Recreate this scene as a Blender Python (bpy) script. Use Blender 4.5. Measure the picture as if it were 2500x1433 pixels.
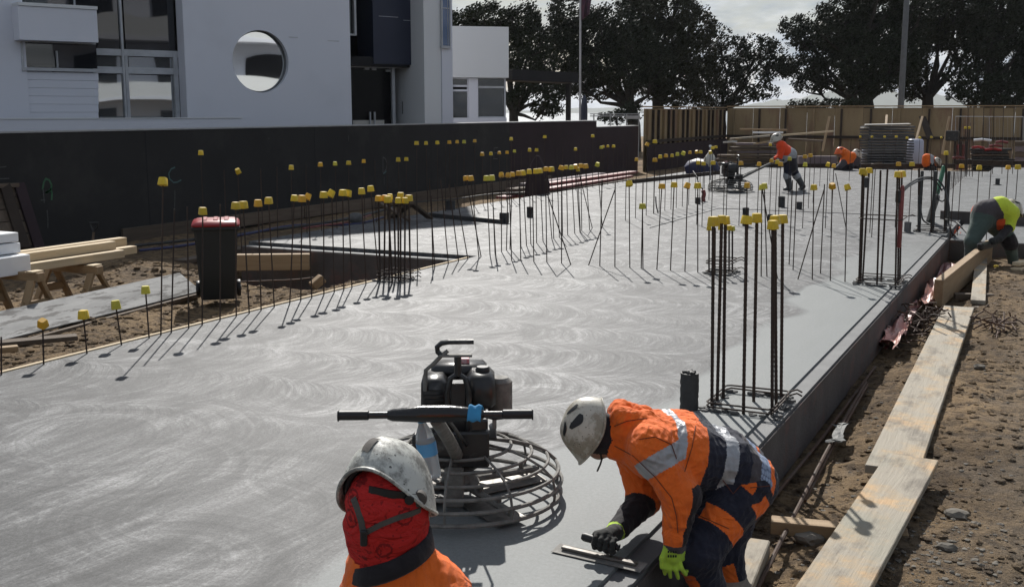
import bpy, bmesh, math, random
import numpy as np
from mathutils import Vector, Matrix, Euler, Quaternion
random.seed(7); np.random.seed(7)
for o in list(bpy.data.objects): bpy.data.objects.remove(o)
SC = bpy.context.scene
COL = SC.collection
R = math.radians
PI = math.pi

# ------------------------------------------------------------------ camera
FPX, EYE, YAW, PIT = 2700.0, 1.85, R(26.2), math.atan(444 / 2700.0)
cam_d = bpy.data.cameras.new('camera'); cam = bpy.data.objects.new('camera', cam_d); COL.objects.link(cam)
cam_d.sensor_width = 36; cam_d.lens = FPX * 36 / 2500
cam_d.clip_start = 0.05; cam_d.clip_end = 20000
cam.location = (0, 0, EYE); cam.rotation_euler = (PI / 2 - PIT, 0, YAW)
SC.camera = cam

# ------------------------------------------------------------------ sky and sun
SUN_EL, SUN_AZ = R(40), R(30.6)          # azimuth counted from +Y towards -X
W = bpy.data.worlds.new('World'); SC.world = W; W.use_nodes = True
wn = W.node_tree; wn.nodes.clear()

def nd(nt, typ, ins=None, **props):
    n = nt.nodes.new('ShaderNode' + typ)
    for k, v in props.items(): setattr(n, k, v)
    for k, v in (ins or {}).items():
        s = n.inputs[k]
        if isinstance(v, bpy.types.NodeSocket): nt.links.new(v, s)
        elif isinstance(v, bpy.types.Node): nt.links.new(v.outputs[0], s)
        else: s.default_value = v
    return n

def mth(nt, op, a, b=None, c=None, clamp=False):
    n = nt.nodes.new('ShaderNodeMath'); n.operation = op; n.use_clamp = clamp
    for i, v in enumerate((a, b, c)):
        if v is None: continue
        if isinstance(v, bpy.types.NodeSocket): nt.links.new(v, n.inputs[i])
        elif isinstance(v, bpy.types.Node): nt.links.new(v.outputs[0], n.inputs[i])
        else: n.inputs[i].default_value = v
    return n.outputs[0]

def mixc(nt, f, a, b, mode='MIX'):
    n = nt.nodes.new('ShaderNodeMix'); n.data_type = 'RGBA'; n.blend_type = mode
    for i, v in ((0, f), (6, a), (7, b)):
        if isinstance(v, bpy.types.NodeSocket): nt.links.new(v, n.inputs[i])
        elif i and len(v) == 3: n.inputs[i].default_value = (*v, 1)
        else: n.inputs[i].default_value = v
    return n.outputs[2]

def ramp(nt, fac, stops, interp='LINEAR'):
    n = nt.nodes.new('ShaderNodeValToRGB'); n.color_ramp.interpolation = interp
    e = n.color_ramp.elements
    while len(e) < len(stops): e.new(0.5)
    for el, (p, c) in zip(e, stops):
        el.position = p; el.color = (c, c, c, 1) if isinstance(c, (int, float)) else (*c, 1)
    nt.links.new(fac, n.inputs[0]); return n.outputs[0]

sky = nd(wn, 'TexSky', sky_type='NISHITA', sun_disc=False)
sky.sun_elevation = SUN_EL; sky.sun_rotation = -SUN_AZ
sky.altitude = 0; sky.air_density = 1.0; sky.dust_density = 1.2; sky.ozone_density = 1.0
tc = nd(wn, 'TexCoord')
mp = nd(wn, 'Mapping', {'Vector': tc.outputs['Generated'], 'Scale': (1, 1, 3.2)})
cn = nd(wn, 'TexNoise', {'Vector': mp.outputs[0], 'Scale': 6.5, 'Detail': 9, 'Roughness': 0.62, 'Distortion': 0.35})
cf = ramp(wn, cn.outputs['Fac'], [(0.42, 0.0), (0.58, 1.0)])
cn2 = nd(wn, 'TexNoise', {'Vector': mp.outputs[0], 'Scale': 15, 'Detail': 7, 'Roughness': 0.55})
ccol = ramp(wn, cn2.outputs['Fac'], [(0.42, (5.6, 6.8, 8.6)), (0.58, (14.0, 14.4, 14.8))])
skc = mixc(wn, mth(wn, 'MULTIPLY', cf, 0.88), mixc(wn, 0.22, sky.outputs[0], (5.0, 5.9, 7.4)), ccol)
bg = nd(wn, 'Background', {'Color': skc, 'Strength': 0.052})
nd(wn, 'OutputWorld', {'Surface': bg.outputs[0]})
sun_d = bpy.data.lights.new('sun', 'SUN'); sun = bpy.data.objects.new('sun', sun_d); COL.objects.link(sun)
sun_d.energy = 5.0; sun_d.angle = R(0.53); sun_d.color = (1.0, 0.965, 0.91)
sdir = Vector((-math.sin(SUN_AZ) * math.cos(SUN_EL), math.cos(SUN_AZ) * math.cos(SUN_EL), math.sin(SUN_EL)))
sun.rotation_euler = sdir.to_track_quat('Z', 'Y').to_euler(); sun.location = (0, 0, 30)
SC.render.engine = 'CYCLES'
vs = SC.view_settings; vs.view_transform = 'Standard'; vs.look = 'None'; vs.exposure = 0.17; vs.gamma = 1
vs.use_curve_mapping = False
SC.cycles.use_denoising = True
SC.cycles.max_bounces = 5; SC.cycles.diffuse_bounces = 2; SC.cycles.glossy_bounces = 2
SC.cycles.use_adaptive_sampling = True; SC.cycles.adaptive_threshold = 0.02
SC.cycles.transmission_bounces = 6; SC.cycles.transparent_max_bounces = 12
SC.cycles.caustics_reflective = False; SC.cycles.caustics_refractive = False

# ------------------------------------------------------------------ measuring the place from the photograph
def ray(px, py):
    x, y = px - 1250, 716.5 - py
    f = FPX * math.cos(PIT) + y * math.sin(PIT); u = -FPX * math.sin(PIT) + y * math.cos(PIT)
    c, s = math.cos(YAW), math.sin(YAW)
    return Vector((x * c - f * s, x * s + f * c, u))
def P(px, py, z=0.0):
    d = ray(px, py); t = (z - EYE) / d.z; return Vector((d.x * t, d.y * t, z))
def PX(px, py, X):
    d = ray(px, py); t = X / d.x; return Vector((X, d.y * t, EYE + d.z * t))
def PYY(px, py, Y):
    d = ray(px, py); t = Y / d.y; return Vector((d.x * t, Y, EYE + d.z * t))
VDIR = Vector((-math.sin(YAW), math.cos(YAW), 0)); VRIGHT = Vector((math.cos(YAW), math.sin(YAW), 0))
def V(px, py, D):           # a point at horizontal forward distance D
    d = ray(px, py); t = D / d.dot(VDIR); return Vector((d.x * t, d.y * t, EYE + d.z * t))
def fwd(p): return p.dot(VDIR)

# ------------------------------------------------------------------ materials
MATS = {}
def newmat(name):
    m = bpy.data.materials.new(name); m.use_nodes = True; nt = m.node_tree; nt.nodes.clear()
    bs = nd(nt, 'BsdfPrincipled'); nd(nt, 'OutputMaterial', {'Surface': bs.outputs[0]})
    MATS[name] = m
    return m, nt, bs
def bump(nt, bs, h, dist=0.01, strength=1.0):
    b = nd(nt, 'Bump', {'Height': h, 'Distance': dist, 'Strength': strength}); nt.links.new(b.outputs[0], bs.inputs['Normal'])
def surf(name, c1, c2=None, scale=6, rough=0.7, rv=0.12, bs_=60, bd=0.003, metal=0.0, stretch=(1, 1, 1), c3=None, s3=2.0, rnd=0.0, t3=(0.52, 0.66), spec=None, coat=0):
    m, nt, bs = newmat(name)
    t = nd(nt, 'TexCoord').outputs['Object']
    oi = nd(nt, 'ObjectInfo')
    v = nd(nt, 'VectorMath', {0: t, 1: nd(nt, 'VectorMath', {0: oi.outputs['Random'], 1: (37., 91., 53.)}, operation='MULTIPLY').outputs[0]}, operation='ADD').outputs[0]
    mp = nd(nt, 'Mapping', {'Vector': v, 'Scale': stretch}).outputs[0]
    n1 = nd(nt, 'TexNoise', {'Vector': mp, 'Scale': scale, 'Detail': 6, 'Roughness': 0.6}).outputs['Fac']
    c2 = c2 or tuple(x * 0.75 for x in c1)
    col = mixc(nt, ramp(nt, n1, [(0.3, 0.0), (0.7, 1.0)]), c1, c2)
    if c3:
        n3 = nd(nt, 'TexNoise', {'Vector': mp, 'Scale': s3, 'Detail': 8, 'Roughness': 0.65}).outputs['Fac']
        col = mixc(nt, ramp(nt, n3, [(t3[0], 0.0), (t3[1], 1.0)]), col, c3)
    if rnd:
        k = mth(nt, 'MULTIPLY_ADD', oi.outputs['Random'], rnd * 2, 1 - rnd)
        col = nd(nt, 'VectorMath', {0: col, 1: nd(nt, 'CombineXYZ', {0: k, 1: k, 2: k}).outputs[0]}, operation='MULTIPLY').outputs[0]
    nt.links.new(col, bs.inputs['Base Color'])
    nt.links.new(mth(nt, 'MULTIPLY_ADD', n1, rv * 2, rough - rv), bs.inputs['Roughness'])
    bs.inputs['Metallic'].default_value = metal
    if spec is not None: bs.inputs['Specular IOR Level'].default_value = spec
    if coat: bs.inputs['Coat Weight'].default_value = coat; bs.inputs['Coat Roughness'].default_value = 0.12
    if bd:
        n2 = nd(nt, 'TexNoise', {'Vector': mp, 'Scale': bs_, 'Detail': 5, 'Roughness': 0.6}).outputs['Fac']
        bump(nt, bs, n2, bd)
    return m

surf('wall_dark', (0.036, 0.035, 0.0345), (0.030, 0.029, 0.0288), 1.2, 0.9, 0.05, 90, 0.002, c3=(0.046, 0.044, 0.042), s3=0.9, spec=0.25)
surf('wall_purple', (0.044, 0.029, 0.033), (0.036, 0.025, 0.028), 1.2, 0.9, 0.05, 90, 0.002, spec=0.25)
surf('coping', (0.42, 0.42, 0.42), None, 5, 0.7)
surf('render_white', (0.69, 0.71, 0.775), (0.67, 0.69, 0.755), 0.6, 0.75, 0.05, 120, 0.001, c3=(0.64, 0.66, 0.72), s3=0.35, spec=0.3)
surf('render_grey', (0.70, 0.715, 0.725), (0.67, 0.685, 0.695), 0.5, 0.75, 0.05, 120, 0.001, spec=0.3)
surf('frame_alu', (0.50, 0.52, 0.55), None, 3, 0.45, 0.05, 30, 0)
surf('navy_panel', (0.030, 0.036, 0.065), (0.024, 0.030, 0.052), 0.8, 0.45, 0.05, 30, 0, spec=0.3)
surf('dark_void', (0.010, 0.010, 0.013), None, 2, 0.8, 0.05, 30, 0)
surf('black_steel', (0.017, 0.017, 0.019), (0.030, 0.028, 0.027), 12, 0.5, 0.1, 60, 0.001, rnd=0.15)
surf('timber', (0.36, 0.25, 0.14), (0.26, 0.17, 0.09), 3, 0.75, 0.08, 24, 0.003, stretch=(0.5, 7, 7), rnd=0.14)
surf('timber_pale', (0.62, 0.50, 0.33), (0.52, 0.40, 0.25), 3, 0.75, 0.08, 24, 0.002, stretch=(0.5, 7, 7), rnd=0.08)
surf('timber_old', (0.14, 0.105, 0.075), (0.085, 0.062, 0.045), 3, 0.85, 0.06, 24, 0.004, stretch=(0.5, 7, 7), rnd=0.25)
surf('timber_fence', (0.31, 0.23, 0.125), (0.24, 0.175, 0.098), 1.6, 0.8, 0.06, 30, 0.002, stretch=(1, 1, 0.35), c3=(0.22, 0.125, 0.08), s3=0.8, rnd=0.14)
surf('timber_stud', (0.045, 0.030, 0.020), (0.03, 0.02, 0.014), 3, 0.85, 0.06, 30, 0.002, rnd=0.15)
surf('rebar', (0.034, 0.023, 0.018), (0.055, 0.033, 0.022), 25, 0.72, 0.1, 140, 0.001, metal=0.15, rnd=0.2)
surf('rebar_rusty', (0.105, 0.052, 0.027), (0.055, 0.030, 0.020), 18, 0.8, 0.1, 140, 0.001, rnd=0.25, c3=(0.10, 0.08, 0.065), s3=5)
surf('cap_yellow', (0.66, 0.46, 0.018), (0.58, 0.39, 0.014), 20, 0.5, 0.06, 60, 0.0005, rnd=0.16, c3=(0.40, 0.32, 0.16), s3=18, t3=(0.60, 0.74))
surf('cap_yellow_shade', (0.66, 0.37, 0.018), (0.58, 0.30, 0.014), 20, 0.5, 0.06, 60, 0.0005, rnd=0.16, c3=(0.40, 0.28, 0.16), s3=18, t3=(0.60, 0.74))  # yellow caps seen on their shadow side, the orange shade put into the colour
surf('cap_lime', (0.58, 0.50, 0.04), (0.48, 0.42, 0.035), 20, 0.5, 0.06, 60, 0.0005, rnd=0.16)
surf('pipe_black', (0.022, 0.022, 0.023), (0.05, 0.05, 0.05), 30, 0.6, 0.12, 60, 0.002)
surf('pipe_grey', (0.10, 0.10, 0.105), (0.15, 0.15, 0.15), 12, 0.6, 0.1, 60, 0.001)
surf('bin_green', (0.007, 0.009, 0.009), (0.011, 0.013, 0.013), 8, 0.55, 0.06, 120, 0.0006)
surf('lid_red', (0.30, 0.016, 0.022), (0.24, 0.014, 0.018), 6, 0.38, 0.06, 120, 0.0005)
surf('decal_white', (0.55, 0.56, 0.56), None, 30, 0.6, 0.05, 60, 0)
surf('foam_white', (0.80, 0.81, 0.82), (0.76, 0.77, 0.78), 10, 0.75, 0.05, 200, 0.001)
surf('shutter_grey', (0.27, 0.27, 0.265), (0.17, 0.17, 0.168), 2.5, 0.75, 0.1, 30, 0.003, stretch=(0.5, 3, 3), c3=(0.045, 0.043, 0.042), s3=4.5, t3=(0.51, 0.58))
surf('chalk_green', (0.075, 0.20, 0.10), (0.05, 0.13, 0.07), 40, 0.9, 0.03, 30, 0)
surf('chalk_teal', (0.10, 0.19, 0.19), (0.065, 0.12, 0.12), 40, 0.9, 0.03, 30, 0)
surf('chalk_grey', (0.13, 0.13, 0.13), (0.05, 0.05, 0.05), 40, 0.9, 0.03, 30, 0)
surf('conduit_blue', (0.030, 0.036, 0.11), None, 6, 0.45, 0.05, 60, 0)
surf('poly_pink', (0.52, 0.27, 0.23), (0.42, 0.20, 0.17), 9, 0.42, 0.1, 14, 0.01, c3=(0.55, 0.36, 0.30), s3=4)
surf('poly_red', (0.24, 0.055, 0.05), (0.17, 0.04, 0.036), 9, 0.42, 0.1, 14, 0.01)
surf('plastic_orange', (0.75, 0.11, 0.03), (0.62, 0.08, 0.02), 12, 0.45, 0.05, 40, 0.001)
surf('plastic_red', (0.40, 0.022, 0.024), (0.28, 0.016, 0.018), 9, 0.4, 0.05, 40, 0.001)
surf('tank_white', (0.46, 0.47, 0.56), (0.42, 0.43, 0.52), 2, 0.5, 0.05, 40, 0.001)
surf('deck_grey', (0.085, 0.088, 0.092), (0.055, 0.057, 0.06), 4, 0.6, 0.1, 40, 0.001, rnd=0.25)
surf('sheet_pale', (0.55, 0.54, 0.50), (0.46, 0.45, 0.42), 4, 0.6, 0.1, 40, 0.001)
surf('block_pink', (0.22, 0.18, 0.185), (0.18, 0.145, 0.15), 5, 0.85, 0.05, 50, 0.003, rnd=0.12)
surf('tarp_blue', (0.018, 0.022, 0.075), (0.014, 0.016, 0.05), 8, 0.5, 0.08, 20, 0.008)
surf('bag_white', (0.62, 0.60, 0.52), (0.52, 0.50, 0.44), 8, 0.55, 0.08, 20, 0.008)
surf('concrete_plain', (0.135, 0.137, 0.138), (0.11, 0.112, 0.114), 4, 0.7, 0.1, 70, 0.002)
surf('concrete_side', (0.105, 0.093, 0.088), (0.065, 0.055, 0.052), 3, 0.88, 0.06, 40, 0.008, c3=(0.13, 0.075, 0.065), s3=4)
surf('concrete_lump', (0.13, 0.13, 0.13), (0.08, 0.078, 0.075), 20, 0.85, 0.06, 60, 0.004)
surf('steel_worn', (0.19, 0.175, 0.155), (0.11, 0.10, 0.09), 14, 0.5, 0.15, 50, 0.001, metal=0.5)
surf('steel_crusted', (0.24, 0.23, 0.21), (0.12, 0.115, 0.105), 22, 0.75, 0.1, 60, 0.002, metal=0.2)
surf('steel_bright', (0.55, 0.55, 0.55), (0.42, 0.42, 0.42), 12, 0.25, 0.08, 40, 0, metal=0.9)
surf('engine_black', (0.014, 0.014, 0.015), (0.024, 0.023, 0.022), 14, 0.32, 0.1, 80, 0.0006, c3=(0.10, 0.095, 0.088), s3=9, t3=(0.56, 0.70))
surf('grip_rubber', (0.011, 0.011, 0.012), None, 20, 0.5, 0.06, 100, 0.0005)
surf('tape_black', (0.013, 0.013, 0.014), None, 9, 0.24, 0.06, 30, 0.002)
surf('rag_blue', (0.04, 0.27, 0.52), (0.03, 0.20, 0.40), 14, 0.8, 0.05, 30, 0.004)
surf('label_blue', (0.05, 0.22, 0.46), (0.10, 0.34, 0.60), 8, 0.4, 0.05, 40, 0)
surf('sticker_red', (0.55, 0.05, 0.06), (0.62, 0.60, 0.60), 60, 0.4, 0.05, 60, 0)
surf('bark', (0.030, 0.026, 0.022), (0.018, 0.015, 0.013), 6, 0.9, 0.05, 20, 0.02)
surf('pole_grey', (0.13, 0.14, 0.15), None, 4, 0.5, 0.05, 30, 0, metal=0.3)
surf('pole_white', (0.42, 0.43, 0.45), None, 4, 0.5, 0.05, 30, 0)
surf('flag_cloth', (0.03, 0.025, 0.05), (0.10, 0.03, 0.05), 4, 0.8, 0.05, 30, 0.002)
surf('stone', (0.20, 0.18, 0.15), (0.12, 0.105, 0.085), 10, 0.9, 0.05, 40, 0.004, rnd=0.35)
surf('mesh_galv', (0.22, 0.22, 0.21), (0.10, 0.10, 0.095), 60, 0.7, 0.1, 90, 0.004)
surf('boot', (0.05, 0.032, 0.02), (0.03, 0.02, 0.014), 12, 0.7, 0.08, 60, 0.002)
surf('gumboot', (0.035, 0.038, 0.040), (0.075, 0.076, 0.075), 9, 0.55, 0.1, 60, 0.001)
surf('skin', (0.30, 0.155, 0.10), (0.26, 0.13, 0.085), 15, 0.55, 0.06, 90, 0.0006)

def cloth(name, c1, c2=None, fold=7, fd=0.012, weave=420, rough=0.85):
    m, nt, bs = newmat(name)
    t = nd(nt, 'TexCoord').outputs['Object']
    n0 = nd(nt, 'TexNoise', {'Vector': t, 'Scale': fold, 'Detail': 3, 'Roughness': 0.5, 'Distortion': 1.1}).outputs['Fac']
    n1 = nd(nt, 'TexNoise', {'Vector': t, 'Scale': weave, 'Detail': 2}).outputs['Fac']
    n2 = nd(nt, 'TexNoise', {'Vector': t, 'Scale': 16, 'Detail': 6, 'Roughness': 0.7}).outputs['Fac']
    col = mixc(nt, ramp(nt, n2, [(0.42, 0.0), (0.75, 1.0)]), c1, c2 or tuple(x * 0.72 for x in c1))
    nt.links.new(col, bs.inputs['Base Color']); bs.inputs['Roughness'].default_value = rough
    bs.inputs['Sheen Weight'].default_value = 0.12; bs.inputs['Specular IOR Level'].default_value = 0.25
    bump(nt, bs, mth(nt, 'ADD', mth(nt, 'MULTIPLY', n0, 1.0), mth(nt, 'MULTIPLY', n1, 0.05)), fd)
    return m
cloth('hi_vis_orange', (0.86, 0.165, 0.022), (0.72, 0.13, 0.02), 9, 0.035)
cloth('hi_vis_red', (0.80, 0.075, 0.018), (0.66, 0.06, 0.016), 6)
cloth('hi_vis_lime', (0.60, 0.72, 0.06), (0.50, 0.62, 0.06), 6)
cloth('navy', (0.016, 0.018, 0.032), (0.026, 0.027, 0.040), 7, 0.03)
cloth('black_cloth', (0.016, 0.014, 0.017), (0.028, 0.024, 0.028), 7)
cloth('grey_cloth', (0.075, 0.066, 0.072), (0.06, 0.052, 0.058), 7)
cloth('green_trouser', (0.070, 0.100, 0.088), (0.055, 0.080, 0.072), 8, 0.02)
cloth('glove_lime', (0.42, 0.62, 0.06), (0.34, 0.50, 0.06), 14, 0.006, 300)
cloth('glove_dark', (0.018, 0.019, 0.018), (0.03, 0.03, 0.028), 14, 0.006, 300)
m, nt, bs = newmat('reflective')
t = nd(nt, 'TexCoord').outputs['Object']
n = nd(nt, 'TexNoise', {'Vector': t, 'Scale': 22, 'Detail': 5}).outputs['Fac']
nt.links.new(mixc(nt, n, (0.42, 0.43, 0.45), (0.24, 0.245, 0.255)), bs.inputs['Base Color'])
bs.inputs['Roughness'].default_value = 0.42; bs.inputs['Metallic'].default_value = 0.25
bump(nt, bs, n, 0.01)
# red bandana with black printed rosettes
m, nt, bs = newmat('bandana_red')
t = nd(nt, 'TexCoord').outputs['Object']
vo = nd(nt, 'TexVoronoi', {'Vector': t, 'Scale': 13.0, 'Randomness': 0.7}); dd = vo.outputs['Distance']
fine = nd(nt, 'TexNoise', {'Vector': t, 'Scale': 120, 'Detail': 2}).outputs['Fac']
ring = mth(nt, 'LESS_THAN', mth(nt, 'ABSOLUTE', mth(nt, 'SUBTRACT', mth(nt, 'MULTIPLY_ADD', fine, 0.16, dd), 0.36)), 0.035)
dot = mth(nt, 'LESS_THAN', mth(nt, 'MULTIPLY_ADD', fine, 0.35, dd), 0.30)
spk = mth(nt, 'GREATER_THAN', nd(nt, 'TexNoise', {'Vector': t, 'Scale': 75, 'Detail': 1}).outputs['Fac'], 0.66)
pr = mth(nt, 'MAXIMUM', mth(nt, 'MAXIMUM', ring, dot), mth(nt, 'MULTIPLY', spk, 0.8))
nt.links.new(mixc(nt, mth(nt, 'MULTIPLY', pr, 0.62), (0.50, 0.024, 0.022), (0.05, 0.006, 0.008)), bs.inputs['Base Color'])
bs.inputs['Roughness'].default_value = 0.8; bs.inputs['Specular IOR Level'].default_value = 0.2
fo = nd(nt, 'TexNoise', {'Vector': nd(nt, 'Mapping', {'Vector': t, 'Scale': (1, 1, 2.2)}).outputs[0], 'Scale': 11, 'Detail': 3, 'Distortion': 1.2}).outputs['Fac']
bump(nt, bs, fo, 0.03)
# white helmet shells, scuffed and spattered
def helmet_mat(name, base, dirt, amount):
    m, nt, bs = newmat(name)
    t = nd(nt, 'TexCoord').outputs['Object']
    a = nd(nt, 'TexNoise', {'Vector': t, 'Scale': 26, 'Detail': 9, 'Roughness': 0.75}).outputs['Fac']
    b = nd(nt, 'TexNoise', {'Vector': t, 'Scale': 7, 'Detail': 5}).outputs['Fac']
    k = ramp(nt, mth(nt, 'MULTIPLY_ADD', b, 0.55, mth(nt, 'MULTIPLY', a, 0.6)), [(0.60 - amount, 0.0), (0.68 - amount * 0.6, 1.0)])
    s = nd(nt, 'TexVoronoi', {'Vector': t, 'Scale': 55}).outputs['Distance']
    sp = mth(nt, 'LESS_THAN', mth(nt, 'MULTIPLY_ADD', a, 0.75, s), 0.50)
    col = mixc(nt, mth(nt, 'MULTIPLY', k, 0.8), base, dirt)
    col = mixc(nt, mth(nt, 'MULTIPLY', sp, 0.85), col, tuple(x * 0.25 for x in dirt))
    nt.links.new(col, bs.inputs['Base Color'])
    nt.links.new(mth(nt, 'MULTIPLY_ADD', k, 0.3, 0.38), bs.inputs['Roughness'])
    bump(nt, bs, a, 0.002)
helmet_mat('helmet_spattered', (0.55, 0.55, 0.50), (0.075, 0.07, 0.062), 0.075)
helmet_mat('helmet_white', (0.52, 0.485, 0.41), (0.24, 0.20, 0.14), 0.04)
helmet_mat('helmet_orange', (0.80, 0.13, 0.02), (0.5, 0.10, 0.03), 0.0)
# plaid shirt
m, nt, bs = newmat('plaid')
t = nd(nt, 'SeparateXYZ', {0: nd(nt, 'TexCoord').outputs['Object']})
sx = mth(nt, 'GREATER_THAN', mth(nt, 'SINE', mth(nt, 'MULTIPLY', mth(nt, 'ADD', t.outputs[0], t.outputs[2]), 380.0)), 0.55)
sy = mth(nt, 'GREATER_THAN', mth(nt, 'SINE', mth(nt, 'MULTIPLY', mth(nt, 'SUBTRACT', t.outputs[1], t.outputs[2]), 380.0)), 0.55)
nt.links.new(mixc(nt, mth(nt, 'MULTIPLY_ADD', sx, 0.45, mth(nt, 'MULTIPLY', sy, 0.4)), (0.30, 0.36, 0.48), (0.045, 0.06, 0.12)), bs.inputs['Base Color'])
bs.inputs['Roughness'].default_value = 0.85
# glass
def glass(name, tint, rough=0.02, alpha=None):
    m, nt, bs = newmat(name)
    t = nd(nt, 'TexCoord').outputs['Object']
    bs.inputs['Base Color'].default_value = (*tint, 1); bs.inputs['Roughness'].default_value = rough
    bs.inputs['IOR'].default_value = 1.52; bs.inputs['Specular IOR Level'].default_value = 0.9
    bump(nt, bs, nd(nt, 'TexNoise', {'Vector': t, 'Scale': 0.55, 'Detail': 1}).outputs['Fac'], 0.012)
    return bs
glass('window_glass', (0.010, 0.012, 0.016))
g_ = glass('door_glass', (0.004, 0.004, 0.005)); g_.inputs['Specular IOR Level'].default_value = 0.12; g_.inputs['Roughness'].default_value = 0.15
g_ = glass('window_mirror', (0.80, 0.82, 0.81)); g_.inputs['Metallic'].default_value = 1.0
g_ = glass('window_tint', (0.40, 0.42, 0.43)); g_.inputs['Metallic'].default_value = 0.85
g_ = glass('window_blue', (0.055, 0.10, 0.22))
m, nt, bs = newmat('bottle_plastic')
bs.inputs['Base Color'].default_value = (0.88, 0.94, 0.97, 1); bs.inputs['Roughness'].default_value = 0.15
bs.inputs['Transmission Weight'].default_value = 0.7; bs.inputs['IOR'].default_value = 1.2
# leaves
def leafmat(name, c):
    m, nt, bs = newmat(name)
    oi = nd(nt, 'TexCoord').outputs['Object']
    n = nd(nt, 'TexNoise', {'Vector': oi, 'Scale': 1.3, 'Detail': 3}).outputs['Fac']
    nt.links.new(mixc(nt, n, c, tuple(x * 0.55 for x in c)), bs.inputs['Base Color'])
    bs.inputs['Roughness'].default_value = 0.6; bs.inputs['Specular IOR Level'].default_value = 0.15
leafmat('leaf_dark', (0.024, 0.032, 0.016)); leafmat('leaf_olive', (0.036, 0.040, 0.019))

# ------------------------------------------------------------------ the trowelled slab
def rows(nt, x, y, ang, Wd, Rr, warp, seed):
    c, s = math.cos(ang), math.sin(ang)
    sl = mth(nt, 'ADD', mth(nt, 'MULTIPLY', x, c), mth(nt, 'MULTIPLY', y, s))
    q = mth(nt, 'SUBTRACT', mth(nt, 'MULTIPLY', y, c), mth(nt, 'MULTIPLY', x, s))
    q = mth(nt, 'MULTIPLY_ADD', warp, 0.75, mth(nt, 'ADD', q, seed)); sl = mth(nt, 'MULTIPLY_ADD', warp, -0.3, sl)
    qw = mth(nt, 'DIVIDE', q, Wd); idx = mth(nt, 'FLOOR', qw)
    t = mth(nt, 'MULTIPLY', mth(nt, 'SUBTRACT', mth(nt, 'FRACT', qw), 0.5), Wd)
    arc = mth(nt, 'SQRT', mth(nt, 'MAXIMUM', mth(nt, 'SUBTRACT', Rr * Rr, mth(nt, 'MULTIPLY', t, t)), 0.0004))
    k = mth(nt, 'SUBTRACT', sl, arc)
    return k, idx, t

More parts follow.
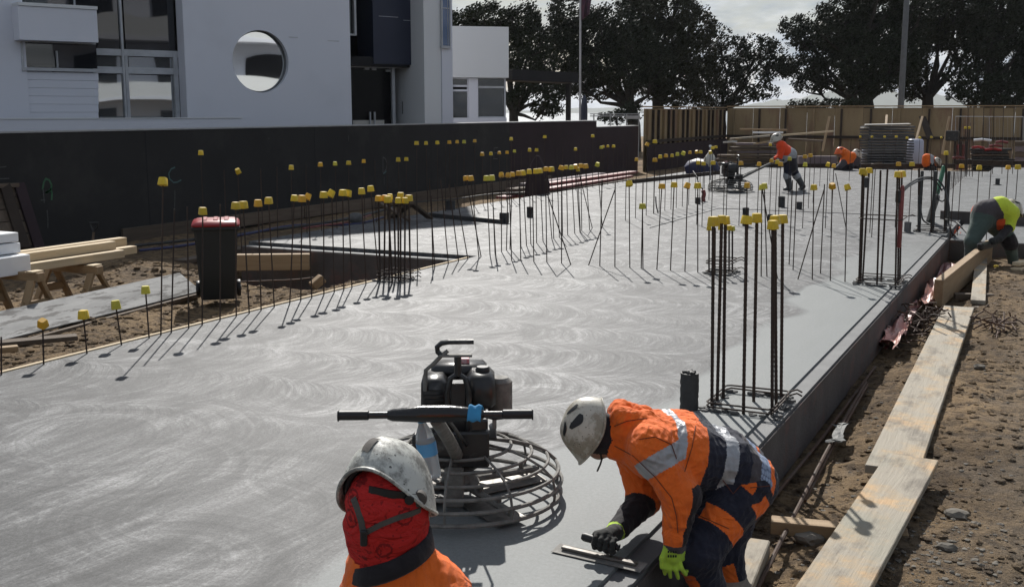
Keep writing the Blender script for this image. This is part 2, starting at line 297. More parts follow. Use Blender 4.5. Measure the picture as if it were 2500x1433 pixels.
def slab_material(name, yfar=True):
    m, nt, bs = newmat(name)
    co = nd(nt, 'TexCoord').outputs['Object']; sp = nd(nt, 'SeparateXYZ', {0: co}); x, y = sp.outputs[0], sp.outputs[1]
    warp = mth(nt, 'SUBTRACT', nd(nt, 'TexNoise', {'Vector': co, 'Scale': 0.33, 'Detail': 2, 'Roughness': 0.5}).outputs['Fac'], 0.5)
    warp2 = mth(nt, 'SUBTRACT', nd(nt, 'TexNoise', {'Vector': co, 'Scale': 0.7, 'Detail': 2, 'Roughness': 0.5}).outputs['Fac'], 0.5)
    def layer(ang, Wd, Rr, wp, seed):
        k, idx, t = rows(nt, x, y, ang, Wd, Rr, wp, seed)
        v = nd(nt, 'CombineXYZ', {0: mth(nt, 'MULTIPLY', k, 3.7), 1: mth(nt, 'MULTIPLY_ADD', idx, 7.31, mth(nt, 'MULTIPLY', t, 0.9)), 2: seed}).outputs[0]
        a = nd(nt, 'TexNoise', {'Vector': v, 'Scale': 1.0, 'Detail': 6, 'Roughness': 0.72}).outputs['Fac']
        v2 = nd(nt, 'CombineXYZ', {0: mth(nt, 'MULTIPLY', k, 21.0), 1: mth(nt, 'MULTIPLY_ADD', idx, 3.7, mth(nt, 'MULTIPLY', t, 2.6)), 2: seed}).outputs[0]
        b = nd(nt, 'TexNoise', {'Vector': v2, 'Scale': 1.0, 'Detail': 5, 'Roughness': 0.75}).outputs['Fac']
        e = mth(nt, 'POWER', mth(nt, 'MULTIPLY', mth(nt, 'ABSOLUTE', t), 2.0 / Wd), 7.0)
        return a, b, e
    a1, b1, e1 = layer(PI / 2 - 0.08, 1.02, 1.5, warp, 1.7)
    xw = mth(nt, 'MULTIPLY_ADD', warp, 0.9, mth(nt, 'MULTIPLY_ADD', warp2, 0.35, mth(nt, 'MULTIPLY_ADD', y, 0.08, x)))
    a1 = nd(nt, 'TexNoise', {'Vector': nd(nt, 'CombineXYZ', {0: mth(nt, 'MULTIPLY', xw, 3.4), 1: mth(nt, 'MULTIPLY', y, 0.55), 2: 2.0}).outputs[0], 'Scale': 1.0, 'Detail': 6, 'Roughness': 0.7}).outputs['Fac']
    b1 = nd(nt, 'TexNoise', {'Vector': nd(nt, 'CombineXYZ', {0: mth(nt, 'MULTIPLY', xw, 19.0), 1: mth(nt, 'MULTIPLY', y, 1.5), 2: 5.0}).outputs[0], 'Scale': 1.0, 'Detail': 4, 'Roughness': 0.7}).outputs['Fac']
    a2, b2, e2 = layer(0.10, 0.88, 0.48, warp2, 4.1)
    def rings(scale, f1, f2, off, wp):
        pv = nd(nt, 'VectorMath', {0: co, 1: nd(nt, 'CombineXYZ', {0: mth(nt, 'MULTIPLY_ADD', wp, 0.5, off), 1: mth(nt, 'MULTIPLY_ADD', wp, -0.4, off * 0.7), 2: 0.0}).outputs[0]}, operation='ADD').outputs[0]
        vo = nd(nt, 'TexVoronoi', {'Vector': pv, 'Scale': scale, 'Randomness': 0.95}, voronoi_dimensions='2D')
        d_ = mth(nt, 'DIVIDE', vo.outputs['Distance'], scale); rc = nd(nt, 'SeparateColor', {0: vo.outputs['Color']}).outputs[0]
        n_ = nd(nt, 'TexNoise', {'Vector': nd(nt, 'CombineXYZ', {0: mth(nt, 'MULTIPLY', d_, f1), 1: mth(nt, 'MULTIPLY', rc, 40.0), 2: mth(nt, 'MULTIPLY', x, 0.5)}).outputs[0], 'Scale': 1.0, 'Detail': 5, 'Roughness': 0.75}).outputs['Fac']
        win = ramp(nt, mth(nt, 'MULTIPLY', d_, scale), [(0.10, 0.0), (0.28, 1.0), (0.55, 1.0), (0.75, 0.0)])
        return mth(nt, 'MULTIPLY_ADD', mth(nt, 'SUBTRACT', n_, 0.5), win, 0.5)
    v1 = rings(0.95, 9.0, 0, 3.3, warp); v2 = rings(0.62, 13.0, 0, 11.7, warp2)
    msk = ramp(nt, mth(nt, 'ADD', mth(nt, 'MULTIPLY', mth(nt, 'ADD', y, mth(nt, 'MULTIPLY', x, 0.55)), 0.16), mth(nt, 'MULTIPLY', warp, 1.5)), [(0.15, 0.0), (0.55, 1.0)])
    pat = nd(nt, 'TexNoise', {'Vector': co, 'Scale': 0.55, 'Detail': 3, 'Roughness': 0.6}).outputs['Fac']
    pm_ = ramp(nt, pat, [(0.36, 0.5), (0.60, 1.25)])
    def mx(f, p, q): return mth(nt, 'ADD', mth(nt, 'MULTIPLY', p, mth(nt, 'SUBTRACT', 1.0, f)), mth(nt, 'MULTIPLY', q, f))
    A = mx(msk, a1, a2); B = mx(msk, b1, b2); E_ = mth(nt, 'MULTIPLY', mx(msk, e1, e2), ramp(nt, big_ := nd(nt, 'TexNoise', {'Vector': co, 'Scale': 2.3, 'Detail': 4, 'Roughness': 0.65}).outputs['Fac'], [(0.40, 0.0), (0.62, 1.0)]))
    dev = mth(nt, 'MULTIPLY', mth(nt, 'SUBTRACT', mth(nt, 'ADD', mth(nt, 'MULTIPLY', A, 0.62), mth(nt, 'MULTIPLY', B, mth(nt, 'MULTIPLY_ADD', msk, 0.30, 0.38))), mth(nt, 'MULTIPLY_ADD', msk, 0.15, 0.5)), pm_)
    dv = mth(nt, 'ADD', mth(nt, 'MULTIPLY', mth(nt, 'SUBTRACT', v1, 0.5), mth(nt, 'MULTIPLY_ADD', msk, -0.15, 0.46)), mth(nt, 'MULTIPLY', mth(nt, 'SUBTRACT', v2, 0.5), 0.40))
    big = nd(nt, 'TexNoise', {'Vector': co, 'Scale': 1.2, 'Detail': 6, 'Roughness': 0.62, 'Distortion': 0.8}).outputs['Fac']
    st = mth(nt, 'ADD', mth(nt, 'ADD', dev, dv), mth(nt, 'MULTIPLY_ADD', mth(nt, 'SUBTRACT', big, 0.5), mth(nt, 'MULTIPLY_ADD', msk, -0.16, 0.34), 0.5))
    st = mth(nt, 'MULTIPLY_ADD', E_, 0.11, st)
    S = ramp(nt, st, [(0.33, 0.0), (0.47, 0.26), (0.54, 0.50), (0.70, 1.0)])
    grain = nd(nt, 'TexNoise', {'Vector': co, 'Scale': 52, 'Detail': 5, 'Roughness': 0.85}).outputs['Fac']
    grain2 = nd(nt, 'TexNoise', {'Vector': co, 'Scale': 300, 'Detail': 2}).outputs['Fac']
    # hand finished margin along the building edge
    hb = mth(nt, 'ADD', mth(nt, 'ADD', x, 2.30), mth(nt, 'MULTIPLY', warp2, 0.9))
    hb = mth(nt, 'ADD', hb, mth(nt, 'MULTIPLY', mth(nt, 'MAXIMUM', mth(nt, 'SUBTRACT', 5.6, y), 0.0), 0.18))
    hand = mth(nt, 'MULTIPLY', ramp(nt, hb, [(0.0, 0.0), (0.10, 1.0)]), ramp(nt, mth(nt, 'MULTIPLY', y, 0.05), [(0.60, 1.0), (0.85, 0.35)]))
    smooth = nd(nt, 'TexNoise', {'Vector': nd(nt, 'Mapping', {'Vector': co, 'Rotation': (0, 0, 0.5), 'Scale': (4, 0.9, 1)}).outputs[0], 'Scale': 1.5, 'Detail': 5}).outputs['Fac']
    S2 = mth(nt, 'MULTIPLY_ADD', smooth, 0.35, 0.42)
    Sm = mx(hand, S, S2)
    col = ramp(nt, Sm, [(0.0, (0.060, 0.061, 0.063)), (0.45, (0.132, 0.134, 0.136)), (1.0, (0.315, 0.317, 0.318))])
    col = mixc(nt, mth(nt, 'MULTIPLY', hand, 0.7), col, (0.205, 0.222, 0.218))
    col = mixc(nt, mth(nt, 'MULTIPLY', ramp(nt, grain, [(0.35, 1.0), (0.62, 0.0)]), mth(nt, 'MULTIPLY_ADD', hand, -0.50, 0.80)), col, (0.036, 0.036, 0.037))
    nt.links.new(col, bs.inputs['Base Color'])
    nt.links.new(mth(nt, 'MULTIPLY_ADD', Sm, -0.10, 0.62), bs.inputs['Roughness'])
    bs.inputs['Specular IOR Level'].default_value = 0.22
    hgt = mth(nt, 'ADD', mth(nt, 'MULTIPLY', mth(nt, 'SUBTRACT', 1.0, mth(nt, 'MULTIPLY', hand, 0.85)), mth(nt, 'ADD', mth(nt, 'MULTIPLY', B, 0.6), A)), mth(nt, 'ADD', mth(nt, 'MULTIPLY', grain, 0.30), mth(nt, 'MULTIPLY', grain2, 0.12)))
    bump(nt, bs, hgt, 0.006)
    return m
slab_material('concrete_slab')

# dirt
m, nt, bs = newmat('dirt')
co = nd(nt, 'TexCoord').outputs['Object']
n1 = nd(nt, 'TexNoise', {'Vector': co, 'Scale': 0.8, 'Detail': 8, 'Roughness': 0.62}).outputs['Fac']
n2 = nd(nt, 'TexNoise', {'Vector': co, 'Scale': 9, 'Detail': 8, 'Roughness': 0.7}).outputs['Fac']
n3 = nd(nt, 'TexNoise', {'Vector': co, 'Scale': 55, 'Detail': 5, 'Roughness': 0.7}).outputs['Fac']
n4 = nd(nt, 'TexNoise', {'Vector': co, 'Scale': 2.4, 'Detail': 6, 'Roughness': 0.6, 'Distortion': 0.6}).outputs['Fac']
c = ramp(nt, n1, [(0.32, (0.17, 0.117, 0.068)), (0.5, (0.295, 0.205, 0.117)), (0.68, (0.41, 0.285, 0.163))])
c = mixc(nt, ramp(nt, n4, [(0.52, 0.0), (0.70, 0.6)]), c, (0.24, 0.188, 0.14))
c = mixc(nt, ramp(nt, n2, [(0.40, 0.8), (0.54, 0.0)]), c, (0.065, 0.046, 0.033))
c = mixc(nt, ramp(nt, n3, [(0.56, 0.0), (0.72, 0.6)]), c, (0.25, 0.20, 0.145))
sx_ = nd(nt, 'SeparateXYZ', {0: co}).outputs[0]
gx = ramp(nt, mth(nt, 'ADD', mth(nt, 'ADD', sx_, 0.62), mth(nt, 'MULTIPLY', n4, 0.5)), [(0.45, 0.0), (0.9, 0.45)])
c = mixc(nt, gx, c, mixc(nt, n3, (0.13, 0.11, 0.088), (0.31, 0.26, 0.20)))
nt.links.new(c, bs.inputs['Base Color']); bs.inputs['Roughness'].default_value = 0.93; bs.inputs['Specular IOR Level'].default_value = 0.2
bump(nt, bs, mth(nt, 'ADD', mth(nt, 'MULTIPLY', n2, 1.0), mth(nt, 'MULTIPLY', n3, 0.5)), 0.10)
# used scaffold planks with crusted concrete
m, nt, bs = newmat('plank_used')
co = nd(nt, 'TexCoord').outputs['Object']; oi = nd(nt, 'ObjectInfo').outputs['Random']
v = nd(nt, 'VectorMath', {0: co, 1: nd(nt, 'CombineXYZ', {0: mth(nt, 'MULTIPLY', oi, 31.0), 1: 0.0, 2: 0.0}).outputs[0]}, operation='ADD').outputs[0]
g1 = nd(nt, 'TexNoise', {'Vector': nd(nt, 'Mapping', {'Vector': v, 'Scale': (1.0, 16, 6)}).outputs[0], 'Scale': 3, 'Detail': 6, 'Roughness': 0.65}).outputs['Fac']
g2 = nd(nt, 'TexNoise', {'Vector': v, 'Scale': 2.6, 'Detail': 9, 'Roughness': 0.68}).outputs['Fac']
g3 = nd(nt, 'TexNoise', {'Vector': nd(nt, 'Mapping', {'Vector': v, 'Scale': (2.2, 1.6, 3)}).outputs[0], 'Scale': 7, 'Detail': 5, 'Roughness': 0.7}).outputs['Fac']
g4 = nd(nt, 'TexNoise', {'Vector': v, 'Scale': 1.1, 'Detail': 4}).outputs['Fac']
c = mixc(nt, g1, (0.50, 0.38, 0.235), (0.30, 0.205, 0.11))
c = mixc(nt, ramp(nt, g2, [(0.38, 0.0), (0.52, 0.92)]), c, mixc(nt, g1, (0.38, 0.345, 0.28), (0.24, 0.212, 0.17)))
c = mixc(nt, ramp(nt, g4, [(0.55, 0.0), (0.70, 0.55)]), c, (0.22, 0.23, 0.18))
c = mixc(nt, ramp(nt, g3, [(0.66, 0.0), (0.72, 0.8)]), c, (0.07, 0.055, 0.042))
c = mixc(nt, ramp(nt, g2, [(0.34, 0.85), (0.44, 0.0)]), c, (0.52, 0.33, 0.17))
g5 = nd(nt, 'TexNoise', {'Vector': nd(nt, 'Mapping', {'Vector': v, 'Scale': (0.8, 2.0, 2)}).outputs[0], 'Scale': 3.1, 'Detail': 8, 'Roughness': 0.7}).outputs['Fac']
c = mixc(nt, ramp(nt, g5, [(0.50, 0.0), (0.64, 0.72)]), c, (0.135, 0.115, 0.09))
nt.links.new(c, bs.inputs['Base Color']); bs.inputs['Roughness'].default_value = 0.8
bump(nt, bs, mth(nt, 'ADD', g1, mth(nt, 'MULTIPLY', g2, 0.8)), 0.006)
surf('grass_far', (0.045, 0.055, 0.025), (0.07, 0.07, 0.04), 0.4, 0.9, 0.05, 8, 0.03)
m, nt, bs = newmat('sea_water')
bs.inputs['Base Color'].default_value = (0.05, 0.075, 0.085, 1); bs.inputs['Roughness'].default_value = 0.28
co = nd(nt, 'TexCoord').outputs['Object']
bump(nt, bs, nd(nt, 'TexNoise', {'Vector': co, 'Scale': 0.12, 'Detail': 4}).outputs['Fac'], 2.2)
surf('hill_green', (0.05, 0.065, 0.045), (0.07, 0.075, 0.05), 0.004, 0.9, 0.05, 0.02, 0)

# ------------------------------------------------------------------ mesh helpers
class MB:
    def __init__(s): s.v, s.f, s.m = [], [], []
    def add(s, vs, fs, mi=0):
        b = len(s.v); s.v += [tuple(p) for p in vs]; s.f += [tuple(i + b for i in f) for f in fs]; s.m += [mi] * len(fs); return s
    def box(s, c, d, rot=None, mi=0, ch=0.0, taper=1.0):
        hx, hy, hz = d[0] / 2, d[1] / 2, d[2] / 2; c = Vector(c)
        if ch <= 0:
            vs = [Vector((x * hx * (taper if z > 0 else 1), y * hy * (taper if z > 0 else 1), z * hz)) for z in (-1, 1) for x, y in ((-1, -1), (1, -1), (1, 1), (-1, 1))]
            fs = [(3, 2, 1, 0), (4, 5, 6, 7), (0, 1, 5, 4), (1, 2, 6, 5), (2, 3, 7, 6), (3, 0, 4, 7)]
        else:
            vs, ids = [], {}
            for ax in range(3):
                for sx in (-1, 1):
                    for sy in (-1, 1):
                        for sz in (-1, 1):
                            k = (sx, sy, sz); h = [hx - ch, hy - ch, hz - ch]; h[ax] += ch
                            t = taper if sz > 0 else 1
                            ids[(ax,) + k] = len(vs); vs.append(Vector((sx * h[0] * t, sy * h[1] * t, sz * h[2])))
            fs = []
            for ax in range(3):
                o = [a for a in range(3) if a != ax]
                for sg in (-1, 1):
                    q = []
                    for a, b in ((-1, -1), (1, -1), (1, 1), (-1, 1)):
                        k = [0, 0, 0]; k[ax] = sg; k[o[0]] = a; k[o[1]] = b; q.append(ids[(ax,) + tuple(k)])
                    fs.append(q)
            for ax in range(3):
                o = [a for a in range(3) if a != ax]
                for a in (-1, 1):
                    for b in (-1, 1):
                        q = []
                        for sg, axx in ((-1, o[0]), (1, o[0]), (1, o[1]), (-1, o[1])):
                            k = [0, 0, 0]; k[ax] = sg; k[o[0]] = a; k[o[1]] = b; q.append(ids[(axx,) + tuple(k)])
                        fs.append(q)
            for k in [(a, b, cc) for a in (-1, 1) for b in (-1, 1) for cc in (-1, 1)]: fs.append([ids[(ax,) + k] for ax in range(3)])
        if rot is not None: vs = [rot @ p for p in vs]
        return s.add([p + c for p in vs], fs, mi)
    def tube(s, pts, r, n=8, mi=0, cap=True, closed=False, up=None):
        pts = [Vector(p) for p in pts]; rr = r if isinstance(r, (list, tuple)) else [r] * len(pts)
        rings = []; prev = None
        for i, p in enumerate(pts):
            if closed: t = (pts[(i + 1) % len(pts)] - pts[i - 1])
            else: t = pts[min(i + 1, len(pts) - 1)] - pts[max(i - 1, 0)]
            t.normalize()
            if prev is None:
                a = Vector((0, 0, 1)) if abs(t.z) < 0.9 else Vector((1, 0, 0))
                u = t.cross(a).normalized()
            else: u = (prev - t * prev.dot(t)).normalized()
            prev = u; w = t.cross(u)
            rings.append([p + (u * math.cos(2 * PI * k / n) + w * math.sin(2 * PI * k / n)) * rr[i] for k in range(n)])
        return s.loft(rings, mi, cap and not closed, closed)
    def loft(s, rings, mi=0, cap=True, closed=False):
        n = len(rings[0]); vs = [p for r_ in rings for p in r_]; fs = []; L = len(rings)
        for i in range(L if closed else L - 1):
            j = (i + 1) % L
            for k in range(n): fs.append((i * n + k, i * n + (k + 1) % n, j * n + (k + 1) % n, j * n + k))
        if cap: fs += [tuple(range(n - 1, -1, -1)), tuple((L - 1) * n + k for k in range(n))]
        return s.add(vs, fs, mi)
    def lathe(s, prof, n=24, c=(0, 0, 0), mi=0, rot=None, cap=True):
        rings = []
        for r_, z in prof:
            ring = [Vector((r_ * math.cos(2 * PI * k / n), r_ * math.sin(2 * PI * k / n), z)) for k in range(n)]
            rings.append([(rot @ p if rot is not None else p) + Vector(c) for p in ring])
        return s.loft(rings, mi, cap)
    def sphere(s, c, r, n=16, mi=0, rot=None):
        rx, ry, rz = r if isinstance(r, (tuple, list)) else (r, r, r); rings = []; h = n // 2
        for i in range(1, h):
            a = PI * i / h - PI / 2
            ring = [Vector((rx * math.cos(a) * math.cos(2 * PI * k / n), ry * math.cos(a) * math.sin(2 * PI * k / n), rz * math.sin(a))) for k in range(n)]
            rings.append([(rot @ p if rot is not None else p) + Vector(c) for p in ring])
        return s.loft(rings, mi)
    def prism(s, poly, z0, z1, mi=0):
        n = len(poly); vs = [Vector((x, y, z0)) for x, y in poly] + [Vector((x, y, z1)) for x, y in poly]
        fs = [tuple(range(n - 1, -1, -1)), tuple(range(n, 2 * n))] + [(i, (i + 1) % n, n + (i + 1) % n, n + i) for i in range(n)]
        return s.add(vs, fs, mi)
    def build(s, name, mats, parent=None, loc=None, rot=None, smooth=False, angle=38):
        me = bpy.data.meshes.new(name); me.from_pydata([tuple(p) for p in s.v], [], s.f); me.update()
        if not isinstance(mats, (list, tuple)): mats = [mats]
        for mm in mats: me.materials.append(MATS[mm])
        if len(mats) > 1: me.polygons.foreach_set('material_index', s.m)
        bm = bmesh.new(); bm.from_mesh(me); bmesh.ops.recalc_face_normals(bm, faces=bm.faces); bm.to_mesh(me); bm.free()
        if smooth:
            me.polygons.foreach_set('use_smooth', [True] * len(me.polygons)); me.set_sharp_from_angle(angle=R(angle))
        return put(name, me, parent, loc, rot)
def put(name, me, parent=None, loc=None, rot=None):
    o = bpy.data.objects.new(name, me); COL.objects.link(o)
    if parent is not None: o.parent = parent
    if loc is not None: o.location = loc
    if rot is not None: o.rotation_euler = rot
    return o
def empty(name, loc=(0, 0, 0), rz=0.0):
    o = bpy.data.objects.new(name, None); COL.objects.link(o); o.location = loc; o.rotation_euler = (0, 0, rz); o.empty_display_size = 0.1
    return o
def tag(o, label, cat, group=None):
    o['label'] = label; o['category'] = cat
    if group: o['group'] = group
    return o
def kind(o, k, label=None):
    o['kind'] = k
    if label: o['label'] = label
    return o
def copy_tree(o, parent=None):
    c_ = o.copy(); COL.objects.link(c_)
    if parent is not None: c_.parent = parent
    for ch_ in o.children: copy_tree(ch_, c_)
    return c_
def beam(name, mat, a, b, w, h, parent=None, label=None, cat=None, group=None, ch=0.004, roll=0.0):
    """a sawn length of timber or plate from a to b (centre line); its length runs along local X"""
    a, b = Vector(a), Vector(b); d = b - a; L = d.length
    q = d.to_track_quat('X', 'Z')
    o = MB().box((0, 0, 0), (L, w, h), ch=ch).build(name, mat, parent, (a + b) / 2)
    o.rotation_mode = 'QUATERNION'; o.rotation_quaternion = q @ Quaternion((1, 0, 0), roll)
    if label: tag(o, label, cat, group)
    return o
ORD = ['first', 'second', 'third', 'fourth', 'fifth', 'sixth', 'seventh', 'eighth', 'ninth', 'tenth', 'eleventh', 'twelfth', 'thirteenth', 'fourteenth', 'fifteenth', 'sixteenth', 'seventeenth', 'eighteenth', 'nineteenth', 'twentieth']
def ordn(i):
    if i < 20: return ORD[i]
    t_ = {2: 'twenty', 3: 'thirty', 4: 'forty', 5: 'fifty', 6: 'sixty'}[(i + 1) // 10]
    return t_ + '-' + ORD[(i + 1) % 10 - 1] if (i + 1) % 10 else {'twenty': 'twentieth', 'thirty': 'thirtieth', 'forty': 'fortieth', 'fifty': 'fiftieth', 'sixty': 'sixtieth'}[t_]

# ================================================================== THE SETTING
# ---- one sheet of ground, with the trench and the dirt heaped round the slab
def nz(x, y, s=1.0, o=0.0):
    return (math.sin(1.7 * s * x + 1.3 * s * y + o) + math.sin(-1.1 * s * x + 2.3 * s * y + 2 * o + 1) + math.sin(3.1 * s * x + 0.7 * s * y + 3 * o) * 0.6) / 2.6
def sst(a, b, x):
    t_ = min(1, max(0, (x - a) / (b - a))); return t_ * t_ * (3 - 2 * t_)
def ground_z(x, y):
    z = -0.36
    if x < -6.5 and y < 14:                                  # the dirt on the left of the slab
        z = -0.33 + 0.05 * nz(x, y, 1.1) + 0.022 * nz(x, y, 4.3, 2) + 0.010 * nz(x, y, 11, 5)
        z += (0.22 - 0.02 * nz(x, y, 2)) * sst(-8.3, -6.9, x)
        z += 0.20 * math.exp(-((x + 10.6) ** 2 / 1.2 + (y - 11.0) ** 2 / 0.8))
        t_ = sst(10.9, 11.5, y) * sst(-10.7, -10.2, x)
        z = z * (1 - t_) + (-0.95) * t_
    elif x > -1.5 and y < 18.2 and x < 9:
        z = -0.40 + 0.14 * sst(-1.35, -0.5, x) + 0.025 * nz(x, y, 1.3, 1) + 0.014 * nz(x, y, 5.1, 3) + 0.007 * nz(x, y, 13, 4) + 0.004 * nz(x, y, 31, 2)
    elif x < -10.2 and y < 40:
        z = -0.34 + 0.05 * nz(x, y, 0.9)
    if -6.6 < x < -1.45 and 0 < y < 40: z = -0.6
    if y > 96 or x < -125: z = -6.0
    return z
def axis(segs):
    out = [segs[0][0]]
    for a, b, d in segs:
        n_ = max(1, round((b - a) / d)); out += [a + (b - a) * (i + 1) / n_ for i in range(n_)]
    return out
gx_ = axis([(-130, -126, 4), (-126, -14, 16), (-14, -10.8, 0.16), (-10.8, -6.6, 0.07), (-6.6, -1.5, 1.02), (-1.5, 1.2, 0.04), (1.2, 9, 0.4), (9, 90, 20)])
gy_ = axis([(-60, 1.5, 8), (1.5, 4, 0.2), (4, 8, 0.045), (8, 13, 0.07), (13, 18.5, 0.14), (18.5, 42, 1.2), (42, 95, 8), (95, 99, 2)])
nx_, ny_ = len(gx_), len(gy_)
gv = [(x, y, ground_z(x, y)) for y in gy_ for x in gx_]
gf = [(j * nx_ + i, j * nx_ + i + 1, (j + 1) * nx_ + i + 1, (j + 1) * nx_ + i) for j in range(ny_ - 1) for i in range(nx_ - 1)]
g = MB().add(gv, gf).build('ground', 'dirt', smooth=True, angle=80); kind(g, 'structure')
o = MB().add([(-6000, 90, -3), (6000, 90, -3), (6000, 9000, -3), (-6000, 9000, -3), (-6000, -3000, -3), (-110, -3000, -3), (-110, 90, -3)], [(0, 1, 2, 3), (4, 5, 6, 0)]).build('sea', 'sea_water'); kind(o, 'structure')

def ridge(name, pts, D, depth):
    mb = MB(); L = len(pts); vs = []
    for px, py in pts:
        t_ = V(px, py, D); b = V(px, 272, D); n_ = VDIR
        vs += [Vector((b.x, b.y, -4)), t_ + n_ * depth * 0.35, Vector((b.x, b.y, -4)) + n_ * depth]
    fs = []
    for i in range(L - 1):
        for k in range(2): fs.append((i * 3 + k, i * 3 + 3 + k, i * 3 + 4 + k, i * 3 + 1 + k))
    o = mb.add(vs, fs).build(name, 'hill_green', smooth=True); kind(o, 'structure'); return o
hp = [(1640 + 16 * i, 272 - 58 * math.exp(-((1640 + 16 * i - 2250) / 330.0) ** 2) - 6 * math.sin(i * 0.7) * math.exp(-((i - 38) / 20.0) ** 2) - 3 * math.sin(i * 1.9)) for i in range(80)]
ridge('hills', hp, 2600, 900)
ridge('headland', [(1000 + 14 * i, 266.5 - 3.5 * math.sin(i * 0.23) - 1.2 * math.sin(i * 0.9)) for i in range(48)], 3200, 500)

# ---- the slab
XE, XO, XL, XLL, YW, YB = -1.52, -1.415, -6.69, -10.43, 12.42, 37.5
slab_poly = [(XL, -2.5), (XE, -2.5), (XE, 17.75), (-1.46, 17.75), (-1.46, 20.6), (7, 20.6), (7, YB), (XLL, YB), (XLL, YW + 0.16), (XL, YW + 0.16)]
o = MB().prism(slab_poly, -0.30, 0.0).build('slab', ['concrete_slab']); kind(o, 'structure'); SLAB = o
mb = MB()
mb.box((-1.4675, 7.6, -0.202), (0.105, 20.2, 0.37))
o = mb.build('slab_rebate', 'concrete_plain', SLAB)
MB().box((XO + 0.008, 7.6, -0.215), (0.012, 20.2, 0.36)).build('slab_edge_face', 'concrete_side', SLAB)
MB().box(((XLL + XL) / 2, YW + 0.08, -0.22), (XL - XLL, 0.16, 0.34)).build('slab_rebate', 'concrete_plain', SLAB)
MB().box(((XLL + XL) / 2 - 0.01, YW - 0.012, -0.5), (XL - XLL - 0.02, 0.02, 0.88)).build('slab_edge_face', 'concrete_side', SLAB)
o = MB().box((2.80, 19.2, -0.18), (8.40, 2.78, 0.24)).build('slab_lower', 'concrete_slab'); kind(o, 'structure')
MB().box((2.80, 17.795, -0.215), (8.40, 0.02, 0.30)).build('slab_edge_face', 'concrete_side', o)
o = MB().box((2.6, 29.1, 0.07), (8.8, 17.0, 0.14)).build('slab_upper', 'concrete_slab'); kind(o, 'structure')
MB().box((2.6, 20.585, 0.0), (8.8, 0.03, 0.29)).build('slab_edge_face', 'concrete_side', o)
# a shallow level change in the far pour
o = MB().box((-3.7, 20.9, 0.0), (4.3, 0.012, 0.020)).build('slab_joint', 'concrete_plain', SLAB)
o = MB().box((-5.84, 18.9, 0.0), (0.012, 4.0, 0.020)).build('slab_joint', 'concrete_plain', SLAB)
for k, (a, b) in enumerate((((-6.712, -2.5), (-6.712, 4.9)), ((-6.714, 4.92), (-6.712, 9.6)), ((-6.712, 9.62), (-6.706, 12.35)))):
    beam('form_board', 'timber_pale', (*a, -0.125), (*b, -0.12), 0.036, 0.27, None, ['edge form board at the near left end of the slab edge', 'edge form board beside the bin on the left slab edge', 'edge form board running to the dark trench corner'][k], 'form board', 'form boards')
# slurry splashed along the form board
mb = MB()
for i in range(170):
    y = random.uniform(4, 12.3); r_ = random.uniform(0.01, 0.035)
    mb.sphere((-6.73 - random.uniform(0, .05), y, -0.03 - random.uniform(0, 0.05)), (r_, r_ * 1.8, r_ * 0.5), 6)
kind(mb.build('slurry_splashes', 'concrete_lump', smooth=True), 'stuff', 'grey cement slurry splashed along the left form board')

# ---- dark boundary wall
wall = empty('boundary_wall', (-14.15, 15, -0.4))
tag(wall, 'long dark rendered boundary wall with chalk letters along the left side', 'wall')
def wb(name, y0, y1, z0, z1, mat, x0=-14.30, x1=-14.0):
    return MB().box(((x0 + x1) / 2 + 14.15, (y0 + y1) / 2 - 15, (z0 + z1) / 2 + 0.4), (x1 - x0, y1 - y0, z1 - z0)).build(name, mat, wall)
wb('wall_panel', -8, 28.3, -0.9, 1.53, 'wall_dark'); wb('wall_panel', 28.3, 34.88, -0.9, 1.525, 'wall_purple', x1=-14.005)
wb('wall_panel', 34.88, 39.0, -0.9, 1.315, 'wall_purple')
for yj in (4.6, 9.4, 14.3, 19.1, 23.9):
    wb('panel_joint', yj, yj + 0.018, -0.4, 1.525, 'dark_void', x0=-14.0, x1=-13.997)
wb('coping', -8, 34.88, 1.531, 1.556, 'coping', -14.31, -13.985); wb('coping', 34.89, 39.0, 1.316, 1.345, 'coping', -14.31, -13.985)
def chalk(strokes, mat, w=0.016):
    mb = MB()
    for st in strokes:
        pts = [PX(px, py, -13.996) - Vector((-14.15, 15, -0.4)) for px, py in st]
        for a, b in zip(pts, pts[1:]):
            d = (b - a).normalized(); n_ = Vector((0, -d.z, d.y)) * w
            mb.add([a - n_ - d * w * .5, a + n_ - d * w * .5, b + n_ + d * w * .5, b - n_ + d * w * .5], [(0, 1, 2, 3)])
    mb.build('chalk_mark', mat, wall)
chalk([[(104, 462), (107, 445), (112, 437), (120, 440), (126, 452), (124, 464), (112, 472)], [(112, 472), (124, 462), (127, 472), (126, 488)]], 'chalk_green')
chalk([[(105, 460), (107, 480), (108, 495)], [(100, 489), (110, 489)], [(115, 514), (117, 534), (117, 556)]], 'chalk_grey', 0.010)
chalk([[(427, 409), (418, 413), (412, 424), (414, 437), (424, 446), (433, 445), (442, 440)]], 'chalk_teal', 0.013)
chalk([[(427, 466), (427, 492), (426, 512)]], 'chalk_grey', 0.009)
chalk([[(935, 384), (935, 402), (935, 421)], [(935, 384), (941, 388), (945, 400), (943, 413), (936, 423)]], 'chalk_grey', 0.012)
chalk([[(936, 424), (940, 422), (943, 418)]], 'chalk_teal', 0.012)
chalk([[(938, 432), (938, 452)], [(851, 331), (851, 344)], [(655, 338), (658, 339)]], 'chalk_grey', 0.007)
chalk([[(1206, 362), (1206, 388)], [(1206, 362), (1216, 361)], [(1206, 374), (1214, 374)], [(1204, 388), (1215, 388)]], 'chalk_grey', 0.010)
chalk([[(0, 409), (15, 407)], [(0, 437), (22, 436)]], 'chalk_grey', 0.007)
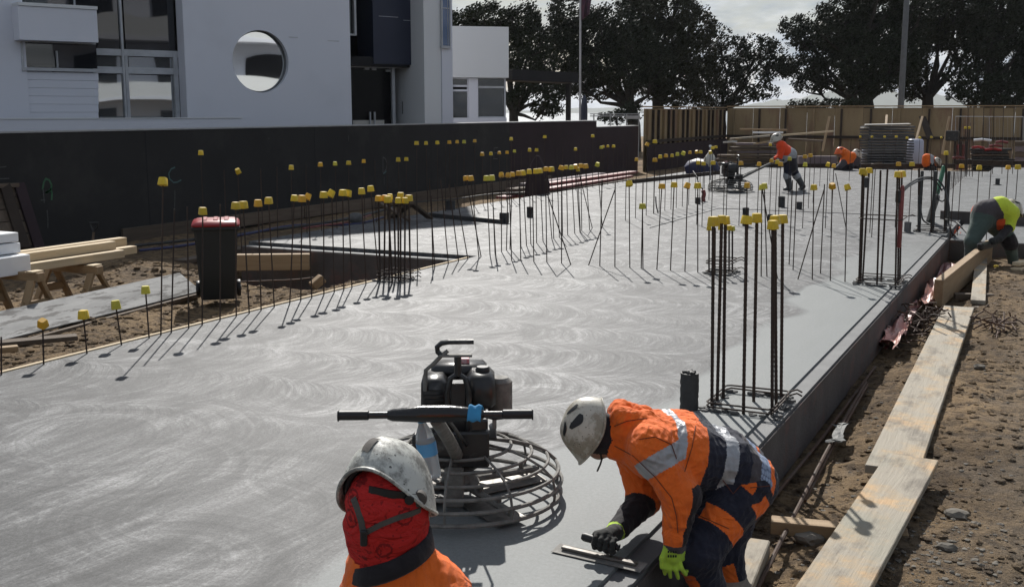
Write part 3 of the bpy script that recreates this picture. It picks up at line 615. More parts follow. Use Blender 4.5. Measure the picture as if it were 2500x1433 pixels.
for k in range(7):
    beam('kicker_board', 'timber_old', (-13.94, 13.6 + 2.5 * k, -0.20), (-13.94, 16.07 + 2.5 * k, -0.20), 0.05, 0.24, None, '%s kicker board from the near end along the dark wall foot' % ordn(k), 'board', 'kicker boards at the wall foot')

# ---- white building behind the wall
BO = V(860, 272, 32.0); BO.z = 0
BA = R(65)
bld = empty('white_building', (BO.x, BO.y, 0), BA)
tag(bld, 'large white rendered building with a round window and dark glazed entrance', 'building')
BX = Vector((math.cos(BA), math.sin(BA), 0)); BYv = Vector((-math.sin(BA), math.cos(BA), 0))
def bl(px, py, y0=0.0, org=None, bx=None, by=None):
    org = org or BO; bx = bx or BX; by = by or BYv
    d = ray(px, py); e = Vector((0, 0, EYE)); n_ = by
    t_ = ((org + by * y0) - e).dot(n_) / d.dot(n_); p = e + d * t_ - org
    return p.dot(bx), p.z
HT = 13.2; zb = -0.6
def rect(name, mat, px0, py0, px1, py1, y0, th, parent=None, x0=None, x1=None, z0=None, z1=None, ch=0, **k):
    cl = lambda q: min(300, max(0, q)); my = cl((cl(py0) + cl(py1)) / 2)
    a = bl(px0, my, y0, **k); b = bl(px1, my, y0, **k); mx_ = (px0 + px1) / 2
    X0 = a[0] if x0 is None else x0; X1 = b[0] if x1 is None else x1
    Z1 = (HT - 0.6 if py0 < -100 else bl(mx_, py0, y0, **k)[1]) if z1 is None else z1; Z0 = (zb if py1 > 400 else bl(mx_, py1, y0, **k)[1]) if z0 is None else z0
    return MB().box(((X0 + X1) / 2, y0 + th / 2, (Z0 + Z1) / 2), (abs(X1 - X0), th, abs(Z1 - Z0)), ch=ch).build(name, mat, parent or bld)
zb = -0.6
# porthole panel
x450, x855 = bl(452, 150)[0], bl(856, 150)[0]
cxr, czr = bl(637, 151); rr_ = (bl(637, 75)[1] - bl(637, 227)[1]) / 2
mb = MB(); n_ = 64
def edge_pt(a):
    dx, dz = math.cos(a), math.sin(a); c_ = []
    for lim, dd_ in ((x855 - cxr, dx), (cxr - x450, -dx)):
        if dd_ > 1e-6: c_.append(lim / dd_)
    if dz > 1e-6: c_.append((czr + 3 - czr) / dz)
    if dz < -1e-6: c_.append((czr - zb) / -dz)
    t_ = min(c_); return (cxr + dx * t_, czr + dz * t_)
ang = sorted(set([2 * PI * i / n_ for i in range(n_)] + [math.atan2(dz, dx) % (2 * PI) for dx in (x855 - cxr, x450 - cxr) for dz in (3.0, zb - czr)]))
N = len(ang); vs = []
for a in ang:
    ex = edge_pt(a); c_, s_ = math.cos(a), math.sin(a)
    vs += [(ex[0], 0, ex[1]), (cxr + rr_ * c_, 0, czr + rr_ * s_), (cxr + rr_ * c_, 0.32, czr + rr_ * s_)]
fs = []
for i in range(N):
    j = (i + 1) % N
    fs += [(i * 3, j * 3, j * 3 + 1, i * 3 + 1), (i * 3 + 1, j * 3 + 1, j * 3 + 2, i * 3 + 2)]
mb.add(vs, fs); mb.build('wall', 'render_white', bld)
MB().box(((x450 + x855) / 2, 0.2, (czr + 3 + HT) / 2), (x855 - x450, 0.4, HT - czr - 3)).build('wall', 'render_white', bld)
rw = MB().lathe([(rr_ * 0.99, 0), (rr_ * 0.99, 0.02)], 64, rot=Matrix.Rotation(-PI / 2, 3, 'X'), c=(cxr, 0.17, czr)).build('round_window', 'window_mirror', bld)
MB().tube([(cxr + rr_ * 0.985 * math.cos(a), 0.15, czr + rr_ * 0.985 * math.sin(a)) for a in [2 * PI * i / 48 for i in range(48)]], 0.028, 6, closed=True).build('window_frame', 'pole_grey', rw)
# faint render joints
for a, b in (((705, 91), (727, 95)), ((800, 100), (828, 103))):
    rect('render_joint', 'frame_alu', a[0], a[1], b[0], a[1] + 2, -0.004, 0.006)
# tall glazing bay left of it
xg0, xg1 = bl(236, 150, 0.5)[0], bl(436, 150, 0.5)[0]
MB().box((x450 - (x450 - xg1 - 0.0) / 2 + 0.0, 0.22, (HT + zb) / 2), (x450 - xg1 - 0.012, 0.43, HT - zb)).build('wall_reveal', 'render_white', bld)
def pane(px0, py0, px1, py1, y0=0.5, mat='window_glass', nm='window_pane'):
    return rect(nm, mat, px0, py0, px1, py1, y0, 0.03)
pane(236, -900, 300, 124); pane(304, -900, 425, 128)
pane(236, 138, 308, 166, mat='window_tint'); pane(314, 141, 428, 170, mat='window_tint')
pane(240, 182, 310, 289, mat='window_tint'); pane(317, 184, 433, 289, mat='window_tint')
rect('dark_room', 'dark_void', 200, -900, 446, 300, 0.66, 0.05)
for q in ((230, 122, 436, 138), (230, 165, 436, 181)): rect('mullion', 'frame_alu', q[0], q[1], q[2], q[3], 0.44, 0.10)
rect('mullion', 'frame_alu', 299, -900, 304, 300, 0.42, 0.09); rect('mullion', 'frame_alu', 309, 138, 316, 300, 0.425, 0.09); rect('mullion', 'frame_alu', 427, 132, 437, 300, 0.421, 0.1)
# left end: wall, projecting box, strip window, weatherboards
MB().box((bl(-700, 0)[0] / 2 + bl(54, 0)[0] / 2, 0.2, (HT + zb) / 2), (bl(54, 0)[0] - bl(-700, 0)[0], 0.4, HT - zb)).build('wall', 'render_white', bld)
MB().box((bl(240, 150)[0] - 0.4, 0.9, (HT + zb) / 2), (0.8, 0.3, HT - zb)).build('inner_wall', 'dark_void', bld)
rect('balcony_box', 'render_white', 46, 20, 238, 101, -0.5, 0.9); rect('balcony_cap', 'render_grey', 45, 11, 238, 19, -0.53, 0.96)
pane(54, -900, 240, 12, 0.3); rect('window_frame', 'frame_alu', 181, -600, 184, 14, 0.22, 0.07)
pane(56, 105, 236, 166, 0.22); rect('window_frame', 'frame_alu', 52, 98, 234, 106, -0.02, 0.2); rect('window_frame', 'frame_alu', 52, 104, 58, 176, -0.02, 0.2)
rect('window_frame', 'frame_alu', 55, 167, 240, 175, -0.04, 0.22); rect('window_frame', 'frame_alu', 138, 125, 142, 166, 0.15, 0.05)
for i in range(6):
    y0 = 177 + i * 19.6
    b = rect('weatherboard', 'render_white', 57, y0, 242, y0 + 19.0, -0.02, 0.30); b.rotation_euler = (R(-1.2), 0, 0)
rect('planter_wall', 'render_white', -400, 291, 592, 420, -2.2, 0.25); rect('planter_cap', 'render_grey', -400, 289, 593, 291.5, -2.22, 0.29)
# entrance recess
x1040 = bl(1036, 150)[0]
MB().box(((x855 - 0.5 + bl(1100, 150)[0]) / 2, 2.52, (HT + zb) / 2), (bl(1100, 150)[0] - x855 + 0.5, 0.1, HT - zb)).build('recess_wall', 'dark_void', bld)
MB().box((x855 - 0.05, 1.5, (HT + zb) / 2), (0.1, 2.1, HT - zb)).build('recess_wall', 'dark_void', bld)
MB().box(((x855 + x1040) / 2, 1.3, HT - .2), (x1040 - x855 + 1, 2.6, 0.3)).build('recess_roof', 'render_white', bld)
rect('cladding_panel', 'navy_panel', 911, -900, 1033, 158, 0.7, 0.9); rect('cladding_panel', 'dark_void', 857, 140, 1000, 163, 0.75, 0.8); rect('cladding_panel', 'navy_panel', 1018, 158, 1040, 420, 0.9, 0.2)
rect('panel_fin', 'dark_void', 1034, 108, 1041, 160, 0.2, 0.5)
rect('cable', 'frame_alu', 925, 41, 972, 42.2, 0.69, 0.008); rect('cable', 'frame_alu', 985, 51, 1025, 52.0, 0.69, 0.008)
w_ = rect('window_pane', 'window_glass', 850, -600, 866, 83, 0.55, 0.04); rect('window_frame', 'frame_alu', 865, -600, 870, 87, 0.45, 0.15); rect('window_frame', 'frame_alu', 850, 83, 870, 87.5, 0.44, 0.15)
dr = rect('glass_door', 'door_glass', 858, 168, 958, 420, 1.2, 0.03)
rect('door_frame', 'frame_alu', 858, 162, 982, 166.5, 1.1, 0.1); rect('door_frame', 'frame_alu', 958, 163, 965, 420, 1.12, 0.1)
for px in (903, 914): rect('door_handle', 'frame_alu', px, 274, px + 3, 330, 1.10, 0.04)
for px, py in ((891, 166), (908, 167), (943, 171)): rect('door_fitting', 'frame_alu', px, py, px + 11, py + 5, 1.13, 0.06)
rect('door_sticker', 'sheet_pale', 862, 294, 938, 420, 1.17, 0.01); rect('door_notice', 'deck_grey', 982, 248, 999, 279, 1.19, 0.01)
# right pillar with its bright return and slim blue window
x1078, x1103 = bl(1077, 150)[0], bl(1104, 150)[0]
MB().box(((x1040 + x1078) / 2, 0.96, (HT + zb) / 2), (x1078 - x1040, 1.9, HT - zb)).build('pillar', 'render_grey', bld)
MB().box(((x1078 + x1103) / 2 + 0.006, 1.28, (HT + zb) / 2), (x1103 - x1078 - 0.012, 2.6, HT - zb)).build('pillar', 'render_white', bld)
sw = rect('slim_window', 'window_blue', 1081, -900, 1098, 112, -0.045, 0.03); rect('window_frame', 'frame_alu', 1078.5, -900, 1081, 119, -0.07, 0.05); rect('window_frame', 'frame_alu', 1098, -900, 1100.5, 119, -0.07, 0.05); rect('window_frame', 'frame_alu', 1079, 113, 1100, 119, -0.10, 0.1); rect('window_frame', 'frame_alu', 1093, -900, 1094.2, 112, -0.06, 0.012); rect('window_frame', 'frame_alu', 1081, 20, 1098, 22, -0.06, 0.012)
# body of the building behind its front, so that the roof throws the right shadow
MB().box(((bl(-700, 0)[0] + x1103) / 2, 7.5, (HT + zb) / 2), (x1103 - bl(-700, 0)[0] - 0.3, 9.0, HT - zb - 0.5)).build('rear_block', 'render_white', bld)
MB().box(((bl(-700, 0)[0] + x1103) / 2, 3.2, HT + 0.02), (x1103 - bl(-700, 0)[0], 6.6, 0.2)).build('roof_slab', 'render_white', bld)
# low wing
WO = V(1170, 272, 40.0); WO.z = 0; WA = R(38)
wing = empty('building_wing', (WO.x, WO.y, 0), WA); tag(wing, 'low pale wing with a blank upper box over a door and a window', 'building')
kw = dict(org=WO, bx=Vector((math.cos(WA), math.sin(WA), 0)), by=Vector((-math.sin(WA), math.cos(WA), 0)))
def wrect(name, mat, a, b, c_, d, y0, th): return rect(name, mat, a, b, c_, d, y0, th, wing, **kw)
wrect('upper_box', 'render_grey', 1060, 65, 1242, 190, 0, 4.0)
wrect('lower_wall', 'render_white', 1060, 191, 1106, 420, 0.15, 3); wrect('lower_wall', 'render_white', 1145, 191, 1167, 420, 0.15, 3.02); wrect('lower_wall', 'render_white', 1060, 288, 1237, 420, 0.16, 2.9)
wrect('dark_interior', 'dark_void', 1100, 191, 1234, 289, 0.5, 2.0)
d_ = wrect('side_door', 'window_glass', 1107, 225, 1141, 289, 0.32, 0.04)
for q in ((1105, 191, 1146, 194), (1105, 208, 1146, 213), (1105, 219, 1146, 224)): wrect('door_frame', 'render_white', *q, 0.25, 0.12)
wrect('door_frame', 'render_white', 1141, 194, 1146, 289, 0.26, 0.1); wrect('fanlight', 'window_glass', 1106, 194, 1141, 208, 0.33, 0.03)
wrect('window_pane', 'window_glass', 1168, 194, 1231, 211, 0.3, 0.03); wrect('window_pane', 'window_glass', 1168, 216, 1231, 285, 0.3, 0.03)
for q in ((1166, 190.5, 1235, 193), (1166, 211, 1235, 216), (1166, 285, 1235, 290)): wrect('window_frame', 'frame_alu', *q, 0.22, 0.12)
for q in ((1165.5, 191, 1168, 289), (1231, 191, 1235, 289)): wrect('window_frame', 'frame_alu', *q, 0.225, 0.12)
# dark open canopy beside the wing
cn_ = empty('canopy', V(1390, 300, 45.0)); tag(cn_, 'dark flat canopy on a slim post beside the pale wing', 'canopy')
def at(e, p): return p - e.location
a, b = V(1232, 190, 43.5), V(1391, 192, 44.6)
beam('canopy_roof', 'dark_void', at(cn_, a + Vector((0, 0, 0.08))), at(cn_, b + Vector((0, 0, 0.0))), 1.5, 0.40, cn_)
p = V(1388, 205, 45.0); MB().box(at(cn_, Vector((p.x, p.y, (p.z - 0.6) / 2))), (0.16, 0.16, p.z + 0.6)).build('post', 'dark_void', cn_)
# white house opposite, mirrored in the panes
hN = Vector((math.cos(R(-25)), math.sin(R(-25)), 0))
def house(name, loc, rz, w, d, h, label, storeys, bays):
    e = empty(name, loc, rz); tag(e, label, 'house')
    MB().box((0, d / 2, h / 2), (w, d, h)).build('wall', 'render_white', e); MB().box((0, d / 2, h + 0.15), (w + 0.8, d + 0.8, 0.3)).build('roof', 'render_grey', e)
    for s in range(storeys):
        z = 1.3 + s * 2.9
        for k in range(bays):
            x = (k - (bays - 1) / 2) * w / bays
            MB().box((x, -0.03, z + 0.2), (w / bays * 0.55, 0.1, 1.5)).build('window', 'dark_void', e)
        if s: 
            MB().box((0, -0.8, s * 2.9 + 0.05), (w, 1.6, 0.2)).build('balcony_floor', 'render_white', e)
            MB().box((0, -1.55, s * 2.9 + 0.6), (w, 0.06, 0.9)).build('balcony_rail', 'render_grey', e)
    return e
house('neighbour_house', (12.0, 21, -0.3), R(-90), 13, 9, 8.9, 'white balconied house across the site, seen mirrored in the windows', 3, 3)

# ---- timber hoarding at the back: plywood sheets, studs, rails
def hoarding(name, label, p0, p1, top, nsheet, sid, low):
    e = empty(name, (p0[0], p0[1], -0.4)); tag(e, label, 'fence')
    a, b = Vector((*p0, 0)), Vector((*p1, 0)); d = b - a; L = d.length; u = d.normalized(); rz = math.atan2(u.y, u.x); e.rotation_euler = (0, 0, rz)
    pw = L / nsheet; me = None
    for i in range(nsheet):
        o = MB().box((pw * (i + 0.5), random.uniform(-0.006, 0.006), (top + 0.4) / 2 + random.uniform(-0.012, 0.012)), (pw - 0.012, 0.02, top + 0.3)).build('plywood_sheet', 'timber_fence', e)
    for i in range(nsheet * 2):
        if not low and i % 2: continue
        MB().box((pw * (i + 0.5) / 2 + random.uniform(-.03, .03), sid * 0.06, (top + 0.34) / 2), (0.075, 0.09, top + 0.28)).build('stud', 'timber_stud' if i % 3 else 'timber_fence', e)
    MB().box((L / 2, sid * 0.02, top + 0.42), (L, 0.16, 0.045)).build('top_rail', 'timber', e)
    MB().box((L / 2, sid * 0.125, 1.15), (L, 0.04, 0.11)).build('mid_rail', 'timber_stud', e)
    if low: MB().box((L / 2, sid * 0.14, 0.52), (L, 0.03, 1.02)).build('lower_board', 'wall_purple', e)
    return e
hoarding('hoarding', 'timber hoarding with bare studs continuing the line of the dark wall', (-13.8, 39.0), (-13.8, 50.0), 2.0, 9, -1, True)
hoarding('hoarding', 'long plywood hoarding across the back of the site below the trees', (-13.7, 50.0), (9.0, 50.0), 2.05, 19, -1, False)
for k, (px, py, qx, qy, D) in enumerate(((2025, 285, 2008, 370, 46.5), (2252, 285, 2236, 345, 45.6), (2318, 285, 2300, 378, 45.0), (2165, 282, 2163, 305, 46.2))):
    beam('raking_prop', 'timber', V(px, py, D), V(qx, qy, D - 1.2), 0.09, 0.05, None, ['raking timber prop against the hoarding right of the plank stack', 'raking timber prop beside the pale tank by the hoarding', 'tall raking timber prop between the tank and the red bundles', 'short raking prop just behind the grey formwork stack'][k], 'timber prop', 'raking props of the hoarding')
beam('leaning_board', 'timber_stud', V(2252, 285, 46.2), V(2272, 340, 45.4), 0.30, 0.03, None, 'dark board leaning on the hoarding by the pale tank', 'board')

# ---- trees behind
def blob(mb, c, rx, ry, rz, nleaf, size):
    """leaf clumps through the volume of one bough"""
    ncl = max(3, int(nleaf / 22))
    for _ in range(ncl):
        while True:
            q = np.random.uniform(-1, 1, 3); l = np.linalg.norm(q)
            if 0.25 < l < 1: break
        q = q / l * (l ** 0.45)
        cc = Vector((c.x + q[0] * rx, c.y + q[1] * ry, c.z + q[2] * rz)); cr = random.uniform(0.16, 0.42)
        for _k in range(22):
            d = np.random.normal(0, 1, 3); d /= np.linalg.norm(d); p_ = cc + Vector(d) * cr * random.random() ** 0.5
            n1 = Vector(np.random.normal(0, 1, 3)).normalized(); n2 = n1.orthogonal().normalized(); n3 = n1.cross(n2)
            s_ = size * random.uniform(0.6, 1.25)
            mb.add([p_ - n2 * s_ * 0.5, p_ + n3 * s_ * 0.26, p_ + n2 * s_ * 0.5, p_ - n3 * s_ * 0.26], [(0, 1, 2, 3)])
def tree(label, D, base, blobs, mat='leaf_dark', tr=0.30, dens=1.25, size=0.18, forks=None):
    k = FPX / math.cos(PIT) / D
    b0 = V(base[0], 300, D); b0.z = -0.5
    e = empty('coastal_tree', b0); tag(e, label, 'tree', 'trees along the shore')
    mb, tb = MB(), MB()
    fk = V(base[0] + (base[2] if len(base) > 2 else 0), base[1], D)
    tb.tube([at(e, b0), at(e, b0 * 0.45 + fk * 0.55 + Vector((0.12, 0, 0))), at(e, fk)], [tr * 1.25, tr, tr * 0.8], 9)
    for (px, py, rx, ry) in blobs:
        rx, ry = rx * 1.13, ry * 1.13; dd_ = random.uniform(-0.6, 0.6) * rx / k
        c_ = V(px, py, D) + VDIR * dd_
        blob(mb, at(e, c_), rx / k, rx / k, ry / k, rx * ry * dens, size)
        mid = fk.lerp(c_, 0.5) + Vector((random.uniform(-.4, .4), random.uniform(-.4, .4), random.uniform(-0.7, 0.1)))
        tb.tube([at(e, fk - Vector((0, 0, 0.3))), at(e, fk.lerp(mid, .5) + Vector((0, 0, -.1))), at(e, mid), at(e, c_)], [tr * 0.5, tr * .36, tr * 0.24, tr * 0.08], 6)
        for _ in range(5):
            q = c_ + Vector((random.uniform(-1, 1) * rx / k, random.uniform(-1, 1) * rx / k, random.uniform(-1, 0.8) * ry / k)) * 0.85
            m2 = mid.lerp(c_, random.uniform(0.2, 0.9))
            tb.tube([at(e, m2), at(e, (m2 + q) / 2 + Vector((random.uniform(-.2, .2), 0, random.uniform(-.25, .2)))), at(e, q)], [tr * 0.22, tr * .15, 0.025], 5, cap=False)
    tb.build('trunk', 'bark', e, smooth=True, angle=60); mb.build('crown', mat, e)
tree('tree rising behind the pale wing, its trunk under the canopy', 56, (1247, 262, 6), [(1130, 50, 36, 18), (1185, 40, 42, 24), (1150, 85, 40, 25), (1215, 85, 42, 36), (1275, 45, 40, 32), (1300, 95, 40, 38), (1270, 145, 46, 34), (1335, 150, 26, 30), (1300, 205, 40, 22), (1262, 240, 26, 18), (1355, 215, 28, 26), (1335, 262, 32, 20)], tr=0.26)
tree('tall dense tree just right of the white flagpole', 62, (1548, 250, -8), [(1390, 35, 52, 42), (1440, 90, 62, 48), (1385, 120, 48, 44), (1500, 60, 52, 42), (1540, 110, 60, 48), (1450, 160, 66, 40), (1520, 175, 60, 40), (1400, 190, 48, 34), (1455, 220, 44, 20), (1360, 85, 36, 36), (1590, 160, 50, 40)], tr=0.36)
tree('broad domed tree in the middle behind the hoarding corner', 64, (1605, 240, 0), [(1570, 35, 52, 36), (1640, 30, 58, 44), (1690, 70, 52, 42), (1620, 95, 62, 46), (1690, 135, 58, 42), (1570, 110, 46, 40), (1640, 165, 60, 42), (1590, 205, 50, 32), (1660, 225, 60, 30), (1720, 185, 46, 38), (1560, 5, 40, 26), (1660, -20, 46, 26)], mat='leaf_olive', tr=0.38)
tree('lower tree with open twisted limbs left of the sky gap', 66, (1760, 262, 0), [(1745, 95, 34, 26), (1790, 125, 42, 30), (1840, 120, 40, 26), (1880, 125, 30, 20), (1770, 175, 50, 32), (1830, 190, 48, 26), (1735, 225, 50, 26), (1890, 165, 30, 22), (1800, 232, 44, 18), (1860, 225, 34, 14), (1700, 255, 60, 14)], tr=0.24, dens=0.9)
tree('leaning tree with a small separate crown beside the sky gap', 65, (2085, 240, 8), [(1950, 65, 34, 24), (1985, 90, 36, 28), (1945, 95, 22, 18), (2010, 130, 44, 28), (1960, 165, 48, 26), (1920, 160, 30, 18), (2040, 180, 56, 34), (1985, 205, 40, 16), (2085, 130, 50, 36), (2040, 90, 44, 32), (1975, 258, 46, 8)], tr=0.30)
tree('huge spreading tree behind the grey lamp post', 60, (2118, 235, -6), [(2080, 30, 66, 40), (2150, 20, 66, 44), (2060, 75, 60, 36), (2130, 95, 70, 46), (2200, 75, 60, 48), (2100, 155, 66, 40), (2170, 160, 62, 44), (2140, -30, 80, 34), (2220, 130, 44, 44), (2110, 205, 52, 24), (2240, 10, 60, 40)], tr=0.46)
tree('tree with a curved dark trunk right of the lamp post', 63, (2255, 232, 10), [(2290, 40, 66, 46), (2350, 20, 60, 40), (2270, 90, 52, 36), (2340, 85, 60, 38), (2235, 175, 40, 36), (2300, -20, 70, 30), (2390, 60, 50, 40), (2225, 215, 34, 24)], mat='leaf_olive', tr=0.36)
tree('dark tree filling the upper right corner', 61, (2400, 225, 6), [(2430, 30, 66, 46), (2480, 70, 60, 44), (2420, 100, 58, 36), (2530, 20, 60, 50), (2470, 140, 60, 40), (2390, 150, 50, 26), (2530, 140, 50, 60), (2440, -25, 70, 30), (2490, 190, 60, 34)], tr=0.34)
tree('low dark bushy tree above the hoarding at the far right', 59, (2440, 262, 0), [(2350, 185, 36, 18), (2380, 215, 50, 26), (2440, 215, 52, 28), (2500, 230, 50, 26), (2410, 248, 60, 14), (2480, 255, 50, 14), (2330, 225, 26, 14), (2560, 225, 50, 40)], tr=0.2, dens=0.9)
tree('scrubby bush low over the hoarding top in the middle', 58, (2040, 262, 0), [(2030, 256, 50, 10), (1990, 260, 30, 8), (2080, 250, 36, 12)], tr=0.08, dens=0.9)
tree('low shrubs along the shore beside the flagpole', 57, (1505, 290, 0), [(1500, 285, 26, 10), (1530, 282, 24, 12), (1475, 290, 18, 6), (1545, 268, 18, 14)], tr=0.06, dens=0.9)

# ---- poles and odds on the shore
e = empty('flagpole', V(1417, 300, 50.0)); tag(e, 'white flagpole with a drooping dark flag in front of the trees', 'flagpole')
a, b = V(1417, 300, 50.0), V(1417, -60, 50.0); a.z = -0.5
MB().tube([at(e, a), at(e, b)], [0.055, 0.04], 10).build('pole', 'pole_white', e, smooth=True)
mb = MB(); rows_ = []
for j in range(10):
    t_ = j / 9; rows_.append([V(1417 + 2 + (30 * (1 - 0.35 * t_)) * i / 8, -40 + 92 * t_ * (1 - 0.18 * i / 8), 50.0) + VDIR * (0.10 * math.sin(i * 1.5 + t_ * 2)) for i in range(9)])
vs = [at(e, p_) for r_ in rows_ for p_ in r_]
mb.add(vs, [(j * 9 + i, j * 9 + i + 1, j * 9 + 10 + i, j * 9 + 9 + i) for j in range(9) for i in range(8)]); f_ = mb.build('flag', 'flag_cloth', e, smooth=True, angle=80)
f_.modifiers.new('s', 'SOLIDIFY').thickness = 0.01
e = empty('lamp_post', V(2196, 300, 52.0)); tag(e, 'tall grey lamp post rising in front of the trees', 'lamp post')
a, b = V(2197, 300, 52.0), V(2197, -400, 52.0); a.z = -0.5; b = Vector((a.x, a.y, 13.0))
MB().tube([at(e, a), at(e, b)], [0.15, 0.10], 12).build('pole', 'pole_grey', e, smooth=True)
MB().box(at(e, b + Vector((0.6, 0, 0))), (1.4, 0.25, 0.12), ch=0.03).build('lamp_head', 'pole_grey', e)
a = V(1426, 300, 49.0); a.z = -0.4
o = MB().lathe([(0.10, 0), (0.13, 0.5), (0.15, 1.6), (0.15, 2.4), (0.11, 2.75), (0.03, 2.95)], 10).build('folded_umbrella', 'navy_panel', None, a, smooth=True); tag(o, 'folded dark umbrella standing beside the flagpole', 'umbrella')
e = empty('shore_rail', V(1500, 290, 55)); tag(e, 'pale rail along the shore behind the low wall', 'railing')
for py in (279, 284): beam('rail', 'coping', at(e, V(1440, py, 55)), at(e, V(1562, py, 55)), 0.04, 0.05, e)
for px in (1450, 1490, 1530, 1560): a = V(px, 279, 55); MB().box(at(e, Vector((a.x, a.y, (a.z - 0.5) / 2))), (0.05, 0.05, a.z + 0.5)).build('post', 'coping', e)
a, b = V(1528, 288, 54), V(1562, 288, 54)
beam('low_bench', 'coping', a, b, 0.5, 0.12, None, 'pale bench slab beyond the lower wall end', 'bench')

# ================================================================== REINFORCEMENT
def cap_mesh(mat):
    mb = MB(); rings = []
    for z, w in ((-0.046, 0.035), (-0.044, 0.037), (0.014, 0.031), (0.020, 0.027), (0.020, 0.012)):
        ring = []
        for k in range(16):
            a = 2 * PI * k / 16; c_, s_ = math.cos(a), math.sin(a); q = (abs(c_) ** 5 + abs(s_) ** 5) ** (-0.2)
            ring.append(Vector((c_ * q * w, s_ * q * w, z)))
        rings.append(ring)
    mb.loft(rings)
    o = mb.build('cap_source', mat, smooth=True, angle=50); me = o.data; bpy.data.objects.remove(o); return me
CAPS = {k: cap_mesh(v) for k, v in (('y', 'cap_yellow'), ('o', 'cap_yellow_shade'), ('l', 'cap_lime'))}
def bar_mesh(L, r, ribs, mat='rebar'):
    mb = MB()
    if ribs:
        n_ = int(L / 0.012); pts = [(0, 0, L * i / n_) for i in range(n_ + 1)]
        mb.tube(pts, [r * (1.09 if i % 2 else 0.95) for i in range(n_ + 1)], 8)
    else: mb.tube([(0, 0, 0), (0, 0, L)], r, 6)
    o = mb.build('bar_source', mat, smooth=True, angle=60); me = o.data; bpy.data.objects.remove(o); return me
THIN, THICK = bar_mesh(1.0, 0.0066, False), bar_mesh(1.0, 0.0105, True)
MIDB = bar_mesh(1.0, 0.010, False)
def add_bar(name, base, top, me, capc=None, parent=None, sink=0.08, capscale=1.0):
    d = top - base; q = d.to_track_quat('Z', 'Y'); off = parent.location if parent else Vector((0, 0, 0))
    o = put(name, me, parent, base - d.normalized() * sink - off); o.rotation_mode = 'QUATERNION'; o.rotation_quaternion = q; o.scale = (1, 1, d.length + sink)
    if capc:
        c_ = put('safety_cap', CAPS[capc], o); c_.location = (0, 0, 1.0)
        t_ = 0.10 if random.random() < 0.75 else 0.45
        k = capscale * random.uniform(0.88, 1.08)
        # undo the stretch of the bar, then a small tilt of its own
        c_.rotation_euler = (0, 0, random.uniform(0, 1.5)); c_.scale = (k, k, k / (d.length + sink))
        if t_ > 0.2:
            o.scale = (1, 1, 1); c_.scale = (k, k, k)
            o.data = stretched(me, d.length + sink); c_.location = (0, 0, d.length + sink); c_.rotation_euler = (random.uniform(-t_, t_), random.uniform(-t_, t_), random.uniform(0, 1.5))
    return o
SM = {}
def stretched(me, L):
    key = (me.name, round(L, 2))
    if key not in SM:
        m2 = me.copy(); m2.transform(Matrix.Diagonal((1, 1, L, 1))); SM[key] = m2
    return SM[key]
def row(label_fmt, group, bars, ycol='yyyo', me=None):
    for i, (b, t_, c_) in enumerate(bars):
        cc = None if not c_ else (random.choice(ycol) if c_ == 1 else c_)
        o = add_bar('starter_bar', b, t_, me or THIN, cc)
        tag(o, label_fmt % ordn(i) + ('' if c_ else ', uncapped'), 'rebar', group)
# the row on the left slab edge
L_ = [(3, 915, 3, 822, 0), (111, 890, 104, 786, 1), (210.5, 863, 203, 764, 'y'), (294, 842, 282, 740, 'l'), (359, 825, 355, 704, 'l'), (397, 819, 398, 440, 'y'), (425, 813, 426, 511, 0), (464, 802, 457, 505, 0), (498, 794, 495, 512, 'y'), (540, 783, 538, 499, 0), (577.6, 773, 575.5, 499, 'y'), (604, 764.6, 593.5, 497, 'y'), (639, 758, 630, 493, 'o'), (670.6, 750, 655.5, 487, 'y'), (712.7, 741, 718.6, 481, 'y'), (736, 734, 737, 482, 'o'), (759, 727, 753, 478, 'o'), (792, 720, 790, 473, 'y'), (815, 713.5, 810, 470, 'y'), (841, 708, 836.6, 468, 'y'), (860, 703, 850, 469, 'y'), (888, 694, 882.6, 464, 'y'), (913, 685.6, 904.6, 458, 'y'), (1018.7, 663, 1017, 470, 0), (1050, 652, 1048, 436, 0), (1057, 654, 1053, 478, 0), (1081.5, 643.7, 1076, 440, 0), (1099, 637, 1096, 452, 0), (1114.6, 631, 1110, 448, 0)]
bars = []
for bx, by, tx, ty, c_ in L_:
    b = P(bx, by); b.x = -6.655; bars.append((b, V(tx, ty, fwd(b)), c_))
row('%s starter bar from the near end of the left slab edge', 'starter bars on the left slab edge', bars)
# the row on the far edge of the wing slab, below the dark wall
W_ = [(490, 371, 'y'), (547, 415, 0), (580, 416, 'y'), (636, 412, 0), (676, 407, 0), (711, 407, 'y'), (747, 403, 0), (782, 400, 'o'), (818, 398, 'l'), (851, 396, 'y'), (888, 392, 'o'), (915, 391, 0), (945, 391, 0), (972, 388, 'y'), (992, 387, 'y'), (1017, 348, 'y'), (1040, 348, 'y'), (1067.5, 347, 'y'), (1088, 345, 0), (1097, 346, 'o'), (1116, 345, 'o'), (1133, 345, 'l'), (1159, 343, 'o'), (1177, 375, 'o'), (1198.5, 374, 'y'), (1219, 372, 'o'), (1238, 371, 'o'), (1248, 338, 'y'), (1256, 368, 'l'), (1273, 367, 0), (1293, 365, 'y'), (1310, 365, 'y'), (1330, 333, 'y'), (1360, 364, 0), (1374, 362, 0), (1405, 363, 'y'), (1416, 362, 0), (1430, 363, 0), (1447, 331, 'y'), (1468, 359, 'l'), (1473, 357, 'y'), (1484, 356, 'y'), (1498, 356, 'y'), (1509, 352, 0), (1522, 352, 0), (1536, 352, 0)]
bars = []
for tx, ty, c_ in W_:
    t_ = PX(tx, ty, -10.30 + random.uniform(-.03, .03)); b = Vector((t_.x, t_.y + random.uniform(-.04, .04), -0.3 if t_.y < 12.5 else 0.0)); bars.append((b, t_, c_))
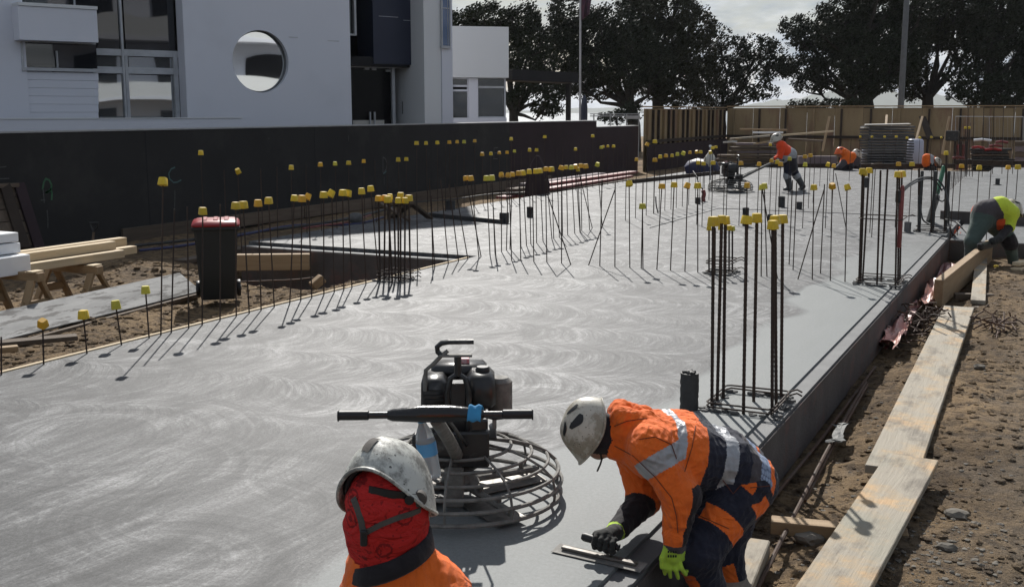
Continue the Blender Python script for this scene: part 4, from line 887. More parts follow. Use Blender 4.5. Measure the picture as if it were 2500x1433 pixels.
row('%s starter bar from the bin in the far row below the dark wall', 'starter bars below the dark wall', bars)
# the row running away down the middle
M_ = [(1141, 624.5, 1137, 433, 'o'), (1153, 628, 1149.5, 433, 'o'), (1190, 622, 1188, 433, 'l'), (1203, 619, 1201, 432, 'l'), (1222, 615, 1224, 425, 'o'), (1238, 611, 1241, 426, 'o'), (1250, 608, 1251, 424, 'o'), (1267, 602, 1266, 421, 'o'), (1279, 599, 1276, 420, 'y'), (1294, 596, 1292, 417, 'y'), (1307, 593, 1308, 416, 'y'), (1321, 589, 1318, 415, 'y'), (1335, 584, 1332.6, 411, 'o'), (1346.6, 583, 1346, 411, 'y'), (1358, 579, 1360, 408, 0), (1374, 576, 1371, 408, 'o'), (1383, 574, 1382.5, 407, 'y'), (1393.5, 570, 1395, 407, 'l'), (1405, 567, 1405, 405, 'o'), (1411, 566, 1410, 412, 'y'), (1417, 564, 1418, 403, 'o'), (1429, 561, 1430, 404, 'o'), (1459.5, 553.7, 1459, 400, 'l')]
bars = []
for bx, by, tx, ty, c_ in M_:
    b = P(bx, by); b.x = -6.62 + random.uniform(-.03, .03); bars.append((b, V(tx, ty, fwd(b)), c_))
for tx, ty, c_ in [(1530, 352, 0), (1554, 388, 'o'), (1581, 351, 'o'), (1599, 344, 'y'), (1599, 389, 'o'), (1612, 381, 'y'), (1626, 379, 'o'), (1641, 378.6, 'y'), (1654, 375, 'l'), (1669, 373, 'l'), (1684.5, 371, 'o'), (1700.6, 370, 'o'), (1711, 370, 'y'), (1722, 372, 0), (1734, 371, 'y')]:
    t_ = PX(tx, ty, -6.62); b = Vector((t_.x, t_.y, 0)); bars.append((b, t_, c_))
row('%s starter bar from the trench corner in the row running down the middle', 'starter bars down the middle', bars)
# the cross row in front of the near column cages
B_ = [(1204, 634, 1201, 450, 0), (1245.5, 636, 1243, 447, 0), (1269, 637, 1268, 436, 0), (1300, 640, 1300, 446, 0), (1330.5, 641.6, 1332, 440, 0), (1370.7, 643, 1371, 440, 0), (1463, 650, 1470, 440, 0), (1497.6, 653, 1502, 443.7, 0), (1531, 656, 1536, 446, 'y'), (1563.6, 656, 1570, 446.6, 0), (1565.5, 657, 1568.6, 501, 'l'), (1602.6, 659, 1616, 452.5, 'o'), (1635, 660.7, 1646, 449, 'y'), (1671, 663.6, 1679, 451, 'o'), (1704, 665, 1703.5, 451, 'y'), (1823, 672, 1824, 450, 'o'), (1857, 675.6, 1860, 455, 'l'), (1871, 676, 1866, 452, 'l'), (1981.6, 683.6, 1987, 455, 'y'), (2025, 687, 2032, 452, 'o'), (2063, 688, 2068, 455, 'y')]
bars = []
for bx, by, tx, ty, c_ in B_:
    b = P(bx, by); b.y = 12.42 + random.uniform(-.02, .02); bars.append((b, V(tx, ty, fwd(b)), c_))
row('%s upright starter bar from the left in the cross row of the near bay', 'starter bars of the cross row', bars)
for k, (bx, by, tx, ty) in enumerate(((1393.5, 646, 1336, 473), (1437, 647.5, 1502, 461), (1446, 557, 1412, 415), (1948, 682, 2012, 463), (1898, 679, 1861, 462), (2066, 560, 2040, 424), (1471, 551, 1502, 462))):
    b = P(bx, by); o = add_bar('brace_bar', b, V(tx, ty, fwd(b)), THIN)
    tag(o, ['slanting bar leaning left beside the row down the middle', 'slanting bar leaning right beside the cross row', 'slanting bar leaning on the capped middle row', 'long slanting bar left of the three right-hand capped bars', 'slanting bar beneath a lime cap behind the near column cage', 'slanting bar behind the right column cage', 'short slanting bar crossing the cross row near the middle'][k], 'rebar', 'slanting bars')
# bars of the far bays
bars = []
F_ = [(1809, 397, 'o'), (1853.6, 399, 'o'), (1881, 352, 'y'), (1884, 391, 'o'), (1898, 394, 'y'), (1906, 399, 'o'), (1928, 386, 'l'), (1966, 381, 'o'), (1979, 378, 'o'), (1966, 400, 'l'), (2022, 400, 'y'), (2036, 403, 'o'), (2194, 399, 'o'), (2227, 399, 'y'), (2348, 404, 'o'), (2391, 407, 'y'), (2461.6, 407, 'o'), (2485.6, 406, 'y'), (1705, 396, 'y'), (1718, 398, 'y'), (1741, 396, 'y'), (1740, 360, 'y'), (1748, 358, 'y'), (1760, 345, 0), (2006, 345, 0), (2030, 340, 0), (2078, 340, 0), (1990, 372, 0), (2013, 450, 0), (1935, 440, 0), (1945, 446, 0), (2132, 405, 0), (2137, 410, 0), (2290, 400, 0), (2330, 420, 0), (2420, 410, 0), (1770, 392, 0), (1777, 398, 0)]
for tx, ty, c_ in F_:
    h = 1.03 if ty > 350 else 1.12
    t_ = P(tx, ty, h)
    if t_.y > 36.8: t_ = t_ * (36.8 / t_.y); t_.z = V(tx, ty, fwd(t_)).z
    z0 = 0.14 if (t_.x > -1.8 and t_.y > 20.6) else (-0.06 if t_.x > -1.4 else 0)
    bars.append((Vector((t_.x, t_.y, z0)), t_, c_))
bars.sort(key=lambda q: q[0].length)
row('%s nearest of the scattered starter bars in the far bays', 'starter bars in the far bays', bars)
bars = []
for i, px in enumerate((2100, 2129, 2160, 2188, 2214.6, 2246, 2274, 2298)):
    t_ = PYY(px, 334 + random.uniform(-2, 2), 36.9); bars.append((Vector((t_.x, t_.y, 0.14 if t_.x > -1.8 else 0)), t_, 'y'))
row('%s capped bar from the left in the row before the grey stack', 'starter bars at the back edge', bars)
bars = []
for i in range(12):                                           # close-set uncapped row at the far right bay
    b = P(2322 + 3.6 * i, 455 - 3.2 * i, 0.14); bars.append((b, b + Vector((0, 0, 0.62 + .07 * i)), 0))
row('%s thin bar of the close-set row left of the raised slab', 'close-set bars of the raised slab', bars)
bars = []
for px, top in ((2364, 262), (2378, 262), (2402, 261), (2427, 262), (2450, 262), (2476, 262)):
    b = P(px - 4, 425, 0.14); bars.append((b, V(px, top, fwd(b)), 0))
row('%s tall dark bar from the left before the red bundles', 'tall bars before the red bundles', bars, me=MIDB)
bars = []
for px in (2357, 2366.6):
    b = P(px, 424, 0.14); bars.append((b, V(px, 311, fwd(b)), 'y'))
row('%s of the paired tall capped bars before the red bundles', 'paired tall capped bars', bars, me=MIDB)

# ---- column cages: bars with caps, stirrups
def cage(label, bars, ties, me, capscale=1.0, tie_r=0.005, splat=True):
    bs_ = [(P(bx, by), tx, ty, c_) for bx, by, tx, ty, c_ in bars]
    ctr = sum((b[0] for b in bs_), Vector((0, 0, 0))) / len(bs_)
    e = empty('column_cage', ctr); tag(e, label, 'rebar cage', 'column starter cages')
    for b, tx, ty, c_ in bs_: add_bar('cage_bar', b, V(tx, ty, fwd(b)), me, c_, e, 0.08, capscale)
    x0, x1 = min(b[0].x for b in bs_) - 0.02, max(b[0].x for b in bs_) + 0.02; y0, y1 = min(b[0].y for b in bs_) - 0.02, max(b[0].y for b in bs_) + 0.02
    for z in ties:
        q = [(x0, y0), (x1, y0), (x1, y1), (x0, y1)]; pts = []
        for i in range(4):
            a, b = Vector((*q[i], z)), Vector((*q[(i + 1) % 4], z + random.uniform(-.006, .006)))
            pts += [at(e, a.lerp(b, t_)) for t_ in (0.06, 0.5, 0.94)]
        MB().tube(pts, tie_r, 6, closed=True).build('stirrup', 'rebar', e, smooth=True)
        hk = Vector((x1, y1, z)); MB().tube([at(e, hk), at(e, hk + Vector((0.04, 0.02, 0.012))), at(e, hk + Vector((0.075, 0.01, 0.0)))], tie_r, 6).build('stirrup_hook', 'rebar', e, smooth=True)
    if splat:
        mb = MB()
        for _ in range(70):
            t_ = random.random(); sd = random.randrange(4); j = random.uniform(-0.03, 0.03)
            x = x0 + (x1 - x0) * t_ if sd < 2 else (x0 if sd == 2 else x1) + j; y = y0 + (y1 - y0) * t_ if sd >= 2 else (y0 if sd == 0 else y1) + j
            r_ = random.uniform(0.008, 0.028); mb.sphere(at(e, Vector((x, y, random.uniform(0, 0.015)))), (r_ * 1.4, r_, r_ * 0.6), 6)
        kind(mb.build('mortar_crust', 'concrete_lump', e, smooth=True), 'stuff')
    return e
cage('near column cage of thick ribbed bars with large yellow caps', [(1738, 997, 1742, 536, 'y'), (1751, 984, 1762, 532, 'y'), (1766, 973, 1771, 534, 'y'), (1815, 1010, 1823, 533, 'y'), (1840, 980, 1848, 528, 'y'), (1885, 1010, 1887, 545, 'y'), (1895, 999, 1892, 533, 'y'), (1907, 973, 1911, 531, 'y')], (0.025, 0.05), THICK, 0.82, 0.006)
cage('middle column cage on the right slab edge, two clusters of caps', [(2097, 692, 2106, 416, 'y'), (2101, 690, 2110, 421, 'y'), (2106, 686, 2122, 414, 'y'), (2141, 697, 2150, 416, 0), (2151, 688, 2167, 412, 0), (2186, 701, 2191, 423, 'y'), (2192, 698, 2196, 424, 'o'), (2197, 686, 2202, 422, 'y')], (0.03, 0.06, 0.72), THICK, 0.95, 0.006)
cage('far column cage with black sleeves beside looping hoses', [(2241, 565, 2243, 413, 0), (2245, 566, 2245, 411, 0), (2273, 568, 2275, 408, 0), (2278, 564, 2280, 408, 0), (2305, 568, 2310, 372, 'y'), (2309, 566, 2312, 378, 0)], (0.03, 0.09), MIDB, 1.0, 0.007)
cage('small column cage with two stirrups behind the near cage', [(1731, 668, 1731, 555, 'y'), (1745, 671, 1746, 556, 0), (1762, 671, 1759, 554, 'y'), (1780, 668, 1780, 554, 'y'), (1788, 667, 1788, 556, 'l'), (1770, 662, 1770, 560, 0)], (0.04, 0.13, 0.16), MIDB, 0.8, 0.006)
cage('column cage on the left slab edge with a crowd of caps', [(928, 687, 924, 482, 'o'), (938, 684, 940, 481, 'o'), (950, 686, 952, 478, 'y'), (958, 690, 947, 484, 'y'), (973, 690, 972, 487, 'y'), (978, 684, 978, 475, 'y'), (988, 687, 989, 487, 'y'), (1002, 683, 998, 481, 'y'), (966, 679, 962, 492, 0)], (0.03, 0.07, 0.11), MIDB, 1.0, 0.006)
for k, (px, py) in enumerate(((2243, 566), (2275, 567), (2308, 567))):
    b = P(px, py); o = MB().lathe([(0.030, 0.0), (0.026, 0.02), (0.024, 0.92), (0.018, 0.94)], 10).build('bar_sleeve', 'pipe_black', None, b + Vector((0, 0, 0.004)), smooth=True)
    tag(o, ['black sleeve on the left bars of the far column cage', 'black sleeve on the middle bars of the far column cage', 'black sleeve on the right bars of the far column cage'][k], 'sleeve', 'black bar sleeves')
# needle vibrator strapped to the middle cage
b = P(2190, 699); o = MB().lathe([(0.020, 0.42), (0.024, 0.45), (0.024, 1.04), (0.016, 1.08)], 10).build('red_sleeve', 'poly_red', None, b + Vector((0.0, -0.02, 0)), smooth=True); tag(o, 'dark red sleeve on a bar of the right middle column cage', 'sleeve')
for k, (px, py, w) in enumerate(((2194, 480, .06), (2116, 446, .05), (2246, 487, .06))):
    o = MB().box(V(px, py, fwd(P(2190, 699)) if k < 2 else fwd(P(2243, 566))) , (w, w, w * 2.2), ch=0.01).build('junction_box', 'pipe_black', None); tag(o, ['black junction box tied high on the right cluster of the middle cage', 'black box tied high on the left cluster of the middle cage', 'small black box on the sleeve of the far column cage'][k], 'junction box')
def hose(name, label, pts, r, mat='pipe_black', cat='hose'):
    out = []
    pts = [Vector(p) for p in pts]
    for i in range(len(pts) - 1):                             # Catmull-Rom
        p0, p1, p2, p3 = pts[max(i - 1, 0)], pts[i], pts[i + 1], pts[min(i + 2, len(pts) - 1)]
        for k in range(8):
            t_ = k / 8; out.append(0.5 * ((2 * p1) + (p2 - p0) * t_ + (2 * p0 - 5 * p1 + 4 * p2 - p3) * t_ ** 2 + (3 * p1 - p0 - 3 * p2 + p3) * t_ ** 3))
    out.append(pts[-1]); o = MB().tube(out, r, 7).build(name, mat, None, smooth=True); tag(o, label, cat); return o
D3 = fwd(P(2275, 567))
hose('looping_hose', 'black hose arching between the two right-hand column cages', [V(2196, 470, fwd(P(2190, 699)) + 0.1), V(2215, 452, D3 - 3), V(2242, 437, D3 - 1), V(2268, 433, D3), V(2290, 440, D3), V(2304, 458, D3 - .1), V(2312, 480, D3 - .2), V(2317, 510, D3 - .3), V(2316, 545, D3 - .3), V(2322, 565, D3 - .4), P(2332, 577, -0.05)], 0.014)
hose('looping_hose', 'second thinner hose arching just under the first one', [V(2198, 476, fwd(P(2190, 699)) + 0.1), V(2218, 456, D3 - 3), V(2244, 442, D3 - 1), V(2266, 437, D3), V(2284, 443, D3), V(2300, 466, D3)], 0.011)
hose('coiled_hose', 'black hose curled in a ring on the far column cage', [V(2304, 462, D3), V(2293, 464, D3), V(2288, 474, D3), V(2290, 486, D3), V(2300, 492, D3), V(2308, 486, D3)], 0.010)
hose('trailing_hose', 'black hose trailing from the slab corner to the stooping worker', [V(2306, 536, D3), V(2330, 540, D3 - .3), V(2345, 552, D3 - .6), V(2362, 570, D3 - 1)], 0.016)
hose('trailing_hose', 'dark hose hanging on the sleeve down to the slab', [V(2247, 500, D3), V(2250, 525, D3 - .1), V(2256, 540, D3 - .1), P(2275, 552)], 0.012)
o = beam('green_tube', 'hi_vis_lime', V(2305, 405, D3 + 1), V(2284, 490, D3 + 1), 0.07, 0.05, None, 'green sheathed tube leaning behind the far column cage', 'tube'); o.data.materials[0] = MATS['rag_blue']
surf('green_sheath', (0.04, 0.17, 0.10), None, 12, 0.5, 0.05, 40, 0.002); o.data.materials[0] = MATS['green_sheath']
beam('leaning_pipe', 'pipe_grey', V(2287, 480, D3 + .4), P(2268, 540), 0.10, 0.10, None, 'grey duct leaning at the end of the raised kerb', 'duct', ch=0.03)

# ---- service pipes standing out of the slab
def pipe(label, px, py, r, h, mat='pipe_black', flange=False, wrap=False, z=0.0):
    b = P(px, py, z); prof = [(r, 0), (r, h)]
    mb = MB(); n_ = 20
    if wrap:
        rings = []
        for j in range(15):
            zz = h * j / 14; rings.append([Vector(((r + random.uniform(-.003, .003)) * math.cos(2 * PI * k / n_), (r + random.uniform(-.003, .003)) * math.sin(2 * PI * k / n_), zz)) for k in range(n_)])
        mb.loft(rings)
        for k in range(14):
            a = random.uniform(0, 2 * PI); rr = r * random.uniform(0.1, 0.8); mb.box((rr * math.cos(a), rr * math.sin(a), h + 0.006), (0.03, 0.012, 0.014), rot=Matrix.Rotation(a, 3, 'Z') @ Matrix.Rotation(random.uniform(-.6, .6), 3, 'X'))
    else: mb.lathe([(r * 1.02, 0), (r, 0.01), (r, h * 0.86), (r * 1.04, h * 0.87), (r * 1.04, h), (r * 0.85, h), (r * 0.85, h - 0.02)], n_)
    if flange: mb.lathe([(r * 1.8, -0.002), (r * 1.8, 0.012), (r, 0.014)], n_)
    o = mb.build('service_pipe', mat, None, b, smooth=True, angle=50); o.rotation_euler = (random.uniform(-.02, .02), random.uniform(-.02, .02), 0)
    tag(o, label, 'pipe', 'service pipes in the slab')
pipe('black wrapped pipe stub in front of the near column cage', 1682, 998, 0.057, 0.235, 'pipe_black', wrap=True)
pipe('short dark pipe stub standing alone right of the dark slot strip', 1293, 530, 0.052, 0.18)
pipe('dark pipe stub behind the cross row beside the red hose', 1704, 498, 0.05, 0.13)
pipe('tall black pipe stub in the far bay below the walking worker', 1908, 506, 0.066, 0.21)
pipe('squat black pipe stub right of the tall one in the far bay', 1951, 511, 0.055, 0.14)
pipe('black rounded pipe rising behind a cap of the near cage', 1820, 552, 0.052, 0.30)
pipe('black pipe just behind the right caps of the near cage', 1879, 560, 0.04, 0.24)
pipe('squat grey pipe beside the far column cage', 2215, 568, 0.052, 0.165, 'pipe_grey', True)
pipe('small flanged pipe on the raised slab at the right', 2435, 452, 0.05, 0.15, 'pipe_black', True, z=0.14)
pipe('dark bucket-shaped stub left of the middle row', 1100, 512, 0.09, 0.17, 'pipe_black')
hose('red_cable_end', 'dark red wrapped cable end standing in the middle bay', [P(1718, 492), V(1717, 484, fwd(P(1718, 492))), V(1719, 474, fwd(P(1718, 492))), V(1716, 464, fwd(P(1718, 492)))], 0.045, 'poly_red', 'cable')
hose('thin_cable', 'thin black cable rising from the red wrapped cable end', [V(1716, 464, fwd(P(1718, 492))), V(1706, 448, fwd(P(1718, 492))), V(1700, 430, fwd(P(1718, 492))), V(1692, 418, fwd(P(1718, 492)) + 1)], 0.011)
hose('thin_cable', 'thin dark cable bent over near the middle row of bars', [P(1606, 518), V(1602, 500, fwd(P(1606, 518))), V(1601, 480, fwd(P(1606, 518)))], 0.012)
# dark strip added for the shade in a slot across the wing slab
beam('slot_shade', 'pipe_black', P(1058, 529) + Vector((0, 0, 0.035)), P(1232, 546) + Vector((0, 0, 0.035)), 0.20, 0.075, None, 'long dark strip standing in for a shaded slot in the wing slab', 'board')
o = MB().box(P(1231, 545) + Vector((0, 0, 0.09)), (0.13, 0.13, 0.18), ch=0.012).build('black_box_out', 'pipe_black'); tag(o, 'small black box former at the end of the dark slot strip', 'box former')

# ================================================================== POWER TROWELS
def power_trowel():
    e = empty('power_trowel')
    Rg = 0.492
    def ringpts(r_, z, n_=56): return [(r_ * math.cos(2 * PI * k / n_), r_ * math.sin(2 * PI * k / n_), z) for k in range(n_)]
    for r_, z, w in ((Rg, 0.035, 0.011), (Rg + 0.004, 0.095, 0.010), (Rg - 0.01, 0.15, 0.009), (Rg - 0.06, 0.195, 0.008), (Rg - 0.14, 0.232, 0.008), (Rg - 0.24, 0.262, 0.008)):
        MB().tube(ringpts(r_, z), w, 7, closed=True).build('guard_ring', 'steel_crusted', e, smooth=True)
    for k in range(10):
        a = 2 * PI * k / 10 + 0.2; c_, s_ = math.cos(a), math.sin(a)
        pr = [(Rg, 0.03), (Rg + 0.006, 0.095), (Rg - 0.008, 0.155), (Rg - 0.06, 0.202), (Rg - 0.14, 0.239), (Rg - 0.24, 0.268), (0.14, 0.28)]
        MB().tube([(r_ * c_, r_ * s_, z) for r_, z in pr], 0.007, 6).build('guard_rib', 'steel_crusted', e, smooth=True)
    for k in range(4):
        a = PI / 2 * k + 0.55; rot = Matrix.Rotation(a, 3, 'Z')
        b = MB().box(rot @ Vector((0.29, 0.0, 0.022)), (0.36, 0.15, 0.006), rot @ Matrix.Rotation(R(7), 3, 'X'), ch=0.002).build('blade', 'steel_worn', e)
        MB().tube([rot @ Vector((0.05, 0, 0.075)), rot @ Vector((0.46, 0, 0.06))], 0.019, 8).build('blade_arm', 'steel_crusted', b, smooth=True)
        for x in (0.2, 0.36): MB().lathe([(0.012, 0), (0.012, 0.03)], 6, rot @ Vector((x, 0.0, 0.075))).build('arm_bolt', 'steel_worn', b)
    MB().lathe([(0.09, 0.05), (0.10, 0.08), (0.07, 0.12), (0.05, 0.14)], 16).build('spider_hub', 'steel_crusted', e, smooth=True)
    MB().lathe([(0.06, 0.13), (0.12, 0.17), (0.125, 0.24), (0.09, 0.29), (0.06, 0.32)], 16).build('gearbox', 'engine_black', e, smooth=True, angle=30)
    MB().box((0, 0.02, 0.335), (0.36, 0.34, 0.022), ch=0.004).build('engine_plate', 'engine_black', e)
    MB().box((-0.01, 0.05, 0.425), (0.20, 0.24, 0.16), ch=0.02).build('crankcase', 'engine_black', e)
    f = MB()
    for k in range(7): f.box((0.0, 0.11, 0.37 + 0.022 * k), (0.26, 0.16, 0.008))
    f.build('cooling_fins', 'engine_black', e)
    t_ = MB().box((0.105, 0.0, 0.545), (0.145, 0.25, 0.165), ch=0.028, taper=0.93).build('fuel_tank', 'engine_black', e, smooth=True, angle=50)
    MB().lathe([(0.034, 0.628), (0.034, 0.640), (0.028, 0.652)], 14, (0.115, -0.02, 0)).build('filler_cap', 'grip_rubber', t_, smooth=True)
    MB().box((-0.115, 0.0, 0.515), (0.125, 0.23, 0.19), ch=0.022, taper=0.96).build('air_filter', 'engine_black', e, smooth=True, angle=50)
    for k in range(5): MB().box((-0.115, -0.118, 0.47 + 0.022 * k), (0.09, 0.006, 0.008)).build('filter_slot', 'grip_rubber', e)
    MB().box((0.0, 0.14, 0.60), (0.27, 0.16, 0.075), ch=0.02).build('recoil_cover', 'engine_black', e, smooth=True, angle=50)
    MB().box((0.02, 0.12, 0.651), (0.062, 0.06, 0.026), ch=0.004).build('warning_sticker', 'sticker_red', e)
    MB().lathe([(0.055, 0), (0.06, 0.01), (0.06, 0.16), (0.04, 0.18)], 12, (0.20, 0.10, 0.39)).build('muffler', 'steel_crusted', e, smooth=True)
    # lifting bail and hook
    MB().tube([(-0.045, -0.15, 0.34), (-0.05, -0.15, 0.56), (-0.035, -0.15, 0.625), (0, -0.15, 0.65), (0.035, -0.15, 0.625), (0.05, -0.15, 0.56), (0.045, -0.15, 0.34)], 0.014, 8).build('lifting_bail', 'engine_black', e, smooth=True)
    MB().box((0, -0.14, 0.47), (0.07, 0.012, 0.26), ch=0.003).build('bail_plate', 'engine_black', e)
    MB().tube([(0.0, -0.15, 0.64), (0.0, -0.15, 0.73)], 0.017, 8).build('hook_stem', 'engine_black', e, smooth=True)
    MB().box((-0.01, -0.15, 0.735), (0.155, 0.035, 0.012), ch=0.003).build('hook_plate', 'steel_crusted', e)
    MB().tube([(-0.075, -0.15, 0.735), (-0.092, -0.15, 0.752), (-0.095, -0.15, 0.775), (-0.075, -0.15, 0.793), (-0.04, -0.15, 0.799), (0.075, -0.15, 0.800)], 0.0125, 8).build('lifting_hook', 'engine_black', e, smooth=True)
    MB().tube([(-0.155, -0.12, 0.56), (-0.15, -0.12, 0.66), (-0.115, -0.13, 0.69), (-0.075, -0.15, 0.735), (-0.045, -0.15, 0.758)], 0.010, 7).build('throttle_bracket', 'steel_crusted', e, smooth=True)
    # belt guard and lower frame
    MB().box((-0.07, -0.15, 0.285), (0.29, 0.07, 0.16), ch=0.012).build('belt_guard', 'engine_black', e)
    MB().box((-0.02, -0.205, 0.30), (0.33, 0.03, 0.17), ch=0.008).build('front_plate', 'engine_black', e)
    MB().box((-0.02, -0.20, 0.12), (0.09, 0.05, 0.20), ch=0.01).build('lower_strut', 'steel_crusted', e)
    for k in range(3): MB().box((0.17, -0.10 + .03 * k, 0.40), (0.02, 0.012, 0.06)).build('muffler_grille', 'steel_crusted', e)
    MB().box((-0.135, -0.224, 0.35), (0.022, 0.006, 0.04)).build('rating_plate', 'sheet_pale', e)
    # handle pole to the operator
    hp0, hp1 = Vector((0.0, -0.10, 0.22)), Vector((-0.065, -1.02, 0.675))
    MB().tube([hp0, hp0.lerp(hp1, 0.5) + Vector((0, 0, 0.01)), hp1], [0.032, 0.028, 0.026], 10).build('handle_pole', 'steel_crusted', e, smooth=True)
    MB().tube([hp0 + Vector((0.05, 0, 0.05)), hp0.lerp(hp1, 0.97) + Vector((0.035, 0, 0.02))], 0.008, 6).build('pitch_rod', 'engine_black', e, smooth=True)
    bz = hp1.z + 0.025; by = hp1.y
    MB().tube([(-0.065 - 0.30, by - .02, bz), (-0.065 + 0.30, by - .02, bz)], 0.0135, 10).build('handle_bar', 'engine_black', e, smooth=True)
    MB().tube([(-0.065 - 0.185, by - .02, bz), (-0.065 - 0.165, by - .02, bz), (-0.065 - 0.05, by - .02, bz + .004), (-0.065 + 0.06, by - .02, bz + .004), (-0.065 + 0.165, by - .02, bz), (-0.065 + 0.185, by - .02, bz)], [0.017, 0.024, 0.034, 0.033, 0.024, 0.017], 12).build('taped_sleeve', 'tape_black', e, smooth=True)
    for s in (-1, 1):
        x0 = -0.065 + s * 0.255; x1 = -0.065 + s * 0.375
        MB().tube([(x0, by - .02, bz), (x0 + s * 0.004, by - .02, bz), (x1 - s * 0.006, by - .02, bz), (x1 - s * .004, by - .02, bz), (x1, by - .02, bz)], [0.014, 0.019, 0.019, 0.023, 0.023], 12).build('grip', 'grip_rubber', e, smooth=True)
    MB().tube([(0.10, by + .02, bz - 0.01), (0.16, by + .03, bz - 0.03), (0.24, by + .02, bz - 0.018)], 0.008, 7).build('clutch_lever', 'grip_rubber', e, smooth=True)
    MB().box((0.10, -0.62, 0.545), (0.075, 0.07, 0.05), ch=0.008).build('throttle_box', 'engine_black', e)
    MB().tube([(0.1, -0.62, 0.56), (0.12, -0.40, 0.52), (0.08, -0.2, 0.48)], 0.006, 6).build('control_cable', 'grip_rubber', e, smooth=True)
    return e
pt = power_trowel(); tag(pt, 'power trowel standing in the foreground with its handlebar towards us', 'power trowel', 'power trowels')
c0 = P(1122, 1211, 0.0); pt.location = c0; pt.rotation_euler = (0, 0, YAW + R(1.5))
pt2 = copy_tree(pt); tag(pt2, 'power trowel being steered by the walking worker in the far bay', 'power trowel', 'power trowels')
c2 = P(1783, 467); hv = P(1925, 466) - c2; pt2.location = c2; pt2.rotation_euler = (0, 0, math.atan2(hv.y, hv.x) + PI / 2); pt2.scale = (1.05, 1.05, 1.05)
# water bottle hung behind the handle bar, and a rag over it
TM = Matrix.Translation(c0) @ Matrix.Rotation(YAW + R(1.5), 4, 'Z')
bt = empty('water_bottle', TM @ Vector((-0.085, -0.97, 0.425))); tag(bt, 'clear water bottle with a blue label hanging under the trowel handlebar', 'bottle'); bt.rotation_euler = (R(6), R(-7), 0); bt.scale = (1.12, 1.12, 1.12)
MB().lathe([(0.001, 0.0), (0.030, 0.002), (0.035, 0.012), (0.034, 0.05), (0.035, 0.075), (0.034, 0.1), (0.0345, 0.135), (0.030, 0.165), (0.018, 0.192), (0.0135, 0.203), (0.0135, 0.214)], 24).build('bottle_body', 'bottle_plastic', bt, smooth=True, angle=60)
MB().lathe([(0.001, 0.006), (0.031, 0.007), (0.0325, 0.02), (0.0315, 0.075)], 20).build('water', 'bottle_plastic', bt, smooth=True)
MB().lathe([(0.0357, 0.088), (0.0357, 0.135)], 24, cap=False).build('bottle_label', 'label_blue', bt, smooth=True)
MB().lathe([(0.0155, 0.208), (0.0155, 0.226), (0.013, 0.229)], 16).build('bottle_cap', 'label_blue', bt, smooth=True)
mb = MB(); G = 12
vs = [TM @ Vector((0.055 + 0.052 * i / G + 0.015 * (j / G), -1.04 + 0.075 * math.sin(PI * j / G) * 0 + (j / G - 0.5) * 0.085, 0.738 + 0.002 * math.sin(0.9 * i) - 0.16 * abs(j / G - 0.5) ** 1.6 + 0.0015 * math.sin(1.1 * j + .8 * i))) for j in range(G + 1) for i in range(G + 1)]
mb.add(vs, [(j * 13 + i, j * 13 + i + 1, j * 13 + 14 + i, j * 13 + 13 + i) for j in range(G) for i in range(G)])
o = mb.build('rag', 'rag_blue', smooth=True, angle=80); o.modifiers.new('s', 'SOLIDIFY').thickness = 0.004; tag(o, 'small blue rag thrown over the trowel handlebar', 'rag')

